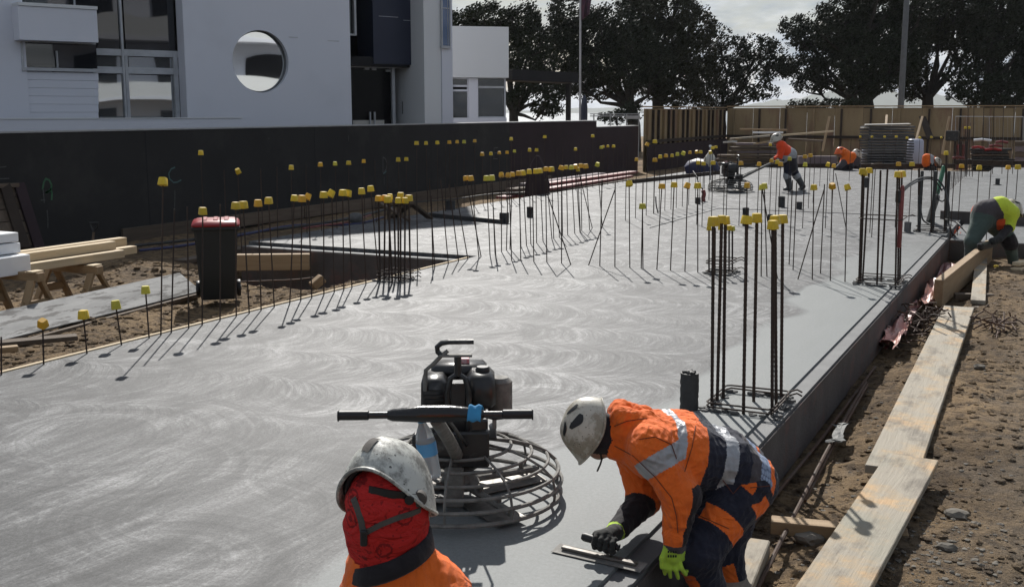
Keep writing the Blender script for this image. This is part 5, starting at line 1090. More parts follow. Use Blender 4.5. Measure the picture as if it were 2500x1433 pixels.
# ================================================================== LEFT SIDE CLUTTER
def bin_():
    b = P(535, 731, -0.30); e = empty('wheelie_bin', b, YAW + R(14)); tag(e, 'black wheelie bin with a red lid standing on the dirt', 'wheelie bin')
    mb = MB(); rings = []
    for z, hx, hy in ((0.03, 0.185, 0.20), (0.05, 0.195, 0.21), (0.42, 0.215, 0.235), (0.80, 0.238, 0.262), (0.835, 0.24, 0.265)):
        rings.append([Vector((sx * hx * a, sy * hy * c_, z)) for sx, sy, a, c_ in ((-1, -1, 0.9, 1), (1, -1, 0.9, 1), (1, -1, 1, 0.9), (1, 1, 1, 0.9), (1, 1, 0.9, 1), (-1, 1, 0.9, 1), (-1, 1, 1, 0.9), (-1, -1, 1, 0.9))])
    mb.loft(rings); mb.build('bin_body', 'bin_green', e, smooth=True, angle=40)
    MB().box((0, 0, 0.85), (0.53, 0.575, 0.04), ch=0.008).build('bin_rim', 'bin_green', e)
    mb = MB(); rings = []
    for z, hx, hy in ((0.872, 0.262, 0.285), (0.890, 0.266, 0.290), (0.915, 0.25, 0.272), (0.935, 0.205, 0.22), (0.94, 0.12, 0.13)):
        rings.append([Vector((sx * hx * a, sy * hy * c_, z)) for sx, sy, a, c_ in ((-1, -1, 0.86, 1), (1, -1, 0.86, 1), (1, -1, 1, 0.86), (1, 1, 1, 0.86), (1, 1, 0.86, 1), (-1, 1, 0.86, 1), (-1, 1, 1, 0.86), (-1, -1, 1, 0.86))])
    ld = mb.loft(rings).build('bin_lid', 'lid_red', e, smooth=True, angle=40)
    for x in (-0.12, 0.0, 0.12): MB().box((x, 0, 0.938), (0.05, 0.40, 0.014), ch=0.005).build('lid_ridge', 'lid_red', ld)
    MB().tube([(-0.2, 0.33, 0.83), (0.2, 0.33, 0.83)], 0.016, 8).build('bin_handle', 'bin_green', e, smooth=True)
    for x in (-0.16, 0.16): MB().box((x, 0.30, 0.84), (0.04, 0.09, 0.04), ch=0.008).build('handle_bracket', 'bin_green', e)
    rotY = Matrix.Rotation(PI / 2, 3, 'Y')
    for x in (-0.245, 0.215):
        w = MB().lathe([(0.05, -0.002), (0.095, 0.0), (0.10, 0.008), (0.10, 0.038), (0.095, 0.045), (0.05, 0.047)], 20, (x - .01, 0.19, 0.10), rot=rotY).build('wheel', 'grip_rubber', e, smooth=True, angle=40)
        MB().lathe([(0.03, -0.005), (0.03, 0.052)], 12, (x - .01, 0.19, 0.10), rot=rotY).build('wheel_hub', 'pipe_grey', w)
    MB().tube([(-0.23, 0.19, 0.1), (0.23, 0.19, 0.1)], 0.012, 8).build('axle', 'steel_crusted', e)
    # printed badge: a diamond and a line of small lettering too small to read
    y = -0.246
    d_ = MB().add([(-0.045, y, 0.555), (-0.018, y - .001, 0.582), (0.009, y, 0.555), (-0.018, y, 0.528)], [(0, 1, 2, 3)]).build('badge', 'decal_white', e, (-0.02, 0.004, 0.035))
    mb = MB()
    for k in range(11):
        x = 0.012 + k * 0.0115; h = random.choice((0.010, 0.014, 0.010, 0.017)); mb.add([(x, y, 0.548), (x + 0.0075, y, 0.548), (x + 0.0075, y, 0.548 + h), (x, y, 0.548 + h)], [(0, 1, 2, 3)])
    mb.build('badge_text', 'decal_white', e, (-0.02, 0.004, 0.035))
bin_()
# trestles and the stack of timber on them
def trestle(label, c, top):
    e = empty('trestle', Vector((c.x, c.y, -0.33))); tag(e, label, 'trestle', 'timber trestles'); h = top + 0.33
    beam('trestle_top', 'timber', (-0.42, 0, h - 0.045), (0.42, 0, h - 0.045), 0.09, 0.09, e)
    for sx in (-1, 1):
        for sy in (-1, 1): beam('leg', 'timber', (sx * 0.33, sy * 0.05, h - 0.08), (sx * 0.36, sy * 0.27, 0.0), 0.09, 0.035, e)
        beam('cross_brace', 'timber', (sx * 0.345, -0.17, h * 0.42), (sx * 0.345, 0.17, h * 0.42), 0.035, 0.09, e)
        beam('end_pad', 'timber_pale', (sx * 0.33, -0.07, h + 0.008), (sx * 0.33, 0.07, h + 0.008), 0.10, 0.018, e)
t1, t2 = V(30, 660, 11.3), V(178, 645, 12.4)
trestle('near timber trestle at the left edge carrying the white boards', t1, t1.z); trestle('timber trestle under the free ends of the pale timbers', t2, t2.z)
def along(px, py, D, y0, y1, w, h, mat, name, label, cat, grp=None):
    a = V(px, py, D); return beam(name, mat, (a.x, y0, a.z), (a.x, y1, a.z), w, h, None, label, cat, grp)
zt = t2.z + 0.02
def at_y(px, X): return X * 0 + PX(px, 600, X).y
Xa, Xb, Xc = t2.x + 0.16, t2.x, t2.x - 0.17
for (X, z, p1, w, h, m_, lab) in ((Xa, zt + 0.045, 296, 0.10, 0.088, 'timber_pale', 'front lower pale timber on the trestles'), (Xb, zt + 0.045, 326, 0.11, 0.088, 'timber_pale', 'middle pale timber reaching farthest over the trestle'), (Xc, zt + 0.045, 300, 0.12, 0.088, 'timber_pale', 'rear lower pale timber on the trestles'), (Xb + 0.02, zt + 0.137, 276, 0.10, 0.092, 'timber_pale', 'upper pale timber on top of the trestle stack'), (Xc, zt + 0.137, 302, 0.12, 0.092, 'timber_pale', 'rear upper pale timber of the trestle stack')):
    y1 = PX(p1, 600, X).y; beam('sawn_timber', m_, (X, y1 - 4.6, z), (X, y1, z), w, h, None, lab, 'timber', 'pale timbers on the trestles')
for k, (p1, z0, h, X) in enumerate(((72, zt + 0.03, 0.20, Xb + 0.14), (50, zt + 0.235, 0.11, Xb), (47, zt + 0.35, 0.10, Xb - 0.02))):
    y1 = PX(p1, 620, X + 0.3).y; beam('white_board', 'foam_white', (X, y1 - 2.4, z0 + h / 2), (X, y1, z0 + h / 2), 0.62, h - 0.006, None, ['thick bottom block of the white board stack at the left', 'middle board of the white stack at the left', 'topmost white board of the stack at the left'][k], 'foam board', 'white boards on the trestle', ch=0.006)
# long grey shutter board lying in front
a, b = P(12, 830, -0.25), P(484, 713, -0.27); up = Vector((-0.30, 0.06, 0.20)); mid = (a + b) / 2 + up / 2
d = b - a; xx = d.normalized(); zz = xx.cross(up).normalized(); yy = zz.cross(xx)
o = MB().box((0, 0, 0), (d.length + 2.2, up.length, 0.03), ch=0.004).build('shutter_board', 'shutter_grey', None, mid - xx * 1.1)
o.rotation_euler = Matrix((xx, yy, zz)).transposed().to_euler(); tag(o, 'long grey shutter board crusted with concrete, propped in the dirt', 'shutter board')
beam('prop_rail', 'timber_old', P(30, 842, -0.29), P(480, 722, -0.30), 0.05, 0.05, None, 'thin dark rail along the foot of the grey shutter board', 'timber')
beam('dirt_plank', 'timber_old', P(-40, 842, -0.20), P(188, 822, -0.20), 0.16, 0.04, None, 'short dark plank on the dirt at the left edge', 'plank')
beam('timber_offcut', 'timber', P(-10, 855, -0.16), P(44, 850, -0.16), 0.09, 0.05, None, 'small timber offcut at the left edge of the dirt', 'offcut')
a, b = P(560, 662, -0.30), P(757, 660, -0.30)
beam('heavy_beam', 'timber', a + Vector((0, 0, 0.12)), b + Vector((0, 0, 0.12)), 0.14, 0.22, None, 'thick timber beam lying beside the trench right of the bin', 'beam', ch=0.01)
o = beam('timber_offcut', 'timber', P(762, 700, -0.22), P(788, 678, -0.12), 0.14, 0.10, None, 'chunky timber block tipped on the dirt near the trench', 'offcut', ch=0.01)
hose('bent_rod', 'thin rusty rod lying on the dirt below the thick beam', [P(560, 690, -.22), P(650, 686, -.24), P(720, 683, -.24), P(765, 678, -.25)], 0.010, 'rebar_rusty', 'rod')
beam('clamp_plank', 'timber_old', P(440, 640, -0.2), P(600, 606, -0.2), 0.2, 0.06, None, 'dark plank on the ground behind the bin', 'plank')
# shovel
e = empty('shovel', V(228, 596, 15.2)); tag(e, 'shovel with a dark handle standing behind the pale timbers', 'shovel')
a = V(226, 640, 15.2)
MB().tube([at(e, a), at(e, V(227, 585, 15.2)), at(e, V(229, 566, 15.2))], 0.017, 8).build('shaft', 'timber_old', e, smooth=True)
MB().tube([at(e, V(229, 566, 15.2)), at(e, V(222, 556, 15.2)), at(e, V(220, 545, 15.2)), at(e, V(240, 544, 15.2)), at(e, V(238, 556, 15.2)), at(e, V(229, 566, 15.2))], 0.016, 8).build('grip', 'grip_rubber', e, smooth=True)
MB().box(at(e, V(226, 655, 15.2)), (0.22, 0.03, 0.30), ch=0.01, taper=0.9).build('blade', 'steel_worn', e)
# crate-like frame leaning on the wall at the far left
e = empty('leaning_crate', PX(40, 590, -13.55)); tag(e, 'dark boarded frame leaning against the wall at the left edge', 'crate')
def lf(px, py, off): return at(e, PX(px, py, -13.9 + off))
for k in range(5):
    y0, y1 = 452 + 30 * k, 479 + 30 * k; off = 0.05 + 0.09 * k
    pts = [lf(-60, y0 + 6, off), lf(40 + 8 * k, y0, off), lf(47 + 8 * k, y1, off + 0.08), lf(-60, y1 + 8, off + 0.08)]
    n_ = Vector((0.03, 0, 0.01)); MB().add([p_ for p_ in pts] + [p_ + n_ for p_ in pts], [(0, 1, 2, 3), (4, 5, 6, 7), (0, 1, 5, 4), (1, 2, 6, 5), (2, 3, 7, 6), (3, 0, 4, 7)]).build('slat', 'timber_old', e)
for x in (54, 18): beam('frame_stile', 'wall_purple' if x > 30 else 'timber_stud', lf(x - 8, 448, 0.12), lf(x + 42, 606, 0.58), 0.16, 0.05, e)
beam('frame_rail', 'timber_old', lf(-60, 458, 0.13), lf(44, 452, 0.13), 0.07, 0.06, e)
# conduits and boards in the shadow at the foot of the wall
hose('conduit', 'blue conduit lying along the foot of the dark wall', [P(340, 612, -.22), P(460, 598, -.2), P(600, 572, -.12), P(720, 551, -.05), P(860, 548, .0), P(935, 531, .03)], 0.022, 'conduit_blue', 'conduit')
hose('conduit', 'black conduit looping along the wing slab edge below the wall', [P(330, 600, -.25), P(520, 580, -.2), P(660, 562, -.1), P(790, 545, .0), P(880, 527, 0.03), P(960, 507, .02)], 0.025, 'pipe_black', 'conduit')
hose('conduit', 'dark red conduit crossing the shaded wing slab', [P(740, 558, .01), P(800, 549, .02), P(850, 543, .02), P(905, 525, .03)], 0.016, 'poly_red', 'conduit')
hose('conduit', 'thin pale cable along the far edge of the wing slab', [P(960, 498, -.1), P(1100, 487, -.1), P(1200, 474, -.05), P(1290, 470, .0)], 0.014, 'pipe_black', 'conduit')
a, b = P(935, 520, 0), P(1052, 536, 0)
for k, (p0, p1) in enumerate((((928, 497, 0.30), (1000, 538, 0.02)), ((1000, 494, 0.34), (1050, 533, 0.03)), ((1003, 496, 0.34), (960, 530, 0.02)))):
    beam('scrap_board', 'timber_old', P(*p0), P(*p1), 0.14, 0.04, None, ['scrap board sloping down behind the left column cage', 'right-hand sloping scrap board of the pair behind the left cage', 'scrap board leaning the other way behind the left cage'][k], 'board', 'scrap boards behind the left cage')
o = MB().sphere((0, 0, 0.09), (0.13, 0.13, 0.10), 12).build('cement_lump', 'concrete_lump', None, P(868, 546), smooth=True); tag(o, 'grey lump of hardened cement on the shaded wing slab', 'cement lump')
# reddish planks piled beyond the wing
k = 0
for lv in range(4):
    for c_ in range(3 - (lv > 2)):
        y0 = 23.0 + random.uniform(-.5, .8) + lv * 0.4; X = -11.55 + 0.32 * c_ + random.uniform(-.03, .03); z = -0.22 + 0.075 * lv + 0.1
        beam('reddish_plank', 'block_pink' if (lv == 3 and c_ == 0) else 'poly_red' if random.random() < .4 else 'timber_old', (X, y0, z), (X + random.uniform(-.1, .1), y0 + 5.6 + random.uniform(-.6, 1.2), z), 0.28, 0.06, None, '%s plank, counted upwards, of the reddish pile below the dark wall' % ordn(k), 'plank', 'reddish plank pile'); k += 1
o = MB()
rg = []
for z, rx, ry in ((0, .30, .26), (.3, .28, .25), (.6, .20, .18), (.8, .12, .12), (.95, .05, .05)):
    rg.append([Vector((rx * math.cos(a) * random.uniform(.85, 1.15), ry * math.sin(a) * random.uniform(.85, 1.15), z)) for a in [2 * PI * i / 12 for i in range(12)]])
o.loft(rg); o = o.build('draped_pump', 'wall_purple', None, P(1312, 482, -.1), smooth=True, angle=50); tag(o, 'dark draped pump standing at the slab edge below the wall', 'pump')
for k, (px, py, s) in enumerate(((1385, 450, 0.35), (1480, 440, 0.30), (1360, 446, 0.22))):
    o = MB().box((0, 0, s * 0.2), (s * 2.2, s, s * 0.4), Matrix.Rotation(random.uniform(0, 1), 3, 'Z'), ch=0.02, taper=.9).build('debris_crate', 'wall_dark', None, P(px, py, -0.15)); tag(o, ['dark crate lying beyond the reddish planks', 'dark crate near the lower end of the wall', 'small dark crate beside the reddish planks'][k], 'crate')

# ================================================================== RIGHT SIDE CLUTTER
def plank(label, c4, th, mat='plank_used', name='plank', cat='plank', grp='used planks on the right'):
    """c4: far left, far right, near right, near left corners of the top"""
    f_, n_ = (c4[0] + c4[1]) / 2, (c4[2] + c4[3]) / 2; d_ = (f_ - n_).normalized(); w = ((c4[0] - c4[1]).cross(d_).length + (c4[2] - c4[3]).cross(d_).length) / 2
    o = beam(name, mat, n_ - Vector((0, 0, th / 2)), f_ - Vector((0, 0, th / 2)), w, th, None, label, cat, grp, ch=0.004); return o
z1, z2 = -0.20, -0.135
plank('long concrete-stained plank on the dirt beside the slab edge', [P(2302, 748, z1), P(2380, 748, z1), P(2252, 1120, z1), P(2098, 1166, z1)], 0.05)
plank('near stained plank lapped over the end of the long one', [P(2172, 1094, z2), P(2288, 1134, z2), P(2010, 1640, z2 - .03), P(1800, 1640, z2 - .03)], 0.042)
beam('batten', 'timber', P(1882, 1280, -0.28), P(2216, 1312, -0.28), 0.10, 0.07, None, 'short batten under the near stained plank', 'batten')
a, b = P(2288, 752, -0.33), P(2412, 640, -0.33)
beam('edge_beam', 'timber', a + Vector((0, 0, 0.165)), b + Vector((0, 0, 0.165)), 0.10, 0.31, None, 'deep timber beam on edge held by the stooping worker', 'beam', ch=0.005)
plank('flat board between the deep beam and the stooping worker', [P(2383, 612, -.18), P(2411, 612, -.18), P(2406, 734, -.22), P(2370, 732, -.22)], 0.05)
for k, (p0, p1, w, h, zz_) in enumerate((((2330, 722), (2425, 724), 0.09, 0.06, -0.27), ((2300, 768), (2440, 745), 0.08, 0.05, -0.30), ((2480, 660), (2540, 640), 0.14, 0.05, -0.25), ((2480, 645), (2540, 632), 0.10, 0.05, -0.18))):
    beam('batten', 'timber_pale' if k > 1 else 'timber_old', P(*p0, zz_), P(*p1, zz_), w, h, None, ['dark batten lying across under the flat board', 'dark batten under the far end of the long plank', 'pale board end at the right edge behind the worker', 'upper pale board end at the right edge behind the worker'][k], 'batten')
a = P(1832, 1327, -0.27); beam('short_board', 'plank_used', P(1832, 1335, -0.27), P(1760, 1500, -0.27), 0.19, 0.10, None, 'short pale board beside the finisher’s boots'.replace('’', ''), 'board', ch=0.006)
hose('loose_bar', 'long rusty bar lying on the dirt beside the slab', [P(2114, 933, -.33), P(2030, 1080, -.31), P(1960, 1215, -.29), P(1850, 1433, -.28), P(1800, 1530, -.28)], 0.012, 'rebar_rusty', 'rebar')
hose('loose_bar', 'second long rusty bar close under the slab edge', [P(2136, 896, -.36), P(2010, 1065, -.36), P(1900, 1200, -.36), P(1809, 1320, -.36), P(1740, 1420, -.36)], 0.012, 'rebar_rusty', 'rebar')
hose('loose_bar', 'third rusty bar lying tight beside the long one', [P(2118, 938, -.34), P(2036, 1085, -.33), P(1964, 1222, -.32)], 0.010, 'rebar_rusty', 'rebar')
# heaps of offcut bars
def heap(px, py, z, n_, rad, label):
    c_ = P(px, py, z); mb = MB()
    for i in range(n_):
        a = random.uniform(0, PI); L = random.uniform(0.12, 0.34); p_ = c_ + Vector((random.gauss(0, rad * .5), random.gauss(0, rad), random.uniform(0.0, 0.16)))
        d_ = Vector((math.cos(a), math.sin(a), random.uniform(-.45, .45))).normalized() * L / 2
        mb.tube([p_ - d_, p_ + Vector((0, 0, random.uniform(-.01, .02))), p_ + d_] + ([p_ + d_ + Vector((random.uniform(-.06, .06), .04, .05))] if random.random() < .4 else []), 0.0075, 5)
    kind(mb.build('rebar_offcuts', 'rebar_rusty', smooth=True), 'stuff', label)
heap(2262, 800, -0.33, 60, 0.28, 'tangled heap of rusty bar offcuts left of the long plank')
heap(2432, 815, -0.30, 48, 0.22, 'smaller heap of rusty bar offcuts right of the long plank')
heap(2205, 830, -0.34, 8, 0.2, 'few loose bent bars on the pink sheet')
# crumpled sheets
def sheet(label, corners, mat, amp, seed, name='plastic_sheet', G=16):
    rnd = random.Random(seed); ph = [rnd.uniform(0, 6) for _ in range(6)]; vs = []
    for j in range(G + 1):
        for i in range(G + 1):
            u, v_ = i / G, j / G
            p_ = corners[0].lerp(corners[1], u).lerp(corners[3].lerp(corners[2], u), v_)
            h = abs(math.sin(5 * u + 3 * v_ + ph[0])) * abs(math.sin(4 * v_ - 3 * u + ph[1])) + 0.5 * abs(math.sin(11 * u - 7 * v_ + ph[2])) + 0.3 * rnd.random()
            e_ = 0.05 * math.sin(9 * v_ + ph[3]) * (1 if i in (0, G) else 0.2)
            vs.append(p_ + Vector((e_, 0.05 * math.sin(8 * u + ph[4]) * (1 if j in (0, G) else 0.2), amp * h + 0.01)))
    o = MB().add(vs, [(j * (G + 1) + i, j * (G + 1) + i + 1, (j + 1) * (G + 1) + i + 1, (j + 1) * (G + 1) + i) for j in range(G) for i in range(G)]).build(name, mat, smooth=True, angle=35)
    tag(o, label, 'plastic sheet', 'scraps of damp-proof sheet')
sheet('pink plastic sheet crumpled on the dirt below the bar heap', [P(2150, 838, -.33), P(2205, 775, -.33), P(2232, 790, -.30), P(2190, 868, -.31)], 'poly_pink', 0.07, 1)
sheet('dull red plastic fold at the foot of the slab edge', [P(2140, 850, -.36), P(2230, 745, -.36), P(2243, 758, -.36), P(2160, 858, -.35)], 'poly_red', 0.05, 2)
sheet('pink plastic scrap behind the near end of the deep beam', [P(2245, 758, -.33), P(2268, 700, -.33), P(2300, 705, -.28), P(2280, 752, -.30)], 'poly_pink', 0.07, 3)
sheet('flat pink sheet between the slab and the deep beam', [P(2303, 690, -.33), P(2312, 650, -.33), P(2352, 648, -.26), P(2335, 690, -.28)], 'poly_pink', 0.03, 4)
sheet('red plastic strip tucked along the slab foot', [P(2255, 735, -.36), P(2305, 650, -.36), P(2316, 654, -.36), P(2272, 735, -.35)], 'poly_red', 0.04, 5)
sheet('bright orange crumpled plastic at the slab corner', [P(2316, 606, -.32), P(2328, 586, -.30), P(2352, 588, -.30), P(2346, 610, -.30)], 'plastic_orange', 0.16, 6)
sheet('red plastic under the orange scrap at the slab corner', [P(2312, 612, -.34), P(2320, 596, -.34), P(2356, 600, -.34), P(2350, 614, -.34)], 'plastic_red', 0.05, 7)
sheet('small galvanised lath scrap beside the loose bars', [P(2030, 1088, -.31), P(2044, 1046, -.31), P(2066, 1042, -.29), P(2052, 1082, -.29)], 'mesh_galv', 0.015, 8)
o = MB().sphere((0, 0, 0.02), (0.04, 0.03, 0.03), 8).build('yellow_cap', 'cap_yellow', None, P(2432, 655, -.27), smooth=True); tag(o, 'loose yellow cap on the dirt by the stooping worker', 'cap')
# scattered stones and clods
def stones(name, n_, place, smin, smax, mat, label):
    base = []
    for s in range(6):
        bm = bmesh.new(); bmesh.ops.create_icosphere(bm, subdivisions=1, radius=1)
        for v_ in bm.verts: v_.co *= random.uniform(0.72, 1.25); v_.co.z *= 0.6
        base.append(([v_.co.copy() for v_ in bm.verts], [[v_.index for v_ in f.verts] for f in bm.faces])); bm.free()
    mb = MB()
    for i in range(n_):
        x, y = place(); s = smin * (smax / smin) ** (random.random() ** 2.2); vs, fs = random.choice(base); rot = Matrix.Rotation(random.uniform(0, 6.3), 3, 'Z')
        k = Vector((random.uniform(.7, 1.5), 1, random.uniform(.6, 1))); c_ = Vector((x, y, ground_z(x, y) + s * 0.15))
        mb.add([rot @ Vector((p_.x * k.x, p_.y, p_.z * k.z)) * s + c_ for p_ in vs], fs)
    kind(mb.build(name, mat), 'stuff', label)
stones('gravel', 2600, lambda: (random.uniform(-1.3, 0.9), 3.6 + 7 * random.random() ** 1.5), 0.003, 0.016, 'stone', 'loose gravel on the dirt right of the slab')
stones('gravel', 700, lambda: (random.uniform(-0.75, -0.1), random.uniform(4.2, 6.0)), 0.004, 0.020, 'stone', 'patch of grey gravel beside the near plank')
stones('dirt_clods', 7000, lambda: (random.uniform(-1.36, 1.2), 3.8 + 13 * random.random() ** 1.7), 0.005, 0.034, 'dirt', 'clods of brown dirt right of the slab')
stones('dirt_clods', 4200, lambda: (random.uniform(-11.5, -6.8), random.uniform(4.5, 11.4)), 0.008, 0.05, 'dirt', 'clods of brown dirt left of the slab')
for k, (px, py, s) in enumerate(((1978, 1298, 0.062), (2335, 1270, 0.05), (2390, 905, 0.04), (2310, 1348, 0.04))):
    x = P(px, py, -.28); bm = bmesh.new(); bmesh.ops.create_icosphere(bm, subdivisions=2, radius=s)
    for v_ in bm.verts: v_.co *= 1 + 0.22 * nz(v_.co.x * 60, v_.co.y * 60 + v_.co.z * 40, 1, k); v_.co.z *= 0.6; v_.co.x *= 1.3
    me = bpy.data.meshes.new('rubble_stone'); bm.to_mesh(me); bm.free(); me.materials.append(MATS['stone'])
    o = put('rubble_stone', me, None, (x.x, x.y, ground_z(x.x, x.y) + s * .3)); tag(o, ['lump of broken concrete under the short batten', 'stone on the gravel right of the near plank', 'stone on the bare dirt right of the long plank', 'pale stone at the lower right on the gravel'][k], 'stone', 'loose stones')

# ================================================================== FAR CLUTTER
k = 0
for lv in range(9):                                            # dark plank stack
    for c_ in range(2):
        a = V(1756 + random.uniform(-8, 30) + (26 if lv > 5 else 0), 428 - lv * 9.5, 39.5 + c_ * .5); b = V(1905 + random.uniform(-22, 26), 428 - lv * 9.5, 38.7 + c_ * .5); b.z = a.z + random.uniform(-.03, .03)
        beam('stacked_plank', 'timber_old' if random.random() < .75 else 'block_pink', a, b, 0.45, 0.085, None, '%s plank, counted upwards, of the dark stack at the back' % ordn(k), 'plank', 'dark plank stack'); k += 1
for j, (p0, p1, D, w, m_, lab) in enumerate((((1908, 331), (2035, 321), 38.5, 0.10, 'timber_pale', 'long pale plank jutting right from the top of the dark stack'), ((1782, 340), (1880, 332), 38.6, 0.35, 'plank_used', 'broad pale board slanting on top of the dark stack'), ((1842, 352), (1888, 345), 38.2, 0.35, 'plank_used', 'small stained board on the front of the dark stack'), ((1838, 324), (1912, 324), 38.9, 0.06, 'foam_white', 'thin white strip on top of the dark stack'), ((1806, 316), (1922, 318), 39.6, 0.12, 'timber', 'brown plank lying highest at the rear of the stack'), ((1770, 348), (1795, 346), 38.6, 0.25, 'sheet_pale', 'pale board end at the left of the dark stack'), ((1925, 340), (2010, 345), 40.5, 0.3, 'timber_old', 'dark plank low behind the walking worker'))):
    beam('loose_plank', m_, V(*p0, D), V(*p1, D - .3), w, 0.06, None, lab, 'plank')
for i in range(8):
    px = 1950 + 23 * (i % 4); lv = i // 4; a = V(px + 10, 417 - 24 * lv, 37.8)
    o = MB().box((0, 0, 0), (0.33, 0.3, 0.32), ch=0.008).build('concrete_block', 'block_pink', None, a, (0, 0, YAW)); tag(o, '%s from the left in the %s course of grey-pink blocks behind the crouching worker' % (ordn(i % 4), ('lower', 'upper')[lv]), 'block', 'grey-pink blocks')
# stack of grey formwork panels
def panel_mesh():
    mb = MB(); mb.box((0, 0, 0.06), (1.62, 1.0, 0.015)); mb.box((0, -0.5, 0.035), (1.62, 0.03, 0.05)); mb.box((0, 0.5, 0.035), (1.62, 0.03, 0.05))
    for i in range(8): mb.box((-0.77 + 0.22 * i, 0, 0.03), (0.05, 0.98, 0.045))
    o = mb.build('x', 'deck_grey'); me = o.data; bpy.data.objects.remove(o); return me
PM = panel_mesh(); sb = V(2160, 418, 40.0); sb.z = -0.3
for i in range(17):
    o = put('formwork_panel', PM, None, sb + Vector((random.uniform(-.02, .02), random.uniform(-.02, .02), 0.098 * i + 0.0)), (0, 0, YAW + random.uniform(-.015, .015))); tag(o, '%s panel, counted upwards, of the grey formwork stack at the back' % ordn(i), 'formwork panel', 'grey formwork stack')
beam('cover_sheet', 'sheet_pale', V(2112, 305, 40), V(2221, 303, 39.6), 1.2, 0.03, None, 'pale sheet lying on top of the grey formwork stack', 'sheet')
beam('cover_sheet', 'sheet_pale', V(2104, 312, 40), V(2219, 315, 39.8), 0.7, 0.03, None, 'second pale sheet poking out under the top one', 'sheet')
def tank(label, px0, px1, py0, py1, D):
    a, b = V((px0 + px1) / 2, py1, D), V((px0 + px1) / 2, py0, D); w = (px1 - px0) / (FPX / D); h = b.z - a.z
    o = MB().box((0, 0, h / 2), (w, w * .8, h), ch=w * .12, taper=0.9).build('water_tank', 'tank_white', None, a, (0, 0, YAW), smooth=True, angle=50); tag(o, label, 'tank', 'pale tanks')
tank('pale tank to the right of the grey formwork stack', 2213, 2250, 340, 412, 41.5); tank('pale tank left of the grey formwork stack', 2103, 2122, 362, 408, 41.2)
# red and black bundles
k = 0
for i in range(9):
    a = V(2405, 416 - 6.0 * i, 42.0)
    beam('dark_bundle', 'engine_black' if i % 3 else 'timber_old', V(2366 + random.uniform(-6, 6), 417 - 6.5 * i, 42.3), V(2468 + random.uniform(-8, 8), 417 - 6.5 * i, 41.8), 0.8, 0.075, None, '%s layer, counted upwards, of the dark bundle pile at the far right' % ordn(i), 'bundle', 'dark bundle pile')
for j, (px, py, L, m_, lab) in enumerate(((2388, 361, 30, 'plastic_red', 'left red tube on the dark bundle pile'), (2432, 357, 34, 'poly_red', 'middle red tube on the dark bundle pile'), (2425, 366, 40, 'plastic_red', 'lower red tube on the dark bundle pile'), (2446, 348, 30, 'poly_red', 'upper dull red tube on the dark bundle pile'), (2398, 343, 44, 'foam_white', 'white tube on the top of the dark bundle pile'), (2340, 386, 30, 'poly_red', 'red drum side left of the dark bundle pile'))):
    a, b = V(px - L / 2, py, 41.6), V(px + L / 2, py + 1, 41.5)
    o = MB().tube([a, a.lerp(b, .5) + Vector((0, 0, .04)), b], 0.05, 10).build('red_tube', m_, smooth=True); tag(o, lab, 'tube', 'tubes on the bundle pile')
for j in range(5):
    px = 2330 + 7 * j; a, b = V(px, 415, 42.2), V(px + 2, 345 + 8 * (j % 2), 42.2); o = MB().tube([a, b], 0.05, 8).build('upright_post', 'poly_red' if j % 2 else 'timber_stud', smooth=True); tag(o, '%s from the left of the dark red uprights before the hoarding' % ordn(j), 'post', 'dark red uprights')
o = MB().box(V(2325, 332, 42.5), (0.45, 0.4, 0.38), ch=0.02).build('black_crate', 'engine_black'); tag(o, 'black crate with a pale edge left of the tall bars', 'crate')
for i in range(6):
    beam('brick_pack', 'timber_old' if i % 2 else 'block_pink', V(2478, 416 - 13 * i, 40.5), V(2530, 416 - 13 * i, 40.2), 0.5, 0.17, None, '%s course, counted upwards, of the brown pack at the right edge' % ordn(i), 'pack', 'brown packs at the right edge')
# pale temporary fence panel
e = empty('mesh_fence_panel', V(2415, 400, 43.5)); tag(e, 'thin pale framed mesh panel standing before the hoarding', 'fence panel')
pts = [V(2333, 400, 43.5), V(2333, 285, 43.5), V(2498, 286, 43.0), V(2498, 400, 43.0)]
MB().tube([at(e, p_) for p_ in pts], 0.018, 7).build('panel_frame', 'coping', e, smooth=True)
for px in (2415,): MB().tube([at(e, V(px, 286, 43.2)), at(e, V(px, 400, 43.2))], 0.014, 6).build('panel_upright', 'coping', e)
for i in range(16): MB().tube([at(e, V(2340 + 10 * i, 287, 43.3)), at(e, V(2340 + 10 * i, 400, 43.3))], 0.0025, 4).build('mesh_wire', 'coping', e)
# blue tarp bundle and white bag on a stick
mb = MB(); rg = []
for z, r_ in ((0, .42), (.2, .46), (.36, .36), (.44, .15)): rg.append([Vector((r_ * 1.2 * math.cos(a) * random.uniform(.9, 1.1), r_ * .7 * math.sin(a), z * random.uniform(.95, 1.05))) for a in [2 * PI * i / 14 for i in range(14)]])
a = V(1715, 384, 33.5); a.z = 0.0
o = mb.loft(rg).build('tarp_bundle', 'tarp_blue', None, a, smooth=True); tag(o, 'dark blue tarpaulin bundle at the back left of the slab', 'tarpaulin')
e = empty('bag_on_stake', P(1733, 440)); tag(e, 'white bag hung on a stake at the back of the slab', 'bag')
D = fwd(P(1733, 440)); MB().tube([at(e, P(1734, 440)), at(e, V(1734, 356, D))], 0.016, 6).build('stake', 'coping', e); MB().sphere(at(e, V(1734, 357, D)), 0.04, 8).build('stake_cap', 'foam_white', e, smooth=True)
mb = MB(); rg = []
for py, w in ((372, 4), (380, 11), (388, 17), (394, 15), (402, 5), (408, 2)):
    c_ = V(1733, py, D - .05); rg.append([at(e, c_) + VRIGHT * (w / 100 * math.cos(a) * random.uniform(.8, 1.2)) + VDIR * (w / 160 * math.sin(a)) for a in [2 * PI * i / 10 for i in range(10)]])
mb.loft(rg).build('bag', 'bag_white', e, smooth=True)
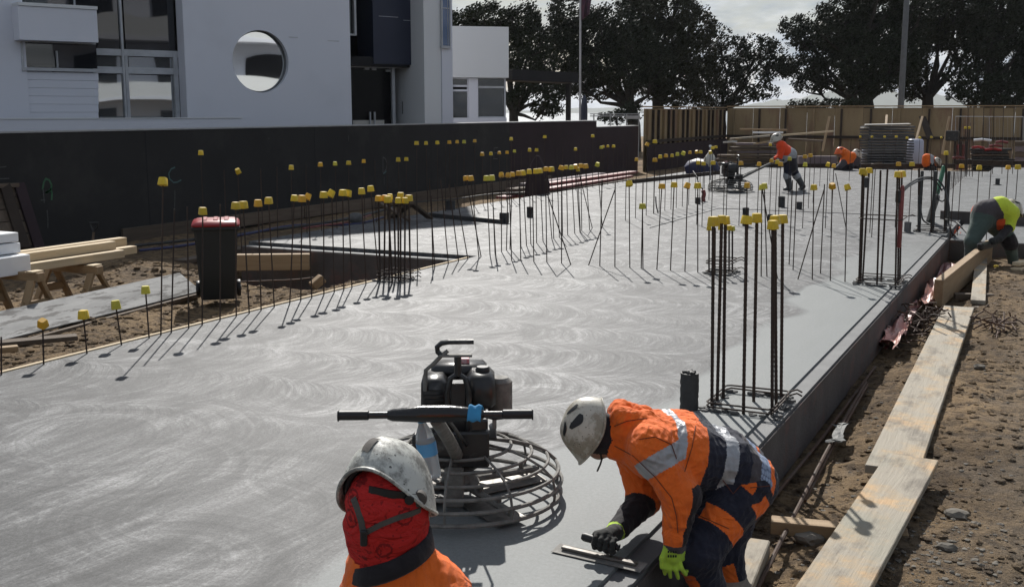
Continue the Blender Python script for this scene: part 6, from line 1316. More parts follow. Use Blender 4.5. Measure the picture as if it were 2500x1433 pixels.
beam('edge_timber', 'timber_old', V(2092, 412, 38), V(2150, 398, 39.5), 0.12, 0.08, None, 'timber lying at the back edge by the crouching worker', 'timber')
for j, (p0, p1) in enumerate((((1770, 428), (1880, 420)), ((1880, 424), (2050, 424)), ((2060, 420), (2330, 417)), ((2330, 430), (2520, 430)), ((1560, 452), (1760, 424)))):
    a, b = V(*p0, 37.4), V(*p1, 37.6 if j != 3 else 36.2); a.z = b.z = 0.03 if j != 3 else 0.17
    if j == 4: a, b = P(1545, 446, 0.02), P(1755, 424, 0.02)
    beam('edge_form', 'timber_stud', a, b, 0.06, 0.16, None, ['dark edge form before the plank stack', 'dark edge form before the grey-pink blocks', 'dark edge form before the grey formwork stack', 'dark edge form at the back of the raised slab', 'dark edge form along the far left of the slab'][j], 'edge form', 'edge forms at the back')

# ================================================================== PEOPLE
PS = 1.0          # size factor of the figure in hand
from mathutils.bvhtree import BVHTree
SNAP = {}
def on_body(px, py, off=0.004):
    """the point of the figure just built that lies on this line of sight"""
    d_ = ray(px, py).normalized(); h_ = SNAP['body'].ray_cast(Vector((0, 0, EYE)), d_)
    return None if h_[0] is None else h_[0] - d_ * off
def line_on(pts, n_=6, off=0.003):
    out = []
    for (a, b), (c_, d_) in zip(pts, pts[1:]):
        for k in range(n_):
            q = on_body(a + (c_ - a) * k / n_, b + (d_ - b) * k / n_, off)
            if q is not None: out.append(q)
    q = on_body(*pts[-1], off)
    return out + ([q] if q is not None else [])
class Pr:
    """a limb or a mass of the body: tapered capsule (a to b) or ellipsoid (c, radii, rotation)"""
    def __init__(s, tag_, a, b=None, ra=0.1, rb=None, k=0.03, rad=None, rot=None, amp=1.0):
        s.tag = tag_; s.k = k; s.amp = amp; ra = ra * PS; rb = None if rb is None else rb * PS; rad = None if rad is None else [q * PS for q in rad]
        if rad is None: s.a, s.b, s.ra, s.rb = np.array(a, float), np.array(b, float), ra, ra if rb is None else rb; s.e = False
        else: s.e = True; s.c = np.array(a, float); s.rad = np.array(rad, float); s.rot = np.array(rot) if rot is not None else np.eye(3)
    def bounds(s):
        if s.e: m_ = s.rad.max(); return s.c - m_, s.c + m_
        r_ = max(s.ra, s.rb); return np.minimum(s.a, s.b) - r_, np.maximum(s.a, s.b) + r_
    def dist(s, X, Y, Z):
        if s.e:
            x, y, z = X - s.c[0], Y - s.c[1], Z - s.c[2]; q = s.rot.T
            u = [(q[i, 0] * x + q[i, 1] * y + q[i, 2] * z) for i in range(3)]
            k0 = np.sqrt(sum((u[i] / s.rad[i]) ** 2 for i in range(3))); k1 = np.sqrt(sum((u[i] / s.rad[i] ** 2) ** 2 for i in range(3))) + 1e-9
            return k0 * (k0 - 1) / k1, None
        d = s.b - s.a; L2 = max(d @ d, 1e-9)
        t_ = np.clip(((X - s.a[0]) * d[0] + (Y - s.a[1]) * d[1] + (Z - s.a[2]) * d[2]) / L2, 0, 1)
        return np.sqrt((X - s.a[0] - t_ * d[0]) ** 2 + (Y - s.a[1] - t_ * d[1]) ** 2 + (Z - s.a[2] - t_ * d[2]) ** 2) - (s.ra + (s.rb - s.ra) * t_), t_
def body_mesh(name, prims, h, mats, classify, parent, wrinkle=0.004, seed=0):
    lo = np.min([p_.bounds()[0] for p_ in prims], 0) - 4 * h - 0.02; hi = np.max([p_.bounds()[1] for p_ in prims], 0) + 4 * h + 0.02
    n_ = np.ceil((hi - lo) / h).astype(int) + 1
    F = np.full(n_, 1.0, np.float32); ax = [lo[i] + h * np.arange(n_[i]) for i in range(3)]
    for p_ in prims:
        a, b = p_.bounds(); m_ = 2 * p_.k + 3 * h
        i0 = np.maximum(((a - m_ - lo) / h).astype(int), 0); i1 = np.minimum(((b + m_ - lo) / h).astype(int) + 2, n_)
        sl = tuple(slice(i0[i], i1[i]) for i in range(3))
        d, _ = p_.dist(ax[0][sl[0]][:, None, None], ax[1][sl[1]][None, :, None], ax[2][sl[2]][None, None, :])
        f = F[sl]; hh = np.clip(0.5 + 0.5 * (f - d) / p_.k, 0, 1); F[sl] = (f * (1 - hh) + d * hh - p_.k * hh * (1 - hh)).astype(np.float32)
    ins = F < 0
    cnt = np.zeros(n_ - 1, np.int8); corners = [(i, j, k) for i in (0, 1) for j in (0, 1) for k in (0, 1)]
    for i, j, k in corners: cnt += ins[i:n_[0] - 1 + i, j:n_[1] - 1 + j, k:n_[2] - 1 + k]
    act = np.argwhere((cnt > 0) & (cnt < 8)); vid = np.full(n_ - 1, -1, np.int64); vid[tuple(act.T)] = np.arange(len(act))
    cv = {c_: F[act[:, 0] + c_[0], act[:, 1] + c_[1], act[:, 2] + c_[2]] for c_ in corners}
    acc = np.zeros((len(act), 3)); num = np.zeros(len(act))
    for c_ in corners:
        for a in range(3):
            if c_[a] == 0:
                c2_ = list(c_); c2_[a] = 1; c2_ = tuple(c2_); va, vb = cv[c_], cv[c2_]; m_ = (va < 0) != (vb < 0)
                t_ = np.where(m_, va / np.where(m_, va - vb, 1), 0); q = np.array(c_, float)[None, :].repeat(len(act), 0); q[:, a] = t_
                acc[m_] += q[m_]; num[m_] += 1
    vert = lo + h * (act + acc / np.maximum(num, 1)[:, None])
    quads = []
    for a in range(3):
        b, c_ = (a + 1) % 3, (a + 2) % 3
        s0 = [slice(None)] * 3; s1 = [slice(None)] * 3; s0[a] = slice(0, -1); s1[a] = slice(1, None)
        e_ = np.argwhere(ins[tuple(s0)] != ins[tuple(s1)]); e_ = e_[(e_[:, b] > 0) & (e_[:, c_] > 0) & (e_[:, b] < n_[b] - 1) & (e_[:, c_] < n_[c_] - 1)]
        if not len(e_): continue
        def vv(db, dc):
            q = e_.copy(); q[:, b] += db; q[:, c_] += dc; return vid[tuple(q.T)]
        Q = np.stack([vv(-1, -1), vv(0, -1), vv(0, 0), vv(-1, 0)], 1); fl = ins[tuple(e_.T)]; Q[~fl] = Q[~fl][:, ::-1]; quads.append(Q)
    Q = np.concatenate(quads); Q = Q[(Q >= 0).all(1)]
    # nearest mass of every vertex
    def nearest(pts):
        best = np.full(len(pts), 1e9); bi = np.zeros(len(pts), int); bt = np.zeros(len(pts))
        for i, p_ in enumerate(prims):
            d, t_ = p_.dist(pts[:, 0], pts[:, 1], pts[:, 2]); m_ = d < best; best[m_] = d[m_]; bi[m_] = i; bt[m_] = 0 if t_ is None else t_[m_]
        return bi, bt
    me = bpy.data.meshes.new(name); me.vertices.add(len(vert)); me.loops.add(len(Q) * 4); me.polygons.add(len(Q))
    me.vertices.foreach_set('co', vert.ravel()); me.loops.foreach_set('vertex_index', Q.ravel().astype(np.int32))
    me.polygons.foreach_set('loop_start', np.arange(0, len(Q) * 4, 4, dtype=np.int32)); me.update(calc_edges=True)
    nv = np.zeros(len(vert) * 3); me.vertices.foreach_get('normal', nv); nv = nv.reshape(-1, 3)
    fc = vert[Q].mean(1); fn = nv[Q].mean(1)
    bi, bt = nearest(fc)
    if wrinkle:
        vi, _ = nearest(vert); am = np.array([p_.amp for p_ in prims])[vi] * wrinkle
        rs = np.random.RandomState(seed); w = np.zeros(len(vert))
        for q in range(14):
            kv = rs.normal(0, 1, 3); kv = kv / np.linalg.norm(kv) * (rs.uniform(22, 55) if q < 6 else rs.uniform(60, 130)); s_ = np.sin(vert @ kv + rs.uniform(0, 6) + 1.8 * np.sin(vert @ rs.normal(0, 13, 3)))
            env = 0.5 + 0.5 * np.sin(vert @ rs.normal(0, 9, 3) + rs.uniform(0, 6))
            w += ((1 - np.abs(s_)) ** 1.6 - 0.25) * (1.0 if q < 6 else 0.55) * env
        vert = vert + nv * (w / 3.0 * am)[:, None]; me.vertices.foreach_set('co', vert.ravel())
    names = list(mats)
    for mm in names: me.materials.append(MATS[mm])
    tags = np.array([p_.tag for p_ in prims], dtype=object)[bi]
    out = classify(fc, fn, bi, bt, tags); lut = {m_: i for i, m_ in enumerate(names)}
    me.polygons.foreach_set('material_index', np.array([lut[x] for x in out], dtype=np.int32)); me.polygons.foreach_set('use_smooth', [True] * len(Q)); me.update()
    o = put(name, me, parent)
    sm = o.modifiers.new('sm', 'SMOOTH'); sm.factor = 0.5; sm.iterations = 2
    SNAP[name] = BVHTree.FromPolygons([tuple(p_) for p_ in vert], [tuple(q_) for q_ in Q])
    if parent is not None:
        me.transform(Matrix.Translation(-parent.location))
    return o

def helmet(parent, c, up, front, mat, scale=1.0, vents=True, back_rise=0.03):
    """climbing-style site helmet: shell, dark vents, inner padding"""
    up = up.normalized(); f = (front - up * front.dot(up)).normalized(); s = f.cross(up).normalized()
    Mx = Matrix((s, f, up)).transposed()
    nA, nP = 48, 16; rings = []
    def rim(th): return -0.012 + back_rise * max(0, -math.sin(th)) ** 2 - 0.024 * abs(math.cos(th)) ** 2
    def pt(th, u_, off=0.0):
        c_, sn = math.cos(th), math.sin(th); ph = u_ * PI / 2
        lx, ly = 0.118 + off, (0.150 if sn > 0 else 0.145) + off
        rr = math.cos(ph) ** 0.82; z0 = rim(th); zt = 0.152 + off
        rdg = 0.006 * math.exp(-(c_ * 3.6) ** 2) * math.sin(ph * 2) if rr > 0.1 else 0
        fl = 0.007 * (1 - u_) ** 6; pk = 0.030 * max(0, sn) ** 5 * (1 - u_) ** 5
        return Vector((lx * rr * c_ + fl * c_, (ly + pk) * rr * sn + fl * sn, z0 + (zt - z0) * math.sin(ph) ** 1.05 + rdg)) * scale
    mb = MB()
    for j in range(nP):
        u_ = j / nP; rings.append([Mx @ pt(2 * PI * k / nA, u_) + (c - parent.location) for k in range(nA)])
    mb.loft(rings, cap=False); top = [Mx @ pt(0, 0.9995) + (c - parent.location)]
    b = len(mb.v); mb.v += [tuple(top[0])]; L = (nP - 1) * nA
    mb.f += [(L + k, L + (k + 1) % nA, b) for k in range(nA)]; mb.m += [0] * nA
    sh = mb.build('helmet', mat, parent, smooth=True, angle=70); so = sh.modifiers.new('s', 'SOLIDIFY'); so.thickness = 0.006 * scale; so.offset = -1
    MB().tube([Mx @ (pt(2 * PI * k / nA, 0.0)) + (c - parent.location) for k in range(nA)], 0.0055 * scale, 6, closed=True).build('helmet_rim', mat, sh, smooth=True)
    if vents:
        def onto(x, y, off=0.0022):
            a_, b_ = x / 0.118, y / (0.150 if y > 0 else 0.145); rr = min(0.999, math.hypot(a_, b_)); return Mx @ pt(math.atan2(b_, a_), math.acos(rr ** (1 / 0.82)) / (PI / 2), off) + (c - parent.location)
        for sg in (-1, 1):
            for x0, y0, y1, w in ((0.040, -0.085, -0.020, 0.010), (0.048, 0.015, 0.080, 0.009), (0.082, -0.055, 0.030, 0.010)):
                vs = [onto(sg * (x0 + (jj / 3 - .5) * 2 * w * math.sin(PI * (0.06 + 0.88 * ii / 8)) ** .5 + 0.006 * math.sin(ii * .5)), y0 + (y1 - y0) * ii / 8) for jj in range(4) for ii in range(9)]
                MB().add(vs, [(jj * 9 + ii, jj * 9 + ii + 1, jj * 9 + 10 + ii, jj * 9 + 9 + ii) for jj in range(3) for ii in range(8)]).build('helmet_vent', 'grip_rubber', sh, smooth=True)
    MB().tube([Mx @ (pt(2 * PI * k / 32, 0.10, -0.018)) + (c - parent.location) for k in range(32)], 0.011 * scale, 6, closed=True).build('helmet_headband', 'grip_rubber', sh, smooth=True)
    return sh, lambda th, u_, off=0.0: Mx @ pt(th, u_, off) + (c - parent.location)

surf('seam_brown', (0.14, 0.035, 0.015), None, 30, 0.85, 0.05, 200, 0)
def npv(v_): return np.array(v_)
MATB = ['hi_vis_orange', 'navy', 'reflective', 'black_cloth', 'grey_cloth', 'plaid', 'glove_lime', 'glove_dark', 'skin', 'boot', 'gumboot', 'hi_vis_red', 'hi_vis_lime', 'green_trouser', 'bandana_red']

# ---------------------------------------------------------------- the finisher bending over the slab edge
def finisher():
    J = lambda px, py, D: V(px, py, D * 0.945)
    e = empty('person', P(1765, 1480, -0.30)); tag(e, 'person in orange hooded jacket bending to smooth the slab edge with a hand trowel', 'person')
    neck, ch1, ch2, wst, pel = J(1540, 1062, 4.90), J(1585, 1082, 4.90), J(1665, 1100, 4.90), J(1755, 1118, 4.93), J(1815, 1158, 4.97)
    Lf = VDIR
    pr = []
    A = pr.append
    for off in (-0.095, 0.095):
        A(Pr('torso', ch1 + Lf * off, ch2 + Lf * off * 0.95, 0.125, 0.138, 0.06)); A(Pr('torso', ch2 + Lf * off * 0.95, wst + Lf * off * 0.75, 0.138, 0.112, 0.06)); A(Pr('hip', wst + Lf * off * 0.75 + Vector((0.05, 0, 0)), pel + Lf * off, 0.108, 0.125, 0.05))
    A(Pr('torso', neck, ch2, 0.09, 0.13, 0.06))
    # hood bunched behind the neck
    for (a, b, r1, r2) in (((1516, 1012), (1578, 1014), 0.045, 0.032), ((1508, 1042), (1516, 1012), 0.045, 0.045), ((1500, 1078), (1508, 1044), 0.036, 0.046)):
        for off in (-0.06, 0.06): A(Pr('hood', J(*a, 4.88) + Lf * off, J(*b, 4.88) + Lf * off * 0.7, r1, r2, 0.03))
    A(Pr('hood', J(1506, 1098, 4.84), J(1540, 1084, 4.86), 0.045, 0.072, 0.04))
    # neck and head, face down; shade between helmet and hood coloured in as black
    A(Pr('shaded_head', J(1520, 1062, 4.88), J(1468, 1062, 4.86), 0.062, 0.068, 0.03))
    hd = J(1458, 1056, 4.86); A(Pr('shaded_head', hd, rad=(0.088, 0.078, 0.098), k=0.02, amp=0.4))
    A(Pr('face', J(1456, 1085, 4.85), J(1462, 1098, 4.85), 0.052, 0.042, 0.02, amp=0)); A(Pr('face', J(1452, 1100, 4.84), J(1450, 1106, 4.84), 0.014, 0.012, 0.01, amp=0))
    # near arm, hanging
    sh, el, wr = J(1592, 1092, 4.70), J(1662, 1212, 4.62), J(1648, 1312, 4.58)
    A(Pr('torso', J(1600, 1075, 4.82), sh, 0.105, 0.092, 0.05)); A(Pr('arm_u', sh, el, 0.092, 0.075, 0.035)); A(Pr('arm_l', el, wr, 0.076, 0.052, 0.03)); A(Pr('cuff', J(1649, 1306, 4.58), J(1647, 1326, 4.575), 0.046, 0.044, 0.012))
    # near hand: palm, four fingers, thumb leaving its side
    A(Pr('hand_n', J(1645, 1326, 4.575), J(1641, 1358, 4.565), 0.032, 0.033, 0.02, amp=.2)); A(Pr('hand_n', J(1651, 1335, 4.58), J(1650, 1360, 4.575), 0.024, 0.025, 0.015, amp=.2))
    for i, (x0, dx, ln) in enumerate(((1624, -2, 34), (1634, 0, 42), (1645, 4, 44), (1655, 8, 36))):
        a, m_, b = J(x0 + 2, 1366, 4.56), J(x0 + dx, 1366 + ln * .55, 4.545), J(x0 + dx * 2 + 3, 1366 + ln, 4.56)
        A(Pr('hand_n', a, m_, 0.0115, 0.0105, 0.006, amp=.1)); A(Pr('hand_n', m_, b, 0.0105, 0.0085, 0.004, amp=.1))
    A(Pr('hand_n', J(1628, 1340, 4.56), J(1617, 1362, 4.545), 0.016, 0.013, 0.01, amp=.1)); A(Pr('hand_n', J(1617, 1362, 4.545), J(1616, 1384, 4.54), 0.013, 0.010, 0.006, amp=.1))
    # far arm reaching to the trowel
    sh2, el2, wr2 = J(1552, 1095, 5.08), J(1572, 1222, 5.00), J(1512, 1288, 4.78)
    A(Pr('torso', J(1590, 1085, 4.98), sh2, 0.105, 0.092, 0.05)); A(Pr('arm_u2', sh2, el2, 0.09, 0.072, 0.035)); A(Pr('arm_l2', el2, wr2, 0.068, 0.046, 0.03)); A(Pr('cuff2', wr2, J(1500, 1298, 4.75), 0.042, 0.040, 0.01))
    hx0, hx1 = J(1428, 1310, 4.68), J(1512, 1336, 4.61); hax = (hx1 - hx0).normalized()
    A(Pr('hand_f', J(1500, 1300, 4.72), J(1480, 1312, 4.66), 0.036, 0.036, 0.015, amp=.2)); A(Pr('hand_f', J(1488, 1304, 4.68), J(1458, 1306, 4.67), 0.026, 0.022, 0.012, amp=.2))
    side = (VRIGHT * -0.15 + VDIR * -1 + Vector((0, 0, 0.1))); side = (side - hax * side.dot(hax)).normalized(); upv = hax.cross(side).normalized(); upv = upv if upv.z > 0 else -upv
    for i in range(4):                                         # fingers closed round the handle
        c_ = hx0.lerp(hx1, 0.34 + 0.17 * i); pts = [c_ + (upv * math.cos(a) + side * math.sin(a)) * 0.029 for a in (0.1, 1.0, 1.9, 2.8, 3.5)]
        for a, b in zip(pts, pts[1:]): A(Pr('hand_f', a, b, 0.0118, 0.011, 0.005, amp=.1))
    th = [hx0.lerp(hx1, 0.62) + upv * 0.03 - side * 0.012, hx0.lerp(hx1, 0.40) + upv * 0.026 - side * 0.026, hx0.lerp(hx1, 0.22) + upv * 0.010 - side * 0.030]
    for a, b in zip(th, th[1:]): A(Pr('hand_f', a, b, 0.015, 0.012, 0.006, amp=.1))
    # legs
    hpn, knn, ann = J(1812, 1185, 4.86), J(1702, 1352, 4.66), J(1738, 1462, 4.74)
    hpf, knf, anf = J(1800, 1185, 5.10), J(1762, 1345, 5.02), J(1792, 1438, 5.00)
    for hp_, kn, an, tg in ((hpn, knn, ann, 'n'), (hpf, knf, anf, 'f')):
        A(Pr('thigh_' + tg, hp_, kn, 0.135, 0.092, 0.04)); A(Pr('shin_' + tg, kn, an, 0.088, 0.070, 0.03)); A(Pr('boot', an - Vector((0, 0, 0.0)), an - Vector((0, 0, 0.045)), 0.056, 0.058, 0.02, amp=.2))
        ft = an + (VRIGHT * -0.16 + VDIR * -0.03); ft.z = an.z - 0.06; A(Pr('boot', an - Vector((0, 0, 0.05)), ft, 0.050, 0.042, 0.02, amp=.2)); A(Pr('boot', an - Vector((0, 0, 0.055)) + VRIGHT * 0.04, ft, 0.045, 0.036, 0.02, amp=.2))
    axis_ = npv((pel - neck).normalized()); n0 = npv(neck); Lax = (pel - neck).length
    vup = np.array((0, 0, 1.0)); toward = -npv(VDIR)
    def cls(fc, fn, bi, bt, tags):
        s_ = (fc - n0) @ axis_ / Lax; hgt = (fc - n0) @ vup; out = []
        s_ = s_ + 0.22 * hgt
        face_cam = fn @ toward
        pxs = fc @ npv(VRIGHT)
        for i, t_ in enumerate(tags):
            s = s_[i]; c_ = 'navy'
            if t_ == 'torso': c_ = 'hi_vis_orange' if s < 0.23 else 'reflective' if s < 0.30 else 'hi_vis_orange' if s < 0.47 else 'navy' if s < 0.63 else 'reflective' if s < 0.73 else 'navy' if s < 0.84 else 'grey_cloth'
            elif t_ == 'hip': c_ = 'navy' if s < 0.63 else 'reflective' if s < 0.73 else 'navy' if s < 0.84 else 'grey_cloth' if s < 0.93 else 'plaid' if (s < 1.03 and fn[i][2] > 0.05) else 'hi_vis_orange' if s < 1.07 else 'navy'
            elif t_ == 'hood': c_ = 'hi_vis_orange'
            elif t_ == 'shaded_head': c_ = 'black_cloth'
            elif t_ == 'face': c_ = 'skin'
            elif t_ == 'arm_u': c_ = 'reflective' if 0.22 < bt[i] < 0.58 and False else 'hi_vis_orange'
            elif t_ == 'arm_l': c_ = 'black_cloth' if (fn[i] @ npv(VRIGHT) > 0.45) else 'hi_vis_orange'
            elif t_ == 'arm_u2': c_ = 'hi_vis_orange'
            elif t_ == 'arm_l2': c_ = 'black_cloth' if bt[i] > 0.05 else 'hi_vis_orange'
            elif t_ in ('cuff', 'cuff2'): c_ = 'grey_cloth' if t_ == 'cuff' else 'glove_lime'
            elif t_ == 'hand_n': c_ = 'glove_lime' if bt[i] < 2 and fc[i][2] > 0.13 else 'glove_lime'
            elif t_ == 'hand_f': c_ = 'glove_dark'
            elif t_ == 'boot': c_ = 'boot'
            elif t_ == 'thigh_n':
                fcm = face_cam[i]; c_ = 'navy'
                if 0.50 < bt[i] < 0.70 and fcm > 0.35: c_ = 'hi_vis_orange'
                if bt[i] < 0.16 and fcm > 0.1 and (fn[i] @ npv(VRIGHT)) < 0.25: c_ = 'hi_vis_orange'
                if 0.05 < bt[i] < 0.26 and (fn[i] @ npv(VRIGHT)) > 0.45: c_ = 'hi_vis_orange'
            elif t_ == 'shin_n': c_ = 'hi_vis_orange' if (bt[i] < 0.55 and (fn[i] @ npv(VRIGHT)) < -0.25 and face_cam[i] > -0.1) else 'navy'
            elif t_ == 'shin_f': c_ = 'hi_vis_orange' if (bt[i] < 0.9 and abs(fn[i] @ npv(VRIGHT)) < 0.35 and face_cam[i] > 0.2) else 'navy'
            # band round the upper arm
            if t_ == 'arm_u' and 0.12 < bt[i] < 0.46: c_ = 'reflective'
            if t_ == 'arm_u' and bt[i] <= 0.12: c_ = 'hi_vis_orange'
            out.append(c_)
        return out
    b = body_mesh('body', pr, 0.0055, MATB, cls, e, 0.0125, 3)
    up = (J(1395, 1022, 4.86) - J(1447, 1044, 4.86)); fr = J(1417, 1112, 4.84) - J(1477, 976, 4.86)
    sh_, hpnt = helmet(e, J(1446, 1045, 4.855), up, fr, 'helmet_white', 0.88)
    # chin strap and dangling cord
    MB().tube([at(e, J(1462, 1078, 4.79)), at(e, J(1466, 1104, 4.80)), at(e, J(1468, 1118, 4.82))], 0.006, 6).build('chin_strap', 'grip_rubber', sh_, smooth=True)
    MB().tube([at(e, J(1470, 1118, 4.80)), at(e, J(1466, 1132, 4.80)), at(e, J(1458, 1150, 4.80))], 0.004, 6).build('drawcord', 'grip_rubber', b, smooth=True)
    # glove lettering and pocket tab
    mb = MB()
    for r_ in range(2):
        for k in range(4):
            a = J(1632 + 6 * k, 1346 + 11 * r_, 4.525); mb.box(at(e, a), (0.0065, 0.001, 0.010), rot=Matrix.Rotation(YAW, 3, 'Z'))
    mb.build('glove_print', 'glove_dark', b)
    # jacket and trouser seams
    for pts in ([(1500, 1088), (1545, 1112), (1600, 1165), (1640, 1215), (1652, 1262), (1655, 1300)], [(1500, 1040), (1530, 1028), (1580, 1020)], [(1560, 1072), (1600, 1066), (1640, 1085), (1652, 1120)], [(1700, 1030), (1690, 1090), (1672, 1150)], [(1700, 1255), (1780, 1290)], [(1765, 1172), (1790, 1205), (1812, 1180)], [(1832, 1190), (1880, 1185)]):
        q = line_on(pts)
        if len(q) > 2: MB().tube([at(e, p_) for p_ in q], 0.0017, 5).build('seam', 'seam_brown', b, smooth=True)
    mb = MB()
    for k in range(6):
        p_ = on_body(1722 + 5 * k, 1284 + 2.4 * k, 0.002)
        if p_ is not None: mb.box(at(e, p_), (0.006, 0.001, 0.005), rot=Matrix.Rotation(YAW, 3, 'Z'))
    mb.build('pocket_print', 'navy', b)
    return e, (hx0, hx1)
fin, (h0, h1) = finisher()
# the steel trowel in his hand
e = empty('hand_trowel', P(1465, 1362, 0.0)); tag(e, 'long steel finishing trowel under the bending worker’s glove'.replace('’s', ''), 'trowel')
a, b = P(1356, 1338, 0.006), P(1572, 1388, 0.006); dx = (b - a).normalized(); ny = Vector((-dx.y, dx.x, 0))
q = Matrix((dx, ny, Vector((0, 0, 1)))).transposed()
MB().box(at(e, (a + b) / 2) + Vector((0, 0, 0.004)), ((b - a).length, 0.080, 0.0025), q @ Matrix.Rotation(R(7), 3, 'X'), ch=0.001).build('blade', 'steel_crusted', e)
MB().box(at(e, (a + b) / 2) + Vector((0, 0, 0.013)), ((b - a).length * 0.84, 0.026, 0.012), q, ch=0.003).build('mounting_rib', 'steel_worn', e)
st = (h0 + h1) / 2 + dx * 0.02
MB().tube([at(e, a.lerp(b, .60)) + Vector((0, 0, 0.015)), at(e, a.lerp(b, .60)) + Vector((0, 0, 0.055)), at(e, h1)], 0.008, 8).build('shank', 'steel_worn', e, smooth=True)
MB().tube([at(e, h0 - (h1 - h0) * .08), at(e, h0), at(e, h0.lerp(h1, .5)), at(e, h1)], [0.014, 0.019, 0.016, 0.015], 12).build('handle', 'grip_rubber', e, smooth=True)

surf('strap_grey', (0.085, 0.075, 0.066), None, 30, 0.8, 0.05, 200, 0.0005)
# ---------------------------------------------------------------- the worker kneeling with his back to us
def kneeler():
    global PS
    PS = 0.88; KF = 0.867; V0 = globals()['V']
    def V(px, py, D): return V0(px, py, D * KF)
    J = V; e = empty('person', Vector((V(985, 1433, 3.0).x, V(985, 1433, 3.0).y, 0.0)))
    tag(e, 'person seen from behind in a red printed balaclava under a spattered helmet', 'person')
    pr = []; A = pr.append
    hd = J(948, 1232, 3.0); A(Pr('head', hd, rad=(0.098, 0.108, 0.118), rot=Matrix.Rotation(YAW, 3, 'Z'), k=0.03, amp=.5))
    A(Pr('head', J(925, 1225, 2.98), J(925, 1300, 3.0), 0.088, 0.082, 0.04)); A(Pr('head', J(965, 1240, 3.02), J(970, 1300, 3.03), 0.085, 0.080, 0.04))
    A(Pr('head', J(940, 1285, 3.0), J(953, 1350, 3.02), 0.098, 0.086, 0.04)); A(Pr('head', J(918, 1295, 2.99), J(930, 1340, 3.0), 0.075, 0.068, 0.03))
    A(Pr('head', J(1015, 1262, 3.06), J(1020, 1275, 3.07), 0.03, 0.03, 0.03))
    nb, c1, c2, pe = J(962, 1388, 3.03), J(988, 1462, 3.03), J(1000, 1640, 3.02), J(1010, 1800, 3.0)
    for s in (-1, 1):
        A(Pr('coat', nb + VRIGHT * 0.03 * s, c1 + VRIGHT * 0.055 * s, 0.098, 0.108, 0.04)); A(Pr('coat', c1 + VRIGHT * 0.06 * s, c2 + VRIGHT * 0.07 * s, 0.11, 0.12, 0.05)); A(Pr('coat', c2 + VRIGHT * 0.085 * s, pe + VRIGHT * 0.08 * s, 0.12, 0.13, 0.06))
        shd = c1 + VRIGHT * 0.125 * s + Vector((0, 0, -0.06 if s > 0 else -0.11)); A(Pr('coat', c1 + VRIGHT * 0.05 * s, shd, 0.09, 0.08, 0.05))
        el = shd + VRIGHT * 0.06 * s + VDIR * 0.10 + Vector((0, 0, -0.26)); wr = el + VDIR * 0.20 - VRIGHT * 0.08 * s + Vector((0, 0, -0.10))
        A(Pr('coat', shd, el, 0.08, 0.065, 0.04)); A(Pr('coat', el, wr, 0.062, 0.045, 0.03)); A(Pr('glove', wr, wr + VDIR * 0.07, 0.035, 0.03, 0.02))
        for k in range(4): p_ = wr + VDIR * 0.08 + VRIGHT * (k - 1.5) * 0.018; A(Pr('glove', p_, p_ + VDIR * 0.06 + Vector((0, 0, -0.03)), 0.011, 0.009, 0.005))
        A(Pr('glove', wr + VDIR * .02 - VRIGHT * 0.03 * s, wr + VDIR * .07 - VRIGHT * 0.05 * s, 0.013, 0.01, 0.008))
        pel = Vector((pe.x, pe.y, 0.26)) + VRIGHT * 0.09 * s; kn = Vector((pe.x, pe.y, 0.085)) + VRIGHT * 0.14 * s + VDIR * 0.42; an = Vector((pe.x, pe.y, 0.07)) + VRIGHT * 0.12 * s - VDIR * 0.02
        A(Pr('coat', pe + VRIGHT * .08 * s, pel, 0.13, 0.12, 0.05)); A(Pr('pant', pel, kn, 0.115, 0.08, 0.04)); A(Pr('pant', kn, an, 0.078, 0.06, 0.03)); A(Pr('boot', an, an - VDIR * 0.16, 0.05, 0.04, 0.02))
    m_ = {'head': 'bandana_red', 'coat': 'hi_vis_orange', 'glove': 'glove_lime', 'pant': 'navy', 'boot': 'boot'}
    b = body_mesh('body', pr, 0.0075, ['bandana_red', 'hi_vis_orange', 'glove_lime', 'navy', 'boot'], lambda fc, fn, bi, bt, tags: [m_[t_] for t_ in tags], e, 0.009, 5)
    # black collar standing round the neck, higher on the right
    pts = []
    cc = J(955, 1352, 3.02)
    for k in range(28):
        a = 2 * PI * k / 28; pts.append(at(e, cc + VRIGHT * 0.094 * math.cos(a) + VDIR * 0.096 * math.sin(a) + Vector((0, 0, 0.036 * math.cos(a) + 0.03 * max(0, math.sin(a))))))
    mb = MB(); rg = []
    for p_ in pts:
        o_ = (p_ - at(e, cc)); o_.z = 0; o_.normalize(); rg.append([p_ + o_ * dx_ + Vector((0, 0, dz)) for dx_, dz in ((0.002, 0.022), (0.009, 0.016), (0.015, -0.022), (0.008, -0.030), (-0.014, -0.028), (-0.010, 0.018))])
    mb.loft(rg, cap=False, closed=True); mb.build('collar', 'black_cloth', b, smooth=True, angle=60)
    up = Vector((0, 0, 1)) + VRIGHT * 0.08 + VDIR * 0.62; fr = VDIR * 0.93 + VRIGHT * 0.36
    sh_, hp_ = helmet(e, J(948, 1211, 3.03) , up, fr, 'helmet_spattered', 0.93, vents=False, back_rise=0.05)
    vs = [hp_(-PI / 2 - 0.05 + (i / 6 - .5) * 0.42 * (0.5 + 0.5 * j / 5), 0.26 + 0.30 * j / 5 + 0.02 * math.sin(i), 0.003) for j in range(6) for i in range(7)]
    MB().add(vs, [(j * 7 + i, j * 7 + i + 1, j * 7 + 8 + i, j * 7 + 7 + i) for j in range(5) for i in range(6)]).build('helmet_vent', 'strap_grey', sh_, smooth=True)
    def sp(pts, r_, n_, m2='grey_cloth', par=None): return MB().tube([at(e, V(*p_)) for p_ in pts], r_, 6).build(n_, m2, par or sh_, smooth=True)
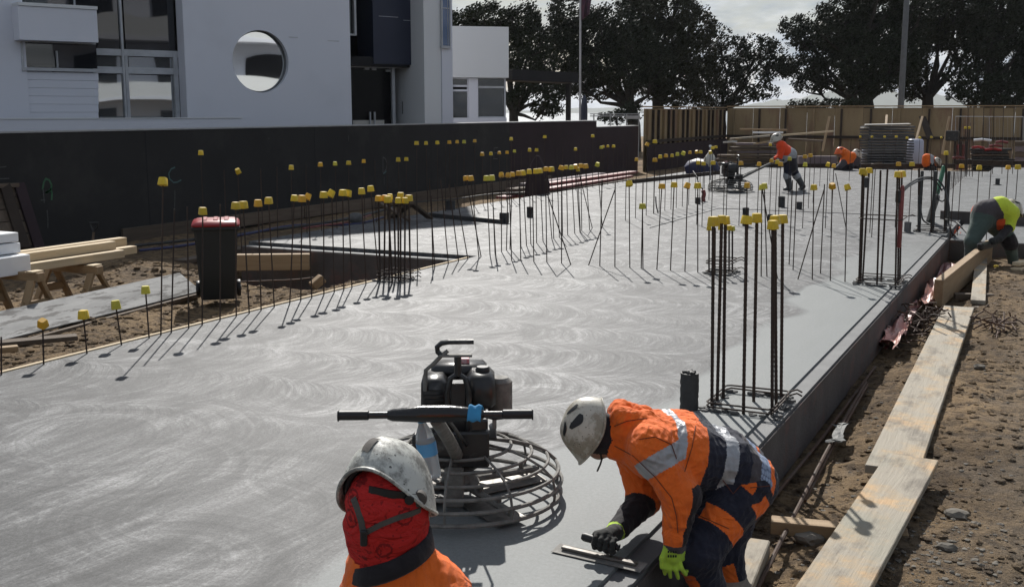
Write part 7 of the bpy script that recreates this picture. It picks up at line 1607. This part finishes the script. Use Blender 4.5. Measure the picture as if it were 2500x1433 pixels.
    def strap(pts, n_='chin_strap', w=0.009, m2='strap_grey'):
        mb = MB(); q = [at(e, V(*p_)) for p_ in pts]; rg = []
        for i, p_ in enumerate(q):
            t_ = (q[min(i + 1, len(q) - 1)] - q[max(i - 1, 0)]).normalized(); s_ = t_.cross(VDIR).normalized(); rg.append([p_ + s_ * w - VDIR * .001, p_ + s_ * w + VDIR * .002, p_ - s_ * w + VDIR * .002, p_ - s_ * w - VDIR * .001])
        return mb.loft(rg).build(n_, m2, sh_)
    def strap2(pts, n_='chin_strap', w=0.0075, m2='strap_grey'):
        q = [at(e, p_) for p_ in line_on(pts, 6, 0.003)]; rg = []
        for i, p_ in enumerate(q):
            t_ = (q[min(i + 1, len(q) - 1)] - q[max(i - 1, 0)]).normalized(); s_ = t_.cross(VDIR).normalized(); rg.append([p_ + s_ * w - VDIR * .0015, p_ + s_ * w + VDIR * .004, p_ - s_ * w + VDIR * .004, p_ - s_ * w - VDIR * .0015])
        if len(rg) > 1: MB().loft(rg).build(n_, m2, sh_)
    strap2([(862, 1215), (872, 1240), (882, 1272), (887, 1300)]); strap2([(889, 1302), (930, 1280), (970, 1264), (1005, 1254), (1028, 1244)], w=0.0065)
    q = on_body(888, 1313, 0.006); MB().box(at(e, q), (0.017, 0.010, 0.040), Matrix.Rotation(YAW, 3, 'Z'), ch=0.003).build('strap_buckle', 'grip_rubber', sh_)
    strap2([(900, 1196), (950, 1206), (1000, 1214), (1032, 1214)], 'nape_band', 0.010, 'grip_rubber')
    rt = Matrix.Rotation(YAW, 3, 'Z') @ Matrix.Rotation(PI / 2, 3, 'X')
    MB().lathe([(0.019, -0.012), (0.021, 0.0), (0.019, 0.010)], 18, at(e, (on_body(1022, 1216) or V(1026, 1212, 2.90))), rot=rt).build('adjuster_knob', 'strap_grey', sh_, smooth=True, angle=40)
    MB().lathe([(0.011, -0.012), (0.012, 0.0), (0.011, 0.010)], 14, at(e, (on_body(1000, 1218) or V(1006, 1216, 2.88))), rot=rt).build('adjuster_knob', 'grip_rubber', sh_, smooth=True, angle=40)
    # edge of clear safety glasses past the right cheek
    ls = [at(e, V(1036 + 10 * math.sin(a) * 1.0, 1262 + 20 * math.cos(a), 3.05)) for a in [PI * i / 8 for i in range(9)]]
    MB().tube(ls, 0.003, 5).build('safety_glasses', 'sheet_pale', b, smooth=True)
kneeler(); PS = 1.0

# ---------------------------------------------------------------- smaller figures
def figure(label, joints, h, base, hel=None, extra=None, wr=0.006, seed=1):
    """joints: list of (material, (px,py,D), (px,py,D), ra, rb, k)"""
    e = empty('person', base); tag(e, label, 'person')
    pr = [Pr(m_, V(*a), V(*b), ra, rb, k) for m_, a, b, ra, rb, k in joints] + (extra or [])
    ms = sorted(set(p_.tag for p_ in pr))
    body_mesh('body', pr, h, ms, lambda fc, fn, bi, bt, tags: list(tags), e, wr, seed)
    if hel: helmet(e, V(*hel[0]), hel[1], hel[2], hel[3], hel[4] if len(hel) > 4 else 1.0)
    return e
# walking behind the far power trowel
D = 26.4
figure('person in a red hi-vis jacket and white helmet steering the far power trowel', [
    ('hi_vis_red', (1908, 357, D - .12), (1918, 372, D - .1), .125, .135, .05), ('hi_vis_red', (1908, 357, D + .12), (1918, 372, D + .1), .125, .135, .05),
    ('hi_vis_red', (1918, 372, D), (1926, 390, D), .17, .155, .05), ('reflective', (1917, 383, D - .06), (1930, 377, D - .06), .155, .15, .03), ('reflective', (1917, 383, D + .06), (1930, 377, D + .06), .155, .15, .03),
    ('black_cloth', (1927, 392, D - .05), (1930, 408, D - .05), .155, .15, .04), ('black_cloth', (1928, 395, D + .06), (1932, 408, D + .06), .155, .15, .04), ('navy', (1936, 378, D + .02), (1934, 402, D + .02), .09, .11, .03),
    ('skin', (1903, 346, D), (1898, 340, D), .06, .07, .03), ('skin', (1896, 343, D), (1894, 349, D), .085, .06, .03),
    ('hi_vis_red', (1910, 359, D - .2), (1904, 384, D - .24), .075, .062, .03), ('hi_vis_red', (1904, 384, D - .24), (1892, 388, D - .2), .06, .045, .03), ('glove_dark', (1892, 388, D - .2), (1886, 390, D - .18), .045, .035, .02),
    ('hi_vis_red', (1908, 359, D + .2), (1902, 382, D + .24), .075, .062, .03), ('hi_vis_red', (1902, 382, D + .24), (1892, 387, D + .2), .06, .045, .03), ('glove_dark', (1892, 387, D + .2), (1886, 389, D + .18), .045, .035, .02),
    ('navy', (1924, 408, D - .1), (1922, 432, D - .1), .105, .085, .04), ('gumboot', (1923, 434, D - .1), (1928, 458, D - .1), .085, .062, .02), ('gumboot', (1928, 460, D - .1), (1916, 463, D - .12), .055, .045, .03),
    ('navy', (1934, 408, D + .1), (1944, 430, D + .1), .11, .085, .04), ('gumboot', (1946, 431, D + .1), (1960, 455, D + .12), .085, .062, .02), ('gumboot', (1961, 457, D + .12), (1952, 463, D + .1), .052, .045, .03),
    ('reflective', (1921, 428, D - .1), (1922, 432, D - .1), .092, .092, .02), ('reflective', (1943, 427, D + .1), (1946, 431, D + .1), .092, .092, .02)],
    0.016, P(1935, 468), ((1896.5, 340.5, D), Vector((0, 0, 1)) + VRIGHT * -0.35, VRIGHT * -1 + Vector((0, 0, -.3)), 'helmet_white', 0.95))
# stooping over the deep beam at the right
D = 15.5; PS = 0.93
figure('person in a lime vest and green trousers stooping over the deep beam', [
    ('green_trouser', (2400, 535, D - .10), (2372, 590, D - .22), .160, .105, .05), ('green_trouser', (2372, 590, D - .22), (2368, 632, D - .2), .10, .08, .03), ('boot', (2366, 635, D - .2), (2364, 650, D - .22), .07, .065, .03), ('boot', (2366, 650, D - .2), (2350, 655, D - .25), .05, .045, .03),
    ('green_trouser', (2425, 542, D + .10), (2462, 585, D + .05), .160, .11, .05), ('black_cloth', (2460, 584, D + .04), (2468, 597, D + .04), .115, .105, .03), ('green_trouser', (2466, 595, D + .05), (2474, 640, D + .1), .10, .075, .03), ('boot', (2474, 642, D + .1), (2478, 658, D + .1), .068, .06, .03), ('boot', (2478, 660, D + .1), (2464, 664, D + .05), .05, .045, .03),
    ('green_trouser', (2398, 530, D - .06), (2428, 540, D + .08), .165, .165, .06), ('plastic_orange', (2394, 519, D - .02), (2440, 538, D - .02), .134, .134, .03),
    ('grey_cloth', (2405, 515, D - .08), (2438, 510, D - .06), .165, .16, .05), ('grey_cloth', (2412, 520, D + .1), (2440, 515, D + .1), .16, .155, .05),
    ('hi_vis_lime', (2442, 505, D - .08), (2468, 520, D - .1), .155, .125, .05), ('hi_vis_lime', (2446, 508, D + .12), (2468, 522, D + .14), .15, .12, .05), ('hi_vis_lime', (2470, 530, D - .12), (2466, 556, D - .15), .085, .07, .04),
    ('skin', (2470, 515, D + .02), (2474, 505, D + .05), .06, .08, .04),
    ('black_cloth', (2464, 556, D - .16), (2440, 585, D - .35), .062, .05, .03), ('black_cloth', (2468, 545, D + .2), (2436, 584, D - .3), .06, .045, .03), ('glove_dark', (2438, 585, D - .36), (2422, 592, D - .45), .05, .04, .03), ('glove_dark', (2436, 584, D - .3), (2420, 588, D - .42), .045, .04, .03)],
    0.012, P(2420, 660, -.30), ((2471, 512, D + .04), Vector((0, 0, .8)) + VRIGHT * 0.5 + VDIR * .3, VRIGHT * 1 + Vector((0, 0, -.5)), 'helmet_white', 0.95), None, 0.008, 4)
PS = 1.0
o = MB().box(V(2405, 600, 15.0), (0.09, 0.34, 0.10), Matrix.Rotation(R(-20), 3, 'Z'), ch=0.02).build('power_saw', 'engine_black'); tag(o, 'black power saw in the hands of the stooping worker', 'power saw')
# crouching at the back edge
D = 35.6
figure('person crouching at the back edge in an orange helmet and orange jacket', [
    ('hi_vis_orange', (2068, 384, D), (2064, 396, D), .17, .18, .05), ('hi_vis_orange', (2080, 382, D), (2072, 392, D), .14, .15, .05), ('grey_cloth', (2060, 398, D - .1), (2050, 408, D - .15), .11, .09, .04), ('black_cloth', (2066, 402, D), (2044, 416, D - .1), .17, .13, .05), ('black_cloth', (2072, 406, D), (2066, 420, D), .17, .13, .05), ('black_cloth', (2044, 416, D - .1), (2050, 424, D), .11, .10, .03),
    ('skin', (2052, 380, D), (2048, 376, D), .07, .09, .03), ('hi_vis_orange', (2058, 372, D), (2066, 376, D), .14, .13, .05)], 0.018, P(2060, 424), ((2052, 372, D), Vector((0, 0, 1)) + VRIGHT * -.2, VRIGHT * -1, 'helmet_orange', 1.1), None, 0.01, 7)
figure('person in a white helmet half hidden behind the crouching orange one', [
    ('grey_cloth', (2088, 390, 36.6), (2086, 405, 36.6), .16, .17, .05), ('black_cloth', (2088, 404, 36.6), (2080, 418, 36.5), .16, .12, .05), ('black_cloth', (2090, 404, 36.6), (2096, 419, 36.5), .14, .11, .05), ('skin', (2090, 382, 36.6), (2091, 378, 36.6), .08, .09, .03)], 0.02, P(2090, 422), ((2091, 378, 36.6), Vector((0, 0, 1)) + VRIGHT * .5, VRIGHT * 1, 'helmet_white', 1.15), None, 0.01, 8)
PS = 0.85
figure('person bent double in an orange and white jacket by the pale tank', [
    ('hi_vis_orange', (2262, 386, 37.2), (2262, 398, 37.2), .17, .18, .05), ('reflective', (2270, 386, 37.2), (2271, 398, 37.2), .15, .16, .04), ('hi_vis_orange', (2279, 390, 37.2), (2280, 400, 37.2), .13, .14, .05), ('black_cloth', (2268, 400, 37.2), (2262, 416, 37.2), .16, .12, .05), ('black_cloth', (2274, 400, 37.2), (2280, 416, 37.2), .15, .12, .05), ('skin', (2284, 396, 37.1), (2288, 400, 37.1), .07, .08, .03)], 0.02, P(2268, 420, .14), ((2287, 396, 37.1), Vector((0, 0, .7)) + VRIGHT * .7, VRIGHT + Vector((0, 0, -1)), 'helmet_white', 1.0), None, 0.01, 9)

# ---- the air over the bay: one closed box of even, thin haze round the whole scene
hm = bpy.data.materials.new('haze_air'); hm.use_nodes = True; hn = hm.node_tree; hn.nodes.clear()
pv_ = nd(hn, 'VolumePrincipled', {'Color': (0.86, 0.90, 0.96, 1), 'Density': 0.00012, 'Anisotropy': 0.3}); ho = nd(hn, 'OutputMaterial', {'Volume': pv_.outputs[0]})
MATS['haze_air'] = hm
o = MB().box((0, 3000, 40), (12600, 12600, 95)).build('haze', 'haze_air'); kind(o, 'stuff', 'pale sea haze over the whole place')
